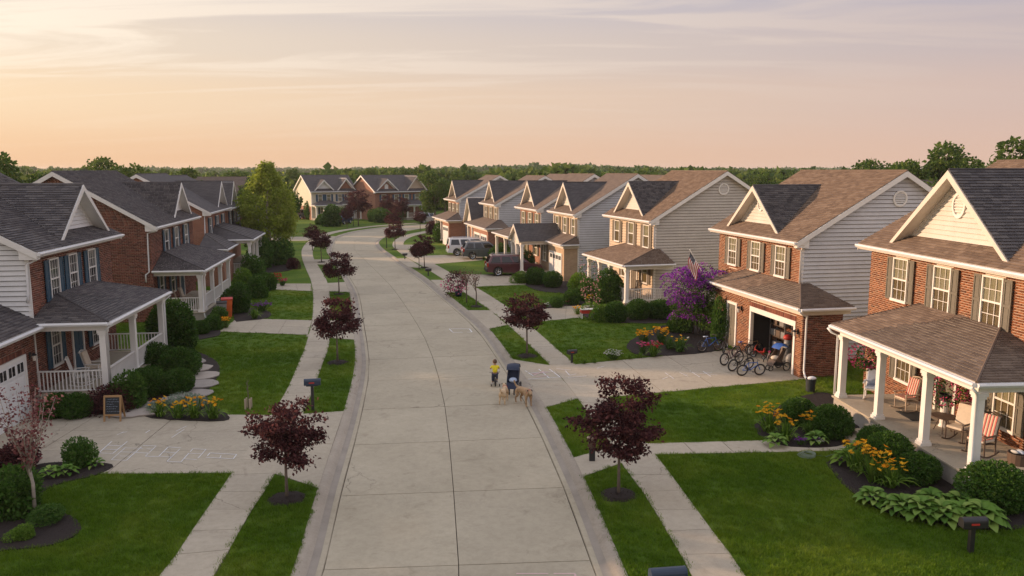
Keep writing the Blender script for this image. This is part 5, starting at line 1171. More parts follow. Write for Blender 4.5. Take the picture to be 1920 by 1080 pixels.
shrub('grey', 345, 770, 60, 'silver-leaved mound behind the orange lilies', .7); shrub('grey', 300, 772, 44, 'silver-leaved mound at the left end of the orange lilies', .7)
# ---- beds
bed([(1548, 868), (1580, 908), (1640, 952), (1720, 978), (1800, 990), (1930, 990), (1960, 940), (1800, 900), (1700, 850), (1640, 818), (1600, 845)])
bed([(1414, 798), (1424, 818), (1470, 836), (1545, 840), (1590, 830), (1610, 800), (1560, 740), (1500, 745), (1450, 770)])
bed([(1180, 640), (1176, 655), (1210, 668), (1305, 664), (1352, 655), (1360, 640), (1300, 610), (1240, 612)])
bed([(1092, 592), (1120, 602), (1170, 606), (1262, 606), (1272, 592), (1240, 575), (1110, 575)])
bed([(985, 535), (1010, 546), (1050, 550), (1085, 552), (1070, 525), (1000, 520)]); bed([(1015, 580), (1060, 575), (1118, 568), (1110, 560), (1060, 566), (1015, 574)])
bed([(72, 775), (200, 778), (250, 772), (292, 786), (428, 789), (400, 760), (388, 738), (412, 700), (398, 672), (330, 655), (250, 700), (180, 745), (110, 750)])
bed([(-40, 905), (75, 872), (150, 868), (214, 873), (178, 893), (122, 905), (78, 925), (80, 952), (132, 968), (152, 990), (138, 1008), (90, 1025), (0, 1034), (-60, 1036)])
bed([(345, 642), (380, 636), (412, 628), (405, 610), (370, 606), (340, 625)]); bed([(442, 604), (500, 597), (505, 585), (470, 578), (440, 590)]); bed([(455, 552), (505, 546), (505, 532), (460, 530)])
bed([(455, 515), (540, 508), (545, 495), (500, 485), (455, 490)])
# flagstone path by the near left porch
fp = empty('garden_path', (*G(330, 745), 0)); fp['kind'] = 'structure'; ox, oy = fp.location[0], fp.location[1]
for (px, py, rx, ry) in ((262, 772, .75, .55), (298, 762, .7, .4), (240, 779, .5, .3), (335, 752, .6, .45), (362, 740, .62, .5), (375, 722, .55, .55), (383, 706, .5, .55), (372, 692, .5, .5), (362, 680, .45, .45)):
    cx_, cy_ = G(px, py); n = 11; ph = random.random()*6; P = [(cx_-ox+cos(i*2*pi/n+ph)*rx*1.35*random.uniform(.85, 1.1), cy_-oy+sin(i*2*pi/n+ph)*ry*1.35*random.uniform(.85, 1.1), .04) for i in range(n)]
    a = MB(); a.prism(P, (0, 0, .035+random.random()*.008)); a.build('flagstone', M['flagstone'], fp)
# ---- flowers
def strap_leaves(n, L_, seed, mat, wd=.03, up=1.0, name='foliage'):
    r = np.random.default_rng(seed); V = []; F = []
    for i in range(n):
        a = r.uniform(0, 2*pi); l = L_*r.uniform(.7, 1.15); sp = r.uniform(.25, .95); o = r.normal(size=2)*.06; w_ = wd*r.uniform(.7, 1.2); b = len(V)
        for k in range(5):
            t = k/4; rr = sp*l*t; z = up*l*(1.25*t-.95*t*t*sp*1.15); ww = w_*(1-t**2.2)+.002; cx_, cy_ = o[0]+cos(a)*rr, o[1]+sin(a)*rr
            V += [(cx_-sin(a)*ww, cy_+cos(a)*ww, max(z, .01)), (cx_+sin(a)*ww, cy_-cos(a)*ww, max(z, .01)-.004)]
        for k in range(4): F.append((b+2*k, b+2*k+1, b+2*k+3, b+2*k+2))
    return npmesh(name, V, F, M[mat], True)
def lily_mesh(mat, r=.085):
    a = MB()
    for i in range(6):
        t = i*pi/3; c, s_ = cos(t), sin(t); p = lambda rr, w_, z: (c*rr-s_*w_, s_*rr+c*w_, z)
        a.add([(0, 0, 0), p(r*.5, r*.28, .035), p(r*1.0, r*.12, .045), p(r*1.18, 0, .03), p(r*1.0, -r*.12, .045), p(r*.5, -r*.28, .035)], [(0, 1, 2, 3), (0, 3, 4, 5)])
    a.ball((0, 0, .02), .016, 6, 4); return a.mesh('flower', M[mat])
FM = {k: lily_mesh(k) for k in ('petal_orange', 'petal_gold', 'petal_violet', 'petal_pink', 'petal_red', 'petal_white')}
fol = [strap_leaves(70, .75, 61, 'leaf_lime', .028), strap_leaves(80, .6, 62, 'leaf_hosta', .035), strap_leaves(60, .7, 63, 'leaf_bush', .025)]
def flower_clump(x, y, s, nf, petals, label, k=0, hgt=.75, name='lily_clump', group=None, cat='flowers', spread=.42, fs=1.0):
    o = empty(name, (x, y, .03), random.uniform(0, 6), label, cat, group)
    link('foliage', fol[k], o, sc=(s, s, s))
    st = MB(); F = []
    for i in range(int(nf*1.9)):
        a = random.uniform(0, 6.28); rr = spread*s*sqrt(random.random()); z = hgt*s*random.uniform(.72, 1.12); p = (cos(a)*rr, sin(a)*rr, z); st.tube([(p[0]*.25, p[1]*.25, 0), (p[0]*.7, p[1]*.7, z*.6), p], .006, 4, False); F.append(p)
    st.build('stems', M['leaf_bush'], o)
    for p in F: link('flower', FM[random.choice(petals)], o, p, (random.uniform(-.7, .7), random.uniform(-.7, .7), random.uniform(0, 6)), (fs*.78,)*3)
    return o
OG = ['petal_orange', 'petal_gold', 'petal_gold', 'petal_gold']
GL = 'orange lily clumps in the flower beds'
for (px, py, s, nf, k, lb) in ((1443, 812, 1.15, 16, 0, 'tall orange lily clump at the left of the bed before the porch steps'), (1472, 826, 1.0, 8, 0, 'lower orange lily clump in front of the tall one by the steps'), (1518, 815, .9, 9, 1, 'orange flowers in broad leaves left of the porch steps'),
    (1608, 885, 1.1, 11, 0, 'orange daisy-like clump at the left of the near right bed'), (1640, 905, 1.2, 16, 0, 'fullest orange clump in the near right bed'), (1668, 915, 1.0, 10, 0, 'orange clump right of the fullest one in the near right bed'),
    (300, 782, .8, 9, 0, 'orange lily clump at the left end of the driveway row'), (335, 785, .85, 7, 0, 'orange lily clump second in the driveway row'), (365, 785, .9, 9, 0, 'orange lily clump third in the driveway row'), (400, 786, .9, 8, 0, 'orange lily clump at the right end of the driveway row'),
    (1208, 650, 1.0, 26, 2, 'golden lily mass left of the purple vine'), (1240, 645, 1.0, 22, 2, 'golden lily mass nearer the purple vine'), (1105, 570, .7, 12, 1, 'yellow flowers in the red planter by the tan house'), (1083, 590, .7, 5, 0, 'yellow lily clump beside the third right driveway'),
    (424, 615, .7, 14, 1, 'orange flower pot clump beside the bins')):
    flower_clump(*G(px, py), s, nf, OG, lb, k, group=GL)
flower_clump(*G(1225, 668), 1.0, 14, ['petal_red', 'petal_pink'], 'red and pink lily clump before the golden lilies', 0, .6); flower_clump(*G(1205, 664), .7, 8, ['petal_pink'], 'small pink clump at the tip of the purple vine bed', 2)
flower_clump(*G(1275, 660), 1.3, 4, ['petal_gold', 'petal_white'], 'large arching green clump in front of the purple vine', 2, .6); flower_clump(*G(1255, 655), 1.1, 3, ['petal_gold'], 'arching green clump left of the bikes', 2, .6)
flower_clump(*G(1150, 675), .8, 40, ['petal_white'], 'low white-flowered mound at the driveway edge of the garage house lawn', 2, .45, fs=.55, spread=.6)
flower_clump(*G(478, 598), 1.0, 0, ['petal_white'], 'bright strappy grass clump at the edge of the second left driveway', 0)
flower_clump(*G(492, 585), 1.0, 40, ['petal_violet'], 'lavender-flowered mound by the second left driveway', 2, .55, fs=.7, spread=.7)
flower_clump(*G(516, 532), 1.0, 30, ['petal_red'], 'red flower mound beside the third left driveway', 2, .7, fs=1.1, spread=.55); flower_clump(*G(530, 536), .9, 18, ['petal_red', 'petal_pink'], 'small red flower mound at the lawn edge by the third left driveway', 2, .55, fs=.9)
flower_clump(*G(488, 515), 1.0, 16, ['petal_red'], 'reddish flowers under the birch shrubs', 2, .5); flower_clump(*G(1500, 835), .4, 14, ['petal_violet'], 'tiny violet flowers at the edge of the step bed', 2, .5, spread=.5, fs=.5); flower_clump(*G(1533, 836), .4, 16, ['petal_violet', 'petal_white'], 'tiny lilac flowers nearest the front walk', 2, .5, spread=.5, fs=.5)
for i, (px, py) in enumerate(((1095, 683), (1115, 681), (1180, 674), (1200, 672), (1225, 670))): flower_clump(*G(px, py), .42, 0, OG, ('first', 'second', 'third', 'fourth', 'fifth')[i]+' from the walk of the low green edging plants along the garage driveway', 0, group='edging plants along the driveway')
for i, (px, py, c) in enumerate(((1025, 577, 'petal_white'), (1050, 574, 'petal_white'), (1065, 572, 'petal_pink'))): flower_clump(*G(px, py), .5, 10, [c], ('pale border plant by the third right driveway, left end', 'pale border plant by the third right driveway, middle', 'pink border plant by the third right driveway')[i], 2, .5, fs=.6)
# hostas: every broad leaf is its own piece
def hleaf(mat, L_=.27, wd=.105):
    V = []; F = []; n = 6
    for k in range(n+1):
        t = k/n; ww = wd*sin(pi*min(.98, t*.92+.06))**.8; z = .10*L_*4*t*(1-t)-.16*L_*t*t*2.2
        V += [(L_*t, -ww, z+ww*.32), (L_*t, 0, z), (L_*t, ww, z+ww*.32)]
    for k in range(n): b = 3*k; F += [(b, b+1, b+4, b+3), (b+1, b+2, b+5, b+4)]
    return npmesh('leaf', V, F, M[mat], True)
hl = [hleaf('leaf_hosta'), hleaf('leaf_lime', .30, .08)]
def hosta(px, py, s, label, n=40, k=0, group='broad-leaved hostas in the beds', at=None):
    x, y = at or G(px, py); o = empty('hosta', (x, y, .04), 0, label, 'plant', group)
    for i in range(n):
        t = (i+.5)/n; a = i*2.399; el = 1.15-1.25*t; rr = .30*t**.6*s
        link('leaf', hl[k], o, (cos(a)*rr, sin(a)*rr, s*(.34-.24*t)), (random.uniform(-.3, .3), -el*.55, a), (s*random.uniform(.85, 1.2),)*3)
    return o
for i, (px, py, s, lb) in enumerate(((1690, 965, 1.05, 'leftmost hosta of the row at the front of the near right bed'), (1725, 972, 1.15, 'hosta second from the left in the near right row'), (1765, 978, 1.1, 'hosta in the middle of the near right row'), (1802, 980, 1.1, 'hosta right of the middle in the near right row'), (1840, 982, 1.15, 'rightmost hosta of the near right row'), (1745, 952, 1.0, 'hosta behind the near right row, left'), (1800, 958, 1.0, 'hosta behind the near right row, right'),
    (1590, 872, .95, 'light green hosta at the top of the near right bed by the walk'), (1612, 855, .9, 'light green hosta below the porch steps'), (1635, 945, .9, 'hosta under the orange clumps in the near right bed'),
    (95, 895, .7, 'bright hosta beside the bronze bush, left'), (125, 892, .7, 'bright hosta beside the bronze bush, right'), (1530, 832, .85, 'hosta at the corner of the step bed'), (1455, 836, .8, 'hosta at the front of the tall orange lilies'))):
    hosta(px, py, s, lb, 40 if px > 1580 else 22, 1 if i in (7, 8) else 0)
for (px, py) in ((180, 876),): o = hosta(px, py, .55, 'small blue-green hosta at the driveway edge', 16); 
# purple flowering vine on the corner of the garage house
def vine():
    r = np.random.default_rng(71); o = empty('flowering_vine', r2.world(6.8, -1.75), R(11.3), 'purple flowering vine massed over the far corner of the open garage', 'vine')
    mb = MB()
    for i in range(7): x0 = r.normal()*.5; mb.tube([(x0*.6, r.normal()*.3, 0), (x0, r.normal()*.3, 1.3), (x0*1.4, r.normal()*.3, 2.6)], [.04, .03, .015], 5)
    mb.build('stems', M['bark'], o, smooth=True)
    C = []
    for i in range(60): C.append((r.uniform(-1.5, 1.0), r.uniform(-1.1, 1.1), r.uniform(1.6, 3.45), r.uniform(.28, .48)))
    for i in range(46): C.append((r.uniform(-.7, .9), r.uniform(-.9, .9), r.uniform(.3, 2.4), r.uniform(.25, .42)))
    for i in range(26): C.append((r.uniform(-1.3, -.7), r.uniform(-.5, .9), r.uniform(.5, 2.2), r.uniform(.18, .32)))
    C = np.array(C); C[:, 2] -= .35*np.maximum(0, np.abs(C[:, 0]+.2)-.9)
    n = 9000; idx = r.integers(0, len(C), n); u = r.normal(size=(n, 3)); u /= np.linalg.norm(u, axis=1)[:, None]
    P = C[idx, :3]+u*C[idx, 3:4]; link('foliage', leafmesh('foliage', leaves(P, r.uniform(.07, .13, n), u, bias=.3), 'leaf_bush'), o)
    D = C[(C[:, 2] > 2.3) | ((C[:, 0] < -.2) & (C[:, 2] > .8))]; D = np.r_[D, D[D[:, 2] > 2.7]]; n = 6400; idx = r.integers(0, len(D), n); u = r.normal(size=(n, 3)); u /= np.linalg.norm(u, axis=1)[:, None]; u[:, 2] = np.abs(u[:, 2])*.8; u[:, 0] -= .25
    P = D[idx, :3]+u*D[idx, 3:4]*1.12; b = link('blossom', leafmesh('blossom', leaves(P, r.uniform(.07, .12, n), u, bias=.75, aspect=.95), 'petal_violet'), o); b['kind'] = 'stuff'
vine()
# pink climbing roses on the tan house porch
x, y = G(1136, 585); n = 500; P, u = shellpts(n, (.55, .5, 1.2), .4); P[:, 2] += 1.5
o = empty('climbing_rose', (x-.9, y+.6, 0), 0, 'pink climbing rose on the porch posts of the tan house', 'vine'); link('foliage', leafmesh('foliage', leaves(P[:400], .14, u[:400]), 'leaf_bush'), o); link('blossom', leafmesh('blossom', leaves(P[rng.integers(0, len(P), 160)]*1.05, .12, None, aspect=.9), 'petal_rose'), o)

# narrow climber by the side door of the open garage
P = r2.world(4.55, -1.75); shrub('bush', 0, 0, .75, 'narrow climbing plant by the side door of the open garage', 3.0, at=(P[0], P[1]))
x, y = G(1512, 856); o = MB()
for k in range(5): o.torus((.03*k, .02*k, .02+.012*k), .26-.02*k, .014, 'z', 24, 5)
o.tube([(.25, 0, .02), (.6, -.1, .02), (.9, .1, .02), (1.2, .05, .02)], .013, 5)
tag(o.build('garden_hose', M['leaf_grey'], None, (x, y, .02), smooth=True), 'loosely coiled pale blue-green garden hose at the end of the front walk', 'hose')
# ================================================ grass blades (one object, instanced tufts)
def tuft_mesh():
    r = np.random.default_rng(5); n = 26; V = []; F = []
    for i in range(n):
        x, y = r.normal(size=2)*.075; a = r.uniform(0, 2*pi); h = r.uniform(.035, .09); w_ = .0055; lx, ly = r.normal(size=2)*.025; b = len(V)
        V += [(x-cos(a)*w_, y-sin(a)*w_, -.005), (x+cos(a)*w_, y+sin(a)*w_, -.005), (x+lx*.5+cos(a)*w_*.7, y+ly*.5+sin(a)*w_*.7, h*.6), (x+lx*.5-cos(a)*w_*.7, y+ly*.5-sin(a)*w_*.7, h*.6), (x+lx*1.4, y+ly*1.4, h)]
        F += [(b, b+1, b+2), (b, b+2, b+3), (b+3, b+2, b+4)]
    return npmesh('grass', V, F, M['blade'])
def scatter_grass():
    r = np.random.default_rng(9); PTS = []
    for (x0, x1, y0, y1, den) in ((-20, 20, 14, 27, 95), (-22, 20, 27, 40, 52), (-26, 16, 40, 62, 22)):
        n = int((x1-x0)*(y1-y0)*den); p = np.c_[r.uniform(x0, x1, n), r.uniform(y0, y1, n)]
        p = p[np.abs(p[:, 0]) < p[:, 1]*.70+2]
        lx = np.interp(p[:, 1], LC[:, 1], LC[:, 0]); rx = np.interp(p[:, 1], RC[:, 1], RC[:, 0]); p = p[(p[:, 0] < lx-.03) | (p[:, 0] > rx+.03)]
        for m in MASK:
            lo, hi = m.min(0), m.max(0); c = (p[:, 0] > lo[0]) & (p[:, 0] < hi[0]) & (p[:, 1] > lo[1]) & (p[:, 1] < hi[1])
            if c.any():
                k = np.ones(len(p), bool); q = np.where(c)[0]; k[q] = ~inside(m, p[q]); p = p[k]
        PTS.append(p)
    P = np.concatenate(PTS); me = bpy.data.meshes.new('grass'); me.vertices.add(len(P)); me.vertices.foreach_set('co', np.c_[P, np.zeros(len(P))].astype(np.float32).ravel()); me.materials.append(M['blade'])
    o = link('grass', me); o['kind'] = 'stuff'
    src = link('grass_tuft', tuft_mesh(), None, (-11.0, 20.0, 0)); src['kind'] = 'stuff'
    g = bpy.data.node_groups.new('grass_scatter', 'GeometryNodeTree'); g.interface.new_socket('Geometry', in_out='INPUT', socket_type='NodeSocketGeometry'); g.interface.new_socket('Geometry', in_out='OUTPUT', socket_type='NodeSocketGeometry')
    n = g.nodes; gi = n.new('NodeGroupInput'); go = n.new('NodeGroupOutput'); ip = n.new('GeometryNodeInstanceOnPoints'); oi = n.new('GeometryNodeObjectInfo'); oi.inputs['Object'].default_value = src; oi.transform_space = 'ORIGINAL'
    rv = n.new('FunctionNodeRandomValue'); rv.data_type = 'FLOAT_VECTOR'; rv.inputs[0].default_value = (-.12, -.12, 0); rv.inputs[1].default_value = (.12, .12, 6.28)
    rs = n.new('FunctionNodeRandomValue'); rs.data_type = 'FLOAT'; rs.inputs[2].default_value = .75; rs.inputs[3].default_value = 1.25; rs.inputs['Seed'].default_value = 3
    l = g.links; l.new(gi.outputs[0], ip.inputs['Points']); l.new(oi.outputs['Geometry'], ip.inputs['Instance']); l.new(rv.outputs[0], ip.inputs['Rotation']); l.new(rs.outputs[1], ip.inputs['Scale']); l.new(ip.outputs[0], go.inputs[0])
    md = o.modifiers.new('scatter', 'NODES'); md.node_group = g
    print('grass tufts', len(P))
scatter_grass()
# ================================================ objects
flat('skin', (.42, .24, .16), .6); flat('hair', (.10, .055, .03), .7); flat('shirt_yellow', (.72, .60, .02), .8); flat('denim', (.025, .035, .07), .8); flat('shoe', (.5, .5, .5), .6)
flat('navy', (.012, .022, .055), .6); flat('blue', (.02, .09, .35), .5); flat('red', (.45, .03, .02), .5); flat('orange', (.65, .12, .02), .5); flat('pale_blue', (.40, .48, .62), .8)
flat('wood', (.36, .21, .09), .7); flat('wood_pale', (.45, .36, .27), .8); flat('wood_dark', (.10, .065, .045), .6); flat('wicker', (.60, .56, .47), .7, sc=40, var=.3, bmp=.5); flat('cloth_cream', (.62, .53, .42), .9)
flat('paint_white', (.62, .63, .65), .3, 0, .03, 2, coat=.6); flat('paint_grey', (.10, .11, .125), .3, .3, .05, 2, coat=.8); flat('paint_maroon', (.085, .022, .032), .28, .3, .05, 2, coat=.8); flat('paint_blue', (.015, .035, .13), .3, .3, .05, 2, coat=.8); flat('paint_silver', (.35, .37, .40), .3, .6, .05, 2, coat=.6)
flat('tail_red', (.35, .012, .01), .25, coat=.8); flat('lamp_clear', (.6, .6, .6), .15, coat=1); flat('chalk', (.72, .73, .74), .95, var=.2, sc=30); flat('chalk_pink', (.62, .44, .42), .95); flat('slate', (.018, .024, .028), .7); flat('plate', (.6, .6, .62), .5)
flat('terracotta', (.35, .14, .08), .8); flat('mail_blue', (.018, .035, .065), .4); flat('fur_tan', (.38, .25, .14), .9, var=.35, sc=9, bmp=.6); flat('fur_cream', (.55, .40, .24), .9, var=.35, sc=7, bmp=.6); flat('fur_dark', (.05, .035, .025), .9)
flat('plastic_grey', (.22, .22, .22), .5)
def skinfig(name, verts, edges, radii, mat, parent, sub=2, root=0):
    me = bpy.data.meshes.new(name); me.from_pydata(verts, edges, []); me.materials.append(M[mat]); o = link(name, me, parent)
    bm = bmesh.new(); bm.from_mesh(me); sk = bm.verts.layers.skin.verify(); bm.verts.ensure_lookup_table()
    for i, v in enumerate(bm.verts):
        r = radii[i]; v[sk].radius = (r, r) if not isinstance(r, tuple) else r; v[sk].use_root = (i == root)
    bm.to_mesh(me); bm.free(); m = o.modifiers.new('skin', 'SKIN'); m.use_smooth_shade = True; s = o.modifiers.new('sub', 'SUBSURF'); s.levels = sub; s.render_levels = sub; return o
# ---------------- bicycles
def wheel(parent, x, r, w_=.034, loc=None, rim='chrome', z=None):
    o = empty('wheel', (x, 0, r if z is None else z)); o.parent = parent
    if loc: o.location = loc
    a = MB(); a.torus((0, 0, 0), r-w_, w_, 'y', 28, 8); a.build('tyre', M['rubber'], o, smooth=True)
    a = MB(); a.torus((0, 0, 0), r-w_*2.1, .008, 'y', 24, 5); a.tube([(0, -.03, 0), (0, .03, 0)], .02, 8)
    for i in range(12): an = i*pi/6; a.tube([(0, .015*(-1)**i, 0), (cos(an)*(r-w_*2), 0, sin(an)*(r-w_*2))], .0025, 3, False)
    a.build('rim', M[rim], o); return o
def bicycle(x, y, rz, label, col='blue', r=.25, wb=.78, lean=.12, train=False, group='children\'s bikes parked in front of the open garage', z=.02, seat='dark'):
    o = empty('bicycle', (x, y, z), rz, label, 'bicycle', group); o.rotation_euler = (lean, 0, rz)
    A, B = -wb/2, wb/2; h = r*2.15; bb = (A+wb*.42, 0, r*.95); st = (A+wb*.30, 0, h+.02); ht = (B-.16, 0, h+.05); hb = (B-.10, 0, h-.10)
    wheel(o, A, r); wheel(o, B, r)
    a = MB()
    for p, q, t in ((bb, st, .018), (st, (ht[0], 0, ht[2]-.02), .017), (bb, (hb[0], 0, hb[2]+.03), .02), (ht, hb, .02), ((A, .05, r), st, .010), ((A, -.05, r), st, .010), ((A, .05, r), bb, .010), ((A, -.05, r), bb, .010), (hb, (B, .05, r), .012), (hb, (B, -.05, r), .012)): a.tube([p, q], t, 7)
    a.build('frame', M[col], o, smooth=True)
    a = MB(); a.tube([st, (st[0]-.03, 0, st[2]+.08)], .012, 6); a.add([(st[0]-.16, -.07, st[2]+.09), (st[0]-.16, .07, st[2]+.09), (st[0]+.10, .02, st[2]+.10), (st[0]+.10, -.02, st[2]+.10), (st[0]-.15, -.06, st[2]+.13), (st[0]-.15, .06, st[2]+.13), (st[0]+.09, .015, st[2]+.12), (st[0]+.09, -.015, st[2]+.12)], [(0, 1, 2, 3), (4, 5, 6, 7), (0, 1, 5, 4), (1, 2, 6, 5), (2, 3, 7, 6), (3, 0, 4, 7)]); a.build('saddle', M[seat], o)
    a = MB(); hz = ht[2]+.10; a.tube([ht, (ht[0]+.02, 0, hz)], .013, 6); a.tube([(ht[0]-.06, -.26, hz+.05), (ht[0]+.02, -.14, hz+.03), (ht[0]+.03, 0, hz), (ht[0]+.02, .14, hz+.03), (ht[0]-.06, .26, hz+.05)], .012, 7); a.build('handlebar', M['black_metal'], o, smooth=True)
    a = MB(); a.torus(bb, .07, .006, 'y', 18, 5); a.tube([(bb[0], -.06, bb[2]), (bb[0]+.12, -.06, bb[2]-.04)], .009, 5); a.tube([(bb[0], .06, bb[2]), (bb[0]-.12, .06, bb[2]+.04)], .009, 5); a.box(bb[0]+.08, bb[0]+.16, -.14, -.06, bb[2]-.055, bb[2]-.03); a.box(bb[0]-.16, bb[0]-.08, .06, .14, bb[2]+.03, bb[2]+.055); a.build('crank', M['black_metal'], o)
    if train:
        for sg in (-1, 1):
            k = empty('training_wheel', (A, sg*.2, .06)); k.parent = o; a = MB(); a.lathe([(.001, -.02), (.06, -.02), (.065, 0), (.06, .02), (.001, .02)], (0, 0, 0), 14, 'y'); a.build('tyre', M['rubber'], k); a = MB(); a.tube([(0, 0, 0), (0, -sg*.16, .16)], .008, 5); a.build('bracket', M['steel'], k)
    return o
for (px, py, dx, ang, lb, col, r, wb, seat) in ((1407, 705, 0, -2, 'blue and white small bike, frontmost of the row by the garage', 'blue', .27, .82, 'dark'), (1388, 695, 0, 14, 'dark mountain bike second in the row by the garage', 'black_metal', .29, .92, 'dark'),
    (1372, 684, 0, 20, 'dark red bike third in the row by the garage', 'paint_maroon', .30, .95, 'dark'), (1394, 669, 0, 12, 'black bike with blue saddle behind the row by the garage', 'black_metal', .29, .92, 'blue'), (1414, 664, 0, 25, 'brown bike at the back of the row before the garage door', 'wood', .27, .85, 'dark'), (1332, 660, 0, 8, 'slim blue bike leaning by the flower bed', 'blue', .30, .95, 'pale_blue'), (1360, 660, 0, 55, 'black bike leaning against the brick by the side door', 'black_metal', .30, .95, 'dark')):
    x, y = G(px, py); bicycle(x, y, R(11+ang), lb, col, r, wb, random.uniform(-.15, .15), seat=seat)
x, y = G(1440, 678); bicycle(x, y, R(70), 'tiny white and pink bike in front of the garage opening', 'chalk_pink', .18, .55, .1, True, seat='petal_pink')
# red tricycle
x, y = G(1424, 672); o = empty('tricycle', (x, y, .02), R(150), 'red child tricycle at the garage threshold', 'tricycle'); wheel(o, .3, .17); wheel(o, 0, .1, .02, (-.22, .18, .1)); wheel(o, 0, .1, .02, (-.22, -.18, .1))
a = MB(); a.tube([(.3, 0, .17), (.22, 0, .5), (.2, 0, .58)], .02, 7); a.tube([(.24, 0, .42), (0, 0, .28), (-.22, 0, .16)], .028, 7); a.tube([(-.22, -.18, .1), (-.22, .18, .1)], .015, 6); a.tube([(.16, -.2, .6), (.2, 0, .58), (.16, .2, .6)], .014, 6); a.build('frame', M['red'], o, smooth=True); a = MB(); a.box(-.2, .0, -.12, .12, .30, .34); a.box(-.24, -.19, -.12, .12, .30, .52); a.build('seat', M['red'], o, bevel=.015)
# covered stroller / trailer by the pier
def stroller(x, y, rz, label, hood, seatm, s=1, trim='pale_blue'):
    o = empty('stroller', (x, y, 0), rz, label, 'stroller'); o.scale = (s, s, s)
    for loc in ((-.30, .27, .2), (-.30, -.27, .2)): wheel(o, 0, .2, .022, loc)
    for sg in (-1, 1): wheel(o, 0, .13, .02, (.38, sg*.10, .13))
    a = MB()
    for sg in (-1, 1):
        a.tube([(-.30, sg*.24, .2), (.05, sg*.24, .55), (-.25, sg*.24, .95), (-.48, sg*.22, 1.08)], .014, 7); a.tube([(.38, sg*.12, .13), (.12, sg*.22, .5), (-.05, sg*.24, .7)], .014, 7)
    a.tube([(-.48, -.22, 1.08), (-.53, 0, 1.10), (-.48, .22, 1.08)], .018, 7); a.tube([(-.3, -.27, .2), (-.3, .27, .2)], .012, 6); a.build('frame', M['black_metal'], o, smooth=True)
    a = MB(); a.add([(.25, -.22, .48), (.25, .22, .48), (-.05, .22, .42), (-.05, -.22, .42), (-.28, .22, .98), (-.28, -.22, .98), (.40, -.2, .25), (.40, .2, .25)], [(0, 1, 2, 3), (3, 2, 4, 5), (6, 7, 1, 0)]); a.prism([(.26, -.23, .48), (-.05, -.23, .40), (-.28, -.23, .96), (-.1, -.23, .95), (.12, -.23, .66)], (0, .02, 0)); a.prism([(.26, .21, .48), (-.05, .21, .40), (-.28, .21, .96), (-.1, .21, .95), (.12, .21, .66)], (0, .02, 0)); a.build('seat', M[seatm], o)
    a = MB(); vs = []; n = 7
    for i in range(n+1):
        t = i/n; an = R(150)-R(120)*t
        for k in range(9): u = -1+k/4; vs.append((-.16+.36*cos(an)*(1-.12*u*u), .255*u, .78+.40*sin(an)*(1-.10*u*u)))
    a.add(vs, [(i*9+k, i*9+k+1, (i+1)*9+k+1, (i+1)*9+k) for i in range(n) for k in range(8)]); a.build('hood', M[hood], o, smooth=True)
    a = MB(); a.ball((.12, .02, .56), (.20, .17, .10), 12, 8); a.build('blanket', M[trim], o, smooth=True)
    a = MB(); a.box(-.28, .15, -.2, .2, .22, .34); a.build('basket', M['dark'], o, bevel=.03)
    return o
x, y = G(962, 736); stroller(x, y, R(-98), 'navy hooded stroller standing in the gutter between the two dogs', 'navy', 'denim', 1.0)
x, y = G(1456, 694); stroller(x, y, R(200), 'stroller with blue hood parked against the brick pier of the garage', 'blue', 'wood_dark', 1.05, 'cloth_cream')
# ---------------- boy on a bike
bx, by = G(928, 717); bike = bicycle(bx, by, R(95), 'small bike with training wheels ridden by the boy in yellow', 'black_metal', .19, .60, 0, True, None, -.1)
boy = empty('person', (bx, by, -.1), R(5), 'small boy in a yellow T-shirt and dark trousers seen from behind, riding a little bike', 'person')
V = [(0, -.10, .58), (0, -.06, .74), (0, -.02, .92), (0, .0, 1.0), (0, .01, 1.06), (.075, -.08, .54), (.10, .14, .50), (.11, .10, .22), (.11, .17, .16), (-.075, -.08, .54), (-.10, .10, .40), (-.11, .04, .14), (-.11, .12, .09), (.14, -.02, .93), (.21, .05, .78), (.20, .22, .74), (-.14, -.02, .93), (-.21, .05, .78), (-.20, .22, .74), (.19, .28, .74), (-.19, .28, .74)]
E_ = [(0, 1), (1, 2), (2, 3), (3, 4), (0, 5), (5, 6), (6, 7), (7, 8), (0, 9), (9, 10), (10, 11), (11, 12), (2, 13), (13, 14), (14, 15), (2, 16), (16, 17), (17, 18), (15, 19), (18, 20)]
skinfig('body', V, E_, [.10, .095, .10, .045, .045, .075, .055, .04, .04, .075, .055, .04, .04, .045, .032, .025, .045, .032, .025, .028, .028], 'skin', boy)
skinfig('shirt', [(0, -.10, .60), (0, -.07, .74), (0, -.02, .90), (0, -.005, .965), (.15, -.03, .92), (.20, .03, .82), (-.15, -.03, .92), (-.20, .03, .82)], [(0, 1), (1, 2), (2, 3), (2, 4), (4, 5), (2, 6), (6, 7)], [.125, .125, .12, .06, .06, .05, .06, .05], 'shirt_yellow', boy)
skinfig('trousers', [(0, -.10, .57), (.075, -.08, .53), (.10, .14, .50), (.11, .10, .24), (-.075, -.08, .53), (-.10, .10, .40), (-.11, .04, .16)], [(0, 1), (1, 2), (2, 3), (0, 4), (4, 5), (5, 6)], [.115, .09, .068, .052, .09, .068, .052], 'denim', boy)
a = MB(); a.ball((0, .015, 1.13), (.095, .11, .125), 16, 12); a.ball((.098, .015, 1.12), (.018, .025, .035), 8, 6); a.ball((-.098, .015, 1.12), (.018, .025, .035), 8, 6); a.ball((0, .125, 1.11), (.016, .025, .022), 8, 6); a.build('head', M['skin'], boy, smooth=True)
a = MB(); a.ball((0, .0, 1.16), (.104, .112, .115), 16, 10); a.build('hair', M['hair'], boy, smooth=True)
for sg, z0, y0 in ((1, .14, .15), (-1, .07, .10)):
    a = MB(); a.ball((sg*.11, y0, z0), (.045, .09, .04), 10, 7); a.build('shoe', M['shoe'], boy, smooth=True)
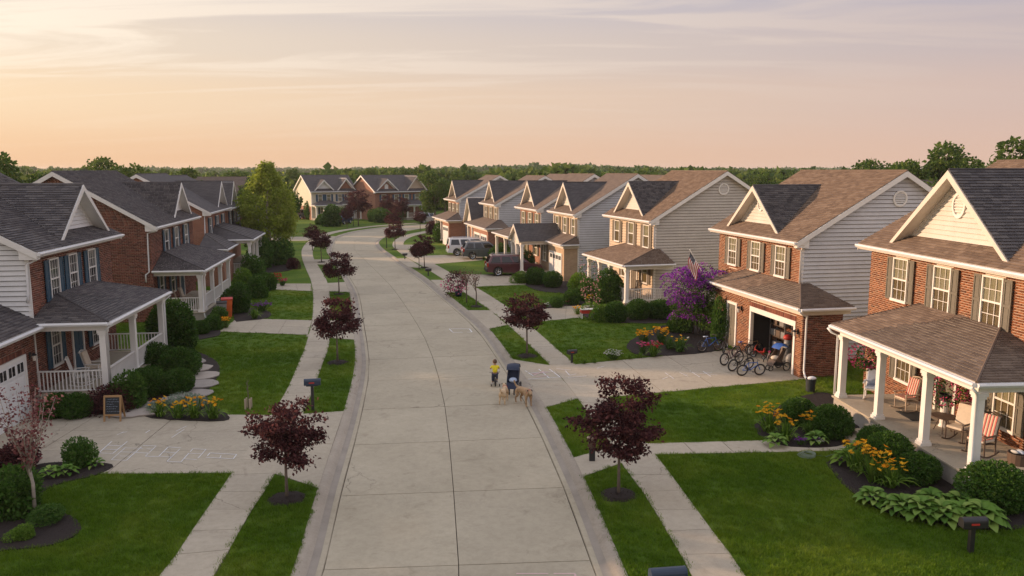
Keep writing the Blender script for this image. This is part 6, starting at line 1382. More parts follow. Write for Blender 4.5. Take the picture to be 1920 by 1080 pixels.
for sg in (-1, 1):
    a = MB()
    for k in range(4): a.tube([(sg*(.17+k*.014), .26, .755), (sg*(.17+k*.014), .31, .765), (sg*(.17+k*.014), .315, .735)], .008, 5)
    a.tube([(sg*.165, .26, .75), (sg*.15, .29, .735)], .009, 5); a.build('fingers', M['skin'], boy, smooth=True)
bike.scale = boy.scale = (.88,)*3
# ---------------- dogs
def dog(x, y, rz, label, mat, s=1, head=(0, .0), tail=1):
    o = empty('dog', (x, y, -.1), rz, label, 'dog'); o.scale = (s, s, s); hx, hz = head
    V = [(-.32, 0, .52), (-.10, 0, .53), (.14, 0, .52), (.30, 0, .54), (.42, hx*.35, .66+hz), (.52, hx*.8, .74+hz), (.62, hx*1.1, .71+hz), (.72, hx*1.5, .68+hz)]
    Rd = [(.11, .13), (.115, .12), (.13, .155), (.115, .13), .075, .085, .06, .035]; E_ = [(i, i+1) for i in range(7)]
    def leg(i, pts, rs):
        n0 = len(V); V.extend(pts); Rd.extend(rs); E_.append((i, n0)); E_.extend((n0+k, n0+k+1) for k in range(len(pts)-1))
    for sg in (-1, 1):
        leg(0, [(-.36, sg*.10, .42), (-.28, sg*.11, .30), (-.42, sg*.11, .19), (-.40, sg*.11, .04), (-.35, sg*.11, .025)], [.085, .055, .032, .028, .032])
        leg(3, [(.28, sg*.10, .40), (.27, sg*.105, .26), (.29, sg*.105, .14), (.29, sg*.105, .035), (.34, sg*.105, .025)], [.065, .042, .032, .028, .032])
    n0 = len(V); V += [(-.42, 0, .56), (-.52, .02*tail, .60), (-.60, .04*tail, .70), (-.60, .06*tail, .80)]; Rd += [.05, .038, .035, .02]; E_ += [(0, n0), (n0, n0+1), (n0+1, n0+2), (n0+2, n0+3)]
    skinfig('body', V, E_, Rd, mat, o, 2, 1)
    for sg in (-1, 1):
        a = MB(); hy = hx*.8; a.add([(.48, hy+sg*.05, .81+hz), (.54, hy+sg*.085, .80+hz), (.50, hy+sg*.12, .72+hz), (.46, hy+sg*.08, .80+hz), (.50, hy+sg*.13, .71+hz)], [(0, 1, 2), (0, 2, 3), (1, 4, 2), (3, 4, 0)]); a.build('ear', M['fur_dark'], o)
    a = MB(); a.ball((.745, hx*1.58, .69+hz), .022, 8, 6); a.build('nose', M['dark'], o, smooth=True)
    a = MB(); a.torus((.36, hx*.2, .60+hz*.5), .10, .012, 'x', 18, 5); a.build('collar', M['red'], o)
    return o
x, y = G(945, 750); dog(x, y, R(80), 'pale tan dog with its tail to the camera, left of the stroller', 'fur_cream', .92, (.12, -.08))
x, y = G(983, 754); dog(x, y, R(-58), 'bigger tan dog heading right in front of the stroller', 'fur_tan', 1.08, (-.12, -.12), -1)
# ---------------- vehicles
def suv(x, y, rz, label, paint, L_=4.8, van=False, group='cars parked on the driveways', z=.02):
    o = empty('parked_car', (x, y, z), rz, label, 'car', group); W_ = .93; r = .37; xa, xb = -L_/2+.95, L_/2-.92
    def arch(xc):
        return [(xc+(r+.07)*cos(t), r+(r+.07)*sin(t)) for t in np.linspace(pi, 0, 9)]
    low = [(-L_/2+.04, .38)]+[(xa-r-.07, .30)]+arch(xa)+[(xa+r+.07, .28), (xb-r-.07, .28)]+arch(xb)+[(xb+r+.07, .30), (L_/2-.02, .40), (L_/2, .72), (L_/2-.10, .93), (L_/2-1.1, 1.06), (-L_/2+.10, 1.08), (-L_/2, .8)]
    bm = bmesh.new()
    for sg in (0,):
        A = [bm.verts.new((p[0], -W_, p[1])) for p in low]; B = [bm.verts.new((p[0], W_, p[1])) for p in low]
        bm.faces.new(A); bm.faces.new(B[::-1]); n = len(low)
        for i in range(n): bm.faces.new((A[i], B[i], B[(i+1) % n], A[(i+1) % n]))
    bmesh.ops.recalc_face_normals(bm, faces=bm.faces); bmesh.ops.bevel(bm, geom=[e for e in bm.edges if len(e.link_faces) == 2 and e.calc_face_angle(0) > .6 and max(v.co.z for v in e.verts) > .65], offset=.055, segments=3, profile=.6, affect='EDGES')
    me = bpy.data.meshes.new('body'); bm.to_mesh(me); bm.free(); me.materials.append(M[paint]); link('body', me, o)
    H_ = 1.84 if van else 1.76; b0, b1 = (-L_/2+.05, L_/2-1.05); t0, t1 = (-L_/2+.18, L_/2-1.75) if van else (-L_/2+.42, L_/2-1.9); yb, yt = W_-.03, W_-.25; zb = 1.06
    def gh(xf, zf, y_): return None
    a = MB(); a.add([(b0, -yb, zb), (b1, -yb, zb), (b1, yb, zb), (b0, yb, zb), (t0, -yt, H_), (t1, -yt, H_), (t1, yt, H_), (t0, yt, H_)], [(0, 3, 2, 1), (4, 5, 6, 7), (0, 1, 5, 4), (1, 2, 6, 5), (2, 3, 7, 6), (3, 0, 4, 7)]); a.build('cabin', M[paint], o, bevel=.09)
    def pt(f, g, sg, e=.012):     # f along 0..1, g up 0..1 on a side
        xx0, xx1 = b0+(t0-b0)*g, b1+(t1-b1)*g; return (xx0+(xx1-xx0)*f, sg*(yb+(yt-yb)*g+e), zb+(H_-zb)*g)
    for sg in (-1, 1):
        for (f0, f1) in ((.06, .30), (.34, .60), (.64, .93)):
            a = MB(); p = [pt(f0, .12, sg), pt(f1, .12, sg), pt(f1-.01, .82, sg), pt(f0+.01, .82, sg)]; a.prism(p, (0, -sg*.02, 0)); a.build('side_window', M['car_glass'], o)
    for xx, sgn, nm in ((b0, -1, 'rear_window'), (b1, 1, 'windscreen')):
        tt = t0 if sgn < 0 else t1; q = lambda g, k: (xx+(tt-xx)*g+sgn*.013, k*((yb-.10)+(yt-.10-yb+.10)*g), zb+(H_-zb)*g)
        a = MB(); a.prism([q(.15, -1), q(.15, 1), q(.85, 1), q(.85, -1)], (-sgn*.03, 0, 0)); a.build(nm, M['car_glass'], o)
    for xc in (xa, xb):
        for sg in (-1, 1):
            w_ = empty('wheel', (xc, sg*(W_-.11), r)); w_.parent = o; a = MB(); a.lathe([(.24, -.12), (.34, -.12), (r, -.08), (r, .08), (.34, .12), (.24, .12)], (0, 0, 0), 24, 'y'); a.build('tyre', M['rubber'], w_, smooth=True)
            a = MB(); a.lathe([(.001, sg*.09), (.06, sg*.10), (.08, sg*.07)], (0, 0, 0), 16, 'y'); a.lathe([(.21, sg*.08), (.25, sg*.115), (.25, -sg*.1)], (0, 0, 0), 20, 'y')
            for i in range(5): an = i*2*pi/5; a.tube([(0, sg*.085, 0), (.23*cos(an), sg*.085, .23*sin(an))], .03, 5)
            a.build('rim', M['chrome'], w_)
            a = MB(); a.lathe([(.001, sg*.02), (.24, sg*.02)], (0, 0, 0), 16, 'y'); a.build('wheel_well', M['dark'], w_)
    for sg in (-1, 1):
        a = MB(); a.box(-L_/2-.012, -L_/2+.14, sg*(W_-.16)-.09, sg*(W_-.16)+.155 if sg > 0 else sg*(W_-.16)+.09, .80, 1.12) if sg > 0 else a.box(-L_/2-.012, -L_/2+.14, -W_-.005, -W_+.24, .80, 1.12); a.build('tail_light', M['tail_red'], o, bevel=.015)
        a = MB(); a.box(L_/2-.16, L_/2-.02, sg*(W_-.25)-.13, sg*(W_-.25)+.13, .72, .86); a.build('headlight', M['lamp_clear'], o, bevel=.02)
        a = MB(); a.tube([(b0+.5, sg*(yt-.06), H_+.05), (t1-.1, sg*(yt-.06), H_+.05)], .02, 6); [a.tube([(xx, sg*(yt-.06), H_-.02), (xx, sg*(yt-.06), H_+.05)], .015, 5) for xx in (b0+.6, (b0+t1)/2, t1-.2)]; a.build('roof_rail', M['steel'], o)
        a = MB(); a.box(b1-.55, b1-.40, sg*W_-(.0 if sg > 0 else .18), sg*W_+(.18 if sg > 0 else 0), 1.10, 1.22); a.build('wing_mirror', M[paint], o, bevel=.02)
        a = MB(); [a.box(xx, xx+.14, sg*(W_+.004)-.012, sg*(W_+.004)+.012, .93, .955) for xx in (-.5, .55)]; a.build('door_handle', M['chrome'], o)
        a = MB(); [a.box(xx, xx+.012, sg*(W_+.001)-.004, sg*(W_+.001)+.004, .38, 1.05) for xx in (-.75, .25, 1.15)]; a.build('door_seam', M['dark'], o)
    a = MB(); a.box(-L_/2-.05, -L_/2+.14, -W_+.03, W_-.03, .34, .60); a.build('rear_bumper', M['dark' if paint != 'paint_white' else paint], o, bevel=.03)
    a = MB(); a.box(L_/2-.14, L_/2+.04, -W_+.04, W_-.04, .32, .60); a.build('front_bumper', M['dark'], o, bevel=.03)
    a = MB(); a.box(-L_/2-.02, -L_/2+.02, -.24, .24, .84, .97); a.build('licence_plate', M['plate'], o)
    return o
def park(px, py, ang, *k, **kw):
    """px,py: contact of the near rear wheel"""
    x, y = G(px, py); a = R(ang); L_ = kw.get('L_', 4.8); dx = L_/2-.95; suv(x+cos(a)*dx-sin(a)*.85, y+sin(a)*dx+cos(a)*.85, a, *k, **kw)
park(934, 518, 9, 'dark maroon sport utility car, rear towards the street, nearest of the parked cars', 'paint_maroon')
park(886, 487, 10, 'charcoal sport utility car parked in front of the white van', 'paint_grey', L_=4.6)
park(857, 480, 11, 'white van-like car with dark windows behind the charcoal car', 'paint_white', L_=5.2, van=True)
x, y = G(642, 420); suv(x+0, y, R(78), 'dark blue car seen from behind at the left of the cream-sided house', 'paint_blue', 4.4)
x, y = G(566, 410); suv(x, y, R(60), 'pale car half hidden by the birch beyond the bend', 'paint_silver', 4.5); x, y = G(806, 418); suv(x, y, R(20), 'silver car at the far right end of the street', 'paint_silver', 4.5)
# ---------------- rocking chairs
def rocker(x, y, z, rz, label, mat='trim', cushion=None, striped=False, s=1, wick=False, group='rocking chairs on the porches'):
    o = empty('rocking_chair', (x, y, z), rz, label, 'rocking chair', group); o.scale = (s, s, s)
    def b(nm, f, m=mat, **k): a = MB(); f(a); return a.build(nm, M[m], o, **k)
    for sg in (-1, 1):
        b('rocker', lambda a: a.tube([(sg*.27, -.42+.84*i/8., .02+.10*((i-4)/4.)**2) for i in range(9)], .022, 6), smooth=True)
        b('leg', lambda a: a.tube([(sg*.27, .22, .06), (sg*.27, .24, .62)], .022, 6)); b('leg', lambda a: a.tube([(sg*.27, -.24, .06), (sg*.26, -.26, .60)], .022, 6))
        b('armrest', lambda a: a.box(sg*.30-.04, sg*.30+.04, -.28, .30, .61, .64), bevel=.01)
    if wick: b('seat', lambda a: a.box(-.27, .27, -.26, .28, .38, .44), 'wicker', bevel=.02)
    else:
        for i in range(6): b('seat_slat', lambda a: a.box(-.27, .27, -.26+i*.09, -.19+i*.09, .40-.012*(5-i), .42-.012*(5-i)))
    if wick:
        b('backrest', lambda a: a.prism([(-.26, -.27, .45), (.26, -.27, .45), (.27, -.42, 1.05), (.18, -.45, 1.17), (-.18, -.45, 1.17), (-.27, -.42, 1.05)], (0, .03, 0)), 'wicker')
        b('back_frame', lambda a: a.tube([(-.27, -.26, .40), (-.28, -.42, 1.05), (-.18, -.45, 1.19), (.18, -.45, 1.19), (.28, -.42, 1.05), (.27, -.26, .40)], .024, 7), smooth=True)
    else:
        for i in range(6): xx = -.22+i*.088; b('back_slat', lambda a: a.prism([(xx-.03, -.27, .42), (xx+.03, -.27, .42), (xx+.03, -.46, 1.12), (xx-.03, -.46, 1.12)], (0, .018, 0)))
        b('back_rail', lambda a: a.tube([(-.27, -.47, 1.12), (0, -.48, 1.17), (.27, -.47, 1.12)], .026, 6), smooth=True); b('back_rail', lambda a: a.tube([(-.27, -.27, .44), (.27, -.27, .44)], .02, 6))
    if cushion:
        c1 = b('seat_cushion', lambda a: a.box(-.25, .25, -.24, .27, .43, .51), cushion, bevel=.03)
        c2 = b('back_cushion', lambda a: a.prism([(-.25, -.25, .50), (.25, -.25, .50), (.25, -.42, 1.12), (-.25, -.42, 1.12)], (0, .09, .02)), cushion, bevel=.03)
        if striped:
            for i in range(5):
                xx = -.20+i*.1; a = MB(); a.prism([(xx-.018, -.158, .525), (xx+.018, -.158, .525), (xx+.018, -.325, 1.14), (xx-.018, -.325, 1.14)], (0, .012, 0)); a.build('stripe', M['red'], c2); a = MB(); a.box(xx-.018, xx+.018, -.22, .272, .50, .514); a.build('stripe', M['red'], c1)
    return o
def onr(h, u, v): return h.world(u, v)[:2]
P = onr(r1, 6.15, -1.6); rocker(P[0], P[1], .6, R(150), 'white wicker rocker at the far end of the near right porch under the flower basket', 'trim', 'pale_blue', wick=True, s=1.05)
P = onr(r1, 4.8, -1.15); rocker(P[0], P[1], .6, R(105), 'wooden rocker with a striped blanket, second on the near right porch', 'wood_pale', 'cloth_cream', True, 1.0)
P = onr(r1, 1.55, -1.35); rocker(P[0], P[1], .6, R(120), 'dark rocker with cream and red cushions behind the corner post of the near right porch', 'wood_dark', 'cloth_cream', False, 1.0)
P = onr(r1, .35, -1.45); rocker(P[0], P[1], .6, R(115), 'dark rocker with red and cream striped cushion, nearest the camera', 'wood_dark', 'cloth_cream', True, 1.05)
P = onr(l1, 1.1, -1.1); rocker(P[0], P[1], .6, R(-70), 'white rocker left of a pair on the near left porch', 'trim'); P = onr(l1, 2.2, -1.2); rocker(P[0], P[1], .6, R(-80), 'white rocker with armrests right of a pair on the near left porch', 'trim', 'cloth_cream')
P = onr(l2, 1.5, -1.2); rocker(P[0], P[1], .5, R(-60), 'wicker chair behind ferns on the second left porch', 'wood_pale', wick=True); P = onr(l2, 2.8, -1.2); rocker(P[0], P[1], .5, R(-80), 'pale chair on the second left porch', 'wood_pale', 'cloth_cream')
P = onr(r3, .2, -1.2); rocker(P[0], P[1], .45, R(140), 'dark wooden chair on the tan house porch behind the railing', 'wood_dark')
P = onr(l2, .9, -1.9); flower_clump(P[0], P[1], .9, 0, OG, 'big fern in a pot on the second left porch', 2, cat='plant', name='potted_fern').location.z = .75
# ---------------- hanging baskets and pots
def basket(x, y, z, label, top, seed, r=.42, petal='petal_pink', pot=True):
    o = empty('flower_basket', (x, y, z), 0, label, 'flower basket'); P, u = shellpts(700, (r, r, r*.8), .3, 8, -.9)
    link('foliage', leafmesh('foliage', leaves(P*.95, .09, u), 'leaf_bush'), o); Q, u2 = shellpts(330, (r*1.05, r*1.05, r*.85), .3, 8, -.7, .9); link('blossom', leafmesh('blossom', leaves(Q, .085, u2, aspect=.95, bias=.7), petal), o)
    a = MB(); a.lathe([(.001, -.28), (.14, -.28), (.2, -.05)], (0, 0, 0), 14); a.build('pot', M['dark'], o)
    if top:
        a = MB(); [a.tube([(.18*cos(t), .18*sin(t), 0), (0, 0, top)], .006, 4) for t in (0, 2.1, 4.2)]; a.build('chain', M['steel'], o)
    return o
P = onr(r1, 6.2, -1.9); basket(P[0], P[1], 2.1, 'pink petunia basket hanging at the far end of the near right porch', .95, 1)
P = onr(r1, 3.0, -.9); basket(P[0], P[1], 1.75, 'large pink and mauve flower basket on a white stand beside the front door', 0, 2, .52)
a = MB(); a.lathe([(.16, 0), (.12, .1), (.13, .9), (.17, .92), (.001, .93)], (P[0], P[1], .6), 14); tag(a.build('planter_stand', M['trim']), 'white pedestal carrying the big pink basket by the front door', 'stand')
P = onr(r1, 3.35, -1.0); a = MB(); a.lathe([(.001, .5), (.38, .5), (.38, .54), (.001, .54)], (0, 0, 0), 20); [a.tube([(.3*cos(t), .3*sin(t), 0), (.1*cos(t), .1*sin(t), .5)], .015, 5) for t in (0, 2.1, 4.2)]; tag(a.build('side_table', M['wood_dark'], None, (P[0]-.2, P[1]-.9, .6)), 'small round dark table on the near right porch with flowers above', 'table')
a = MB(); a.prism([(0, 0, 0), (.75, .05, 0), (.7, 1.15, 0), (-.05, 1.1, 0)], (0, 0, .02)); P = onr(r1, 3.6, -1.6); tag(a.build('doormat', M['slate'], None, (P[0], P[1], .6)), 'black doormat on the near right porch before the door', 'mat')
P = onr(r1, 1.05, -.6); o = empty('porch_crate', (P[0], P[1], .6), .3, 'low dark basket holding white shoes by the brick wall of the near right porch', 'basket'); P = onr(r1, -.45, -.85); o.location = (P[0], P[1], .6)
a = MB(); a.lathe([(.001, 0), (.26, 0), (.29, .34), (.27, .34), (.24, .04)], (0, 0, 0), 14); a.build('basket_body', M['wood_dark'], o)
for i in range(3): a = MB(); a.ball((-.1+i*.1, .05*(-1)**i, .36), (.05, .13, .05), 10, 6); a.build('shoe', M['pale_blue' if i % 2 else 'shoe'], o, smooth=True)
# ---------------- mailboxes
def mailbox(x, y, rz, label, mat='black_metal', post='black_metal', h=1.05, s=1, flag=True, group='mailboxes along the street'):
    o = empty('mailbox', (x, y, 0), rz, label, 'mailbox', group); o.scale = (s, s, s)
    n = 9; P = [(-.27, .10*cos(pi*i/n)*1.0, .12+.10*sin(pi*i/n)) for i in range(n+1)]; P = [(-.27, .10, 0)]+P+[(-.27, -.10, 0)]; a = MB(); a.prism([(p[0], p[1], p[2]+h) for p in P], (.54, 0, 0)); a.build('box', M[mat], o)
    a = MB(); a.prism([(.27, p[1]*1.06, p[2]*1.04+h-.005) for p in P], (.02, 0, 0)); a.tube([(.29, 0, h+.16), (.32, 0, h+.16)], .012, 6); a.build('door', M[mat], o)
    a = MB(); a.box(-.05, .05, -.05, .05, 0, h); a.box(-.2, .2, -.04, .04, h-.05, h); a.build('post', M[post], o)
    if flag: a = MB(); a.box(-.10, .08, -.125, -.112, h+.07, h+.11); a.build('signal_flag', M['red'], o)
    return o
mailbox(*G(587, 771), R(10), 'dark blue mailbox on a grey post in the left verge beyond the hopscotch driveway', 'mail_blue', 'black_metal', .95, 1.08)
mailbox(*G(1819, 1037), R(4), 'black mailbox on a post at the edge of the near right lawn', 'black_metal', 'black_metal', .62, 1.08)
mailbox(*G(1072, 681), R(20), 'black mailbox in front of the garage house lawn, beside the right walk', 'black_metal', 'black_metal', .55, .85)
mailbox(2.95, 14.25, R(8), 'navy mailbox cut off by the bottom edge of the photo, right verge', 'mail_blue', 'black_metal', 1.0, 1.25)
mailbox(*G(759, 486), R(15), 'small black mailbox in the right verge near the bend', 'black_metal', 'black_metal', .45, .9, False); mailbox(*G(803, 517), R(15), 'small black mailbox under the broad purple tree', 'black_metal', 'black_metal', .45, .95, False)
# black yard lantern / paper box beside the kerb
x, y = G(1110, 864); o = empty('post_lantern', (x, y, 0), 0, 'knee-high black post lantern with tan cap in the right verge behind the big purple tree', 'lamp'); a = MB(); a.box(-.09, .09, -.07, .07, 0, .42); a.build('post', M['black_metal'], o, bevel=.01); a = MB(); a.box(-.11, .11, -.09, .09, .42, .68); a.build('box', M['wood_dark'], o, bevel=.02); a = MB(); a.ball((-.05, 0, .74), (.13, .1, .08), 10, 6); a.build('cap', M['wood_pale'], o, smooth=True)
for (px, py, h_, lb) in ((725, 465, 1.7, 'dark lamp post in the verge inside the bend'), (663, 424, 1.6, 'black post on the lawn before the cream-sided house')):
    x, y = G(px, py); o = empty('lamp_post', (x, y, 0), 0, lb, 'lamp post'); a = MB(); a.tube([(0, 0, 0), (0, 0, h_)], .05, 6); a.build('post', M['black_metal'], o); a = MB(); a.lathe([(.06, 0), (.13, .3), (.02, .42)], (0, 0, h_), 8); a.build('lantern', M['wood_dark'], o)
# sapling with wooden guard on the left lawn
x, y = G(466, 766); o = empty('sapling', (x, y, 0), 0, 'tiny staked sapling in a wooden guard on the near left lawn', 'tree'); a = MB(); a.tube([(0, 0, 0), (.01, 0, .5), (-.01, .01, 1.12)], [.02, .018, .008], 6); [a.tube([(0, 0, z), (.07*(-1)**i, .03, z+.12)], .008, 4) for i, z in enumerate((.6, .7, .8, .9, 1.0))]; a.build('trunk', M['bark'], o)
for i, (dx, dy) in enumerate(((-.09, -.09), (.09, -.09), (.09, .09), (-.09, .09))): a = MB(); a.box(dx-.025, dx+.025, dy-.025, dy+.025, 0, .40); a.build('guard_stake', M['wood_pale'], o)
# chalkboard sign
x, y = G(214, 789); o = empty('chalkboard_sign', (x, y, .02), R(4), 'wooden A-frame chalkboard with handwriting on the near left driveway', 'sign'); t_ = .16
for sg in (-1, 1):
    for y0, y1 in ((-t_, 0), (t_+.1, .035)): a = MB(); a.prism([(sg*.28-.03, y0, 0), (sg*.28+.03, y0, 0), (sg*.28+.03, y1, .92), (sg*.28-.03, y1, .92)], (0, .03, 0)); a.build('leg', M['wood'], o)
P_ = lambda u, z, e=0: (u, -t_+t_*z/.92-e, z)
a = MB(); a.prism([P_(-.25, .86), P_(.25, .86), P_(.25, .93), P_(-.25, .93)], (0, .03, 0)); a.build('rail', M['wood'], o); a = MB(); a.prism([P_(-.25, .20), P_(.25, .20), P_(.25, .26), P_(-.25, .26)], (0, .03, 0)); a.build('rail', M['wood'], o)
a = MB(); a.prism([P_(-.25, .26, -.008), P_(.25, .26, -.008), P_(.25, .86, -.008), P_(-.25, .86, -.008)], (0, .012, 0)); bd_ = a.build('board', M['slate'], o); a = MB()
for k, (w0, w1) in enumerate(((-.16, .18), (-.20, .17), (-.19, .05), (-.20, .12), (-.20, .14), (-.18, .20))):
    zz = .79-k*.085; u = w0
    while u < w1:
        n = random.randint(2, 5)
        for _ in range(n): d = random.uniform(.012, .02); a.tube([P_(u, zz+random.uniform(-.014, .014), .004), P_(u+d, zz+random.uniform(-.018, .018), .004)], .0035, 3, False); u += d
        u += .018
a.build('handwriting', M['pale_blue'], bd_)
# ---------------- chalk drawings (flat marks on the paving)
def chalk(lines, label, name='chalk_drawing', mat='chalk', w_=.03, z=.0285):
    a = MB()
    for ln in lines:
        P = [Vector((*G(*p), 0)) for p in ln]
        for p, q in zip(P[:-1], P[1:]):
            d = (q-p); 
            if d.length < 1e-4: continue
            n_ = Vector((-d.y, d.x, 0)).normalized()*w_*.5*random.uniform(.8, 1.2); m = max(1, int(d.length/.12))
            for i in range(m):
                s0, s1 = p+d*i/m, p+d*(i+1)/m
                if random.random() < .06: continue
                a.add([(s0.x-n_.x, s0.y-n_.y, z), (s1.x-n_.x, s1.y-n_.y, z), (s1.x+n_.x, s1.y+n_.y, z), (s0.x+n_.x, s0.y+n_.y, z)], [(0, 1, 2, 3)])
    return tag(a.build(name, M[mat]), label, 'chalk drawing')
Z = lambda *q: [(x/4., 810+y/4.) for x, y in q]
chalk([Z((742,162),(840,75)), Z((845,168),(955,77)), Z((742,162),(845,168)), Z((775,135),(880,138)), Z((805,105),(915,110)), Z((836,214),(940,123)), Z((948,219),(1072,108)), Z((836,214),(948,219)), Z((870,185),(985,188)), Z((905,155),(1020,158)), Z((940,125),(1045,128)), Z((1072,108),(1172,110)), Z((1172,110),(1090,188)), Z((1050,128),(1150,135)), Z((1020,160),(1125,165)), Z((1090,188),(1190,190)), Z((1190,190),(1262,118),(1358,125)), Z((1358,125),(1253,226)), Z((1253,226),(1356,232)), Z((1356,232),(1447,132)), Z((1447,132),(1545,136),(1476,213)), Z((1476,213),(1375,208)), Z((1410,165),(1510,170)), Z((1225,155),(1325,162)), Z((1195,188),(1290,194)), Z((1545,196),(1575,163),(1775,174),(1750,207),(1545,196)), Z((1665,168),(1648,203))], 'white chalk hopscotch grid on the near left driveway', w_=.024)
chalk([[(219, 817), (232, 811)], [(225, 814), (245, 809)], [(273, 813), (281, 808)], [(322, 822), (346, 806)], [(330, 810), (350, 800)]], 'faint chalk scribbles above the hopscotch grid', w_=.025)
chalk([[(985, 696), (1000, 706)], [(1010, 693), (1030, 710)], [(1030, 693), (1050, 708)], [(990, 712), (1052, 708)], [(995, 700), (1040, 698)], [(1060, 696), (1068, 705), (1080, 702)], [(1043, 692), (1070, 695)], [(1065, 709), (1100, 706)]], 'pale chalk drawing on the apron of the garage driveway', w_=.035)
chalk([[(996, 702), (1028, 699)], [(1005, 708), (1030, 705)], [(1000, 705), (1020, 697)]], 'pinkish chalk patch on the apron of the garage driveway', mat='chalk_pink', w_=.07, z=.0325)
chalk([[(1247, 700), (1263, 711)], [(1274, 699), (1290, 707)], [(1293, 696), (1312, 708)], [(1318, 697), (1333, 707)], [(1320, 700), (1335, 700)], [(1242, 712), (1252, 708)], [(1278, 702), (1290, 703)], [(1300, 700), (1345, 704)]], 'row of faint chalk strokes on the garage driveway', w_=.03)
chalk([[(1120, 691), (1132, 688)], [(1118, 693), (1124, 693)]], 'short chalk tick near the walk on the garage driveway', w_=.03); chalk([[(842, 613), (850, 620), (885, 619), (880, 613), (845, 613)]], 'faint chalk rectangle on the street at the third right driveway', z=-.108, w_=.05)
chalk([[(968, 1067), (1078, 1067), (1082, 1085), (966, 1085)]], 'pinkish chalk box on the street at the bottom edge', mat='chalk_pink', z=-.108, w_=.05)
# ---------------- flag
fx, fy, _ = r2.world(6.9, -1.5); fo = empty('flag', (fx-1.25, fy-1.9, 3.85), R(8), 'striped red, white and blue national flag on a slanted pole above the purple vine', 'flag'); a = MB(); a.tube([(.55, 0, -.1), (-.10, 0, 1.0)], .018, 6); a.build('pole', M['trim'], fo); a = MB(); a.ball((-.11, 0, 1.02), .03, 8, 6); a.build('finial', M['trim'], fo)
def fp_(s, t):   # s along the hoist on the pole (0 top), t away from it, hanging
    bx_, bz_ = -.08+s*.50, .96-s*.80; return (bx_-.14*t+.03*sin(t*7+s*3), .05*sin(t*6+s*4), bz_-t*.78)
st_ = [('petal_red', []), ('trim', [])]
for i in range(13):
    a = MB(); n = 8; t0 = .4 if i < 7 else 0; vs = []
    for k in range(n+1): t = t0+(1-t0)*k/n; vs += [fp_(i/13, t), fp_((i+1)/13, t)]
    a.add(vs, [(2*k, 2*k+1, 2*k+3, 2*k+2) for k in range(n)]); a.build('stripe', M['red' if i % 2 == 0 else 'trim'], fo)
a = MB(); vs = []; n = 5
for k in range(n+1):
    for j in range(n+1): vs.append(fp_(7/13*j/n, .4*k/n))
a.add(vs, [(k*6+j, k*6+j+1, (k+1)*6+j+1, (k+1)*6+j) for k in range(n) for j in range(n)]); cn = a.build('canton', M['navy'], fo); a = MB()
for k in range(9):
    for j in range(6 if k % 2 == 0 else 5):
        c = Vector(fp_(7/13*(j+.6+.5*(k % 2))/6.2, .4*(k+.6)/9.2)); vs = []
        for q in range(10): rr = .016 if q % 2 == 0 else .007; vs.append((c.x+rr*sin(q*pi/5), c.y-.006, c.z+rr*cos(q*pi/5)))
        a.add(vs, [tuple(range(10))])
a.build('stars', M['trim'], cn)
# ---------------- things round the houses
def bin_(x, y, label, body_, lid, s=1, h=1.0):
    o = empty('wheeled_bin', (x, y, 0), R(20), label, 'bin'); o.scale = (s, s, s); a = MB(); a.add([(-.22, -.22, 0), (.22, -.22, 0), (.22, .22, 0), (-.22, .22, 0), (-.29, -.30, h), (.29, -.30, h), (.29, .30, h), (-.29, .30, h)], [(0, 3, 2, 1), (4, 5, 6, 7), (0, 1, 5, 4), (1, 2, 6, 5), (2, 3, 7, 6), (3, 0, 4, 7)]); a.build('bin_body', M[body_], o, bevel=.02); a = MB(); a.prism([(-.31, -.33, h), (-.31, .33, h), (-.31, .33, h+.05), (-.31, 0, h+.12), (-.31, -.33, h+.05)], (.62, 0, 0)); a.build('lid', M[lid], o)
    a = MB(); [a.lathe([(.001, -.03), (.1, -.03), (.1, .03), (.001, .03)], (sg*.22, .26, .1), 12, 'x') for sg in (-1, 1)]; a.build('wheels', M['rubber'], o)
bin_(*G(417, 598), 'grey wheeled bin with dark lid before the second left house', 'plastic_grey', 'dark'); bin_(*G(427, 594), 'orange-red wheeled bin behind the grey one', 'orange', 'red', 1.1)
x, y = G(1519, 735); o = empty('trash_can', (x, y, 0), 0, 'dark mesh trash can with a white bag at the far right porch corner', 'bin'); o.scale = (.85, .85, .8); a = MB(); a.lathe([(.001, 0), (.2, 0), (.24, .7), (.22, .7), (.19, .03)], (0, 0, 0), 16); a.build('can_body', M['slate'], o); a = MB(); a.ball((.05, 0, .72), (.22, .16, .1), 10, 6); a.build('bag', M['chalk'], o, smooth=True)
x, y = G(860, 556); o = empty('potted_tree', (x, y, 0), 0, 'crimson and pink flowering bush in a navy pot in the right verge', 'plant'); a = MB(); a.lathe([(.001, 0), (.2, 0), (.28, .42), (.25, .42), (.2, .3)], (0, 0, 0), 16); a.build('pot', M['navy'], o, smooth=True)
Q, u = shellpts(900, (.6, .6, .7), .5, 8, -1, .3); Q[:, 2] += 1.15; Q[:, 0] -= .25*(1-Q[:, 2]*.4); link('foliage', leafmesh('foliage', leaves(Q, .13, u), 'leaf_purple'), o); Q, u = shellpts(180, (.62, .62, .4), .5, 8, -1, .5); Q[:, 2] += .75; Q[:, 0] -= .2; link('blossom', leafmesh('blossom', leaves(Q, .12, u, aspect=.9), 'petal_pink'), o); a = MB(); a.tube([(0, 0, .3), (-.05, 0, 1.2)], .03, 6); a.build('trunk', M['bark'], o)
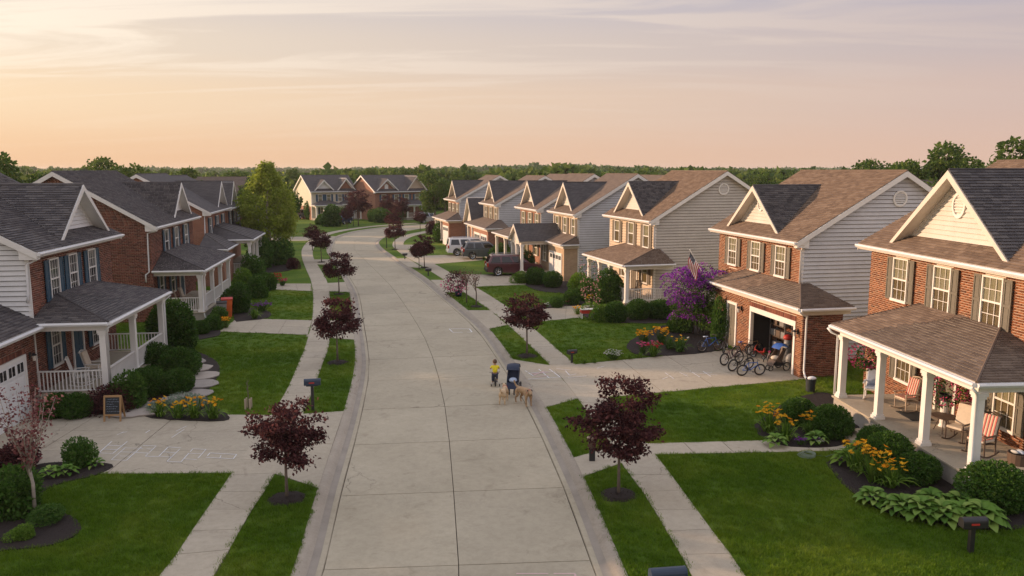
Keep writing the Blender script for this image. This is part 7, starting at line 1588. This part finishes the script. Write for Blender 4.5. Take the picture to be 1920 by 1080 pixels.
x, y = G(1107, 597); o = empty('planter_box', (x, y, .02), R(8), 'red and white planter box on legs at the tan house driveway', 'planter'); a = MB(); a.box(-.6, .6, -.22, .22, .32, .55); a.build('box', M['red'], o, bevel=.01); a = MB(); [a.box(sx*.56-.03, sx*.56+.03, sy*.18-.03, sy*.18+.03, 0, .32) for sx in (-1, 1) for sy in (-1, 1)]; a.build('legs', M['trim'], o); a = MB(); a.box(-.62, .62, -.24, .24, .55, .58); a.build('rim', M['trim'], o)
P, u = shellpts(300, (.5, .25, .25), .3); P[:, 2] += .7; link('foliage', leafmesh('foliage', leaves(P, .1, u), 'leaf_lime'), o)
# covered motorbike by the white garage door
x, y = G(1058, 512); o = empty('covered_motorcycle', (x, y, 0), R(20), 'rounded shape under a blue-grey patterned cover before the white garage door', 'cover'); P = []; a = MB(); a.ball((0, 0, .55), (.75, .5, .62), 18, 12); a.ball((-.45, 0, .95), (.5, .42, .35), 14, 9); a.build('cover', M['pale_blue'], o, smooth=True); a = MB(); [a.torus((0, 0, .02), .18, .06, 'y', 14, 6) for _ in (0,)]; a.build('wheel', M['rubber'], o, loc=(.6, 0, .22))
# utility bits on side walls
for (h, v, z, lb) in ((r3, 7.2, 1.2, 'round satellite dish on the side wall of the tan house'), (r2, 9.2, 4.9, 'small satellite dish near the back of the garage house side wall')):
    p = h.world(-.25, v, z+2.2); o = empty('satellite_dish', p, R(20), lb, 'dish'); a = MB(); a.lathe([(.001, .06), (.15, .03), (.24, -.02), (.25, -.02), (.15, .02), (.001, .05)], (0, 0, 0), 16, 'y'); a.build('dish', M['steel'], o, smooth=True); a = MB(); a.tube([(0, .05, 0), (0, .25, -.1)], .02, 6); a.build('bracket', M['steel'], o)
# garage contents of r2
def ing(u, v): return r2.world(u, v)
P = ing(-.1, -.55); o = empty('golf_bag', (P[0], P[1], .02), .3, 'tall grey golf bag with red cover inside the open garage', 'bag'); a = MB(); a.lathe([(.001, 0), (.17, 0), (.18, .9), (.14, 1.1), (.001, 1.1)], (0, 0, 0), 14); a.build('bag_body', M['plastic_grey'], o, smooth=True); a = MB(); a.ball((0, 0, 1.2), (.22, .2, .14), 12, 8); a.build('cover', M['red'], o, smooth=True)
P = ing(.9, -.35); o = empty('storage_shelf', (P[0], P[1], .02), R(11.3), 'shelf with grey boxes at the back of the open garage', 'shelf')
for zz in (.4, 1.0, 1.55): a = MB(); a.box(-.2, .2, -.7, .7, zz, zz+.03); a.build('shelf_board', M['wood_dark'], o)
a = MB(); [a.box(sx*.18-.02, sx*.18+.02, sy*.68-.02, sy*.68+.02, 0, 1.9) for sx in (-1, 1) for sy in (-1, 1)]; a.build('shelf_posts', M['steel'], o)
for i, (yy, zz) in enumerate(((-.45, 1.03), (.0, 1.03), (.45, 1.03), (-.3, 1.58), (.3, 1.58), (-.4, .43), (.3, .43))): P2 = ing(.9+yy, -.35); a = MB(); a.box(-.16, .16, -.19, .19, 0, .3); tag(a.build('storage_box', M[('plastic_grey', 'wood_dark', 'plastic_grey')[i % 3]], None, (P2[0], P2[1], zz+.02), (0, 0, R(11.3)), bevel=.015), ('grey storage box left on the middle garage shelf', 'brown storage box on the middle garage shelf', 'low grey storage box on the middle garage shelf', 'grey storage box on the top garage shelf', 'brown storage box on the top garage shelf', 'low grey storage box on the bottom garage shelf', 'grey storage box on the bottom garage shelf')[i], 'box', 'boxes on the garage shelf')
P = ing(-1.2, -.5); bicycle(P[0], P[1], R(100), 'dark bike standing inside the open garage', 'black_metal', .3, .9, .1); P = ing(-.7, -.7); a = MB(); a.ball((0, 0, .3), (.25, .22, .3), 12, 8); tag(a.build('helmet_ball', M['plastic_grey'], None, (P[0], P[1], 0), smooth=True), 'grey round bundle on the garage floor by the golf bag', 'bundle')
# garage floor
q = [r2.world(-2.1, -1.45), r2.world(1.75, -1.45), r2.world(1.75, 0), r2.world(-2.1, 0)]; a = MB(); a.prism([(p[0], p[1], .012) for p in q], (0, 0, .012)); a.build('garage_floor', M['walk'], None)['kind'] = 'structure'
# ================================================ evening haze
hz = MB(); hz.box(-1300, 1300, -40, 2600, -1.3, 14.5); m = bpy.data.materials.new('haze'); m.use_nodes = True; t = m.node_tree; t.nodes.clear(); o_ = t.nodes.new('ShaderNodeOutputMaterial'); v = t.nodes.new('ShaderNodeVolumePrincipled')
v.inputs['Color'].default_value = (.95, .93, .92, 1); v.inputs['Density'].default_value = .00018; v.inputs['Anisotropy'].default_value = .2; t.links.new(v.outputs[0], o_.inputs['Volume'])
hz.build('haze', m)['kind'] = 'stuff'
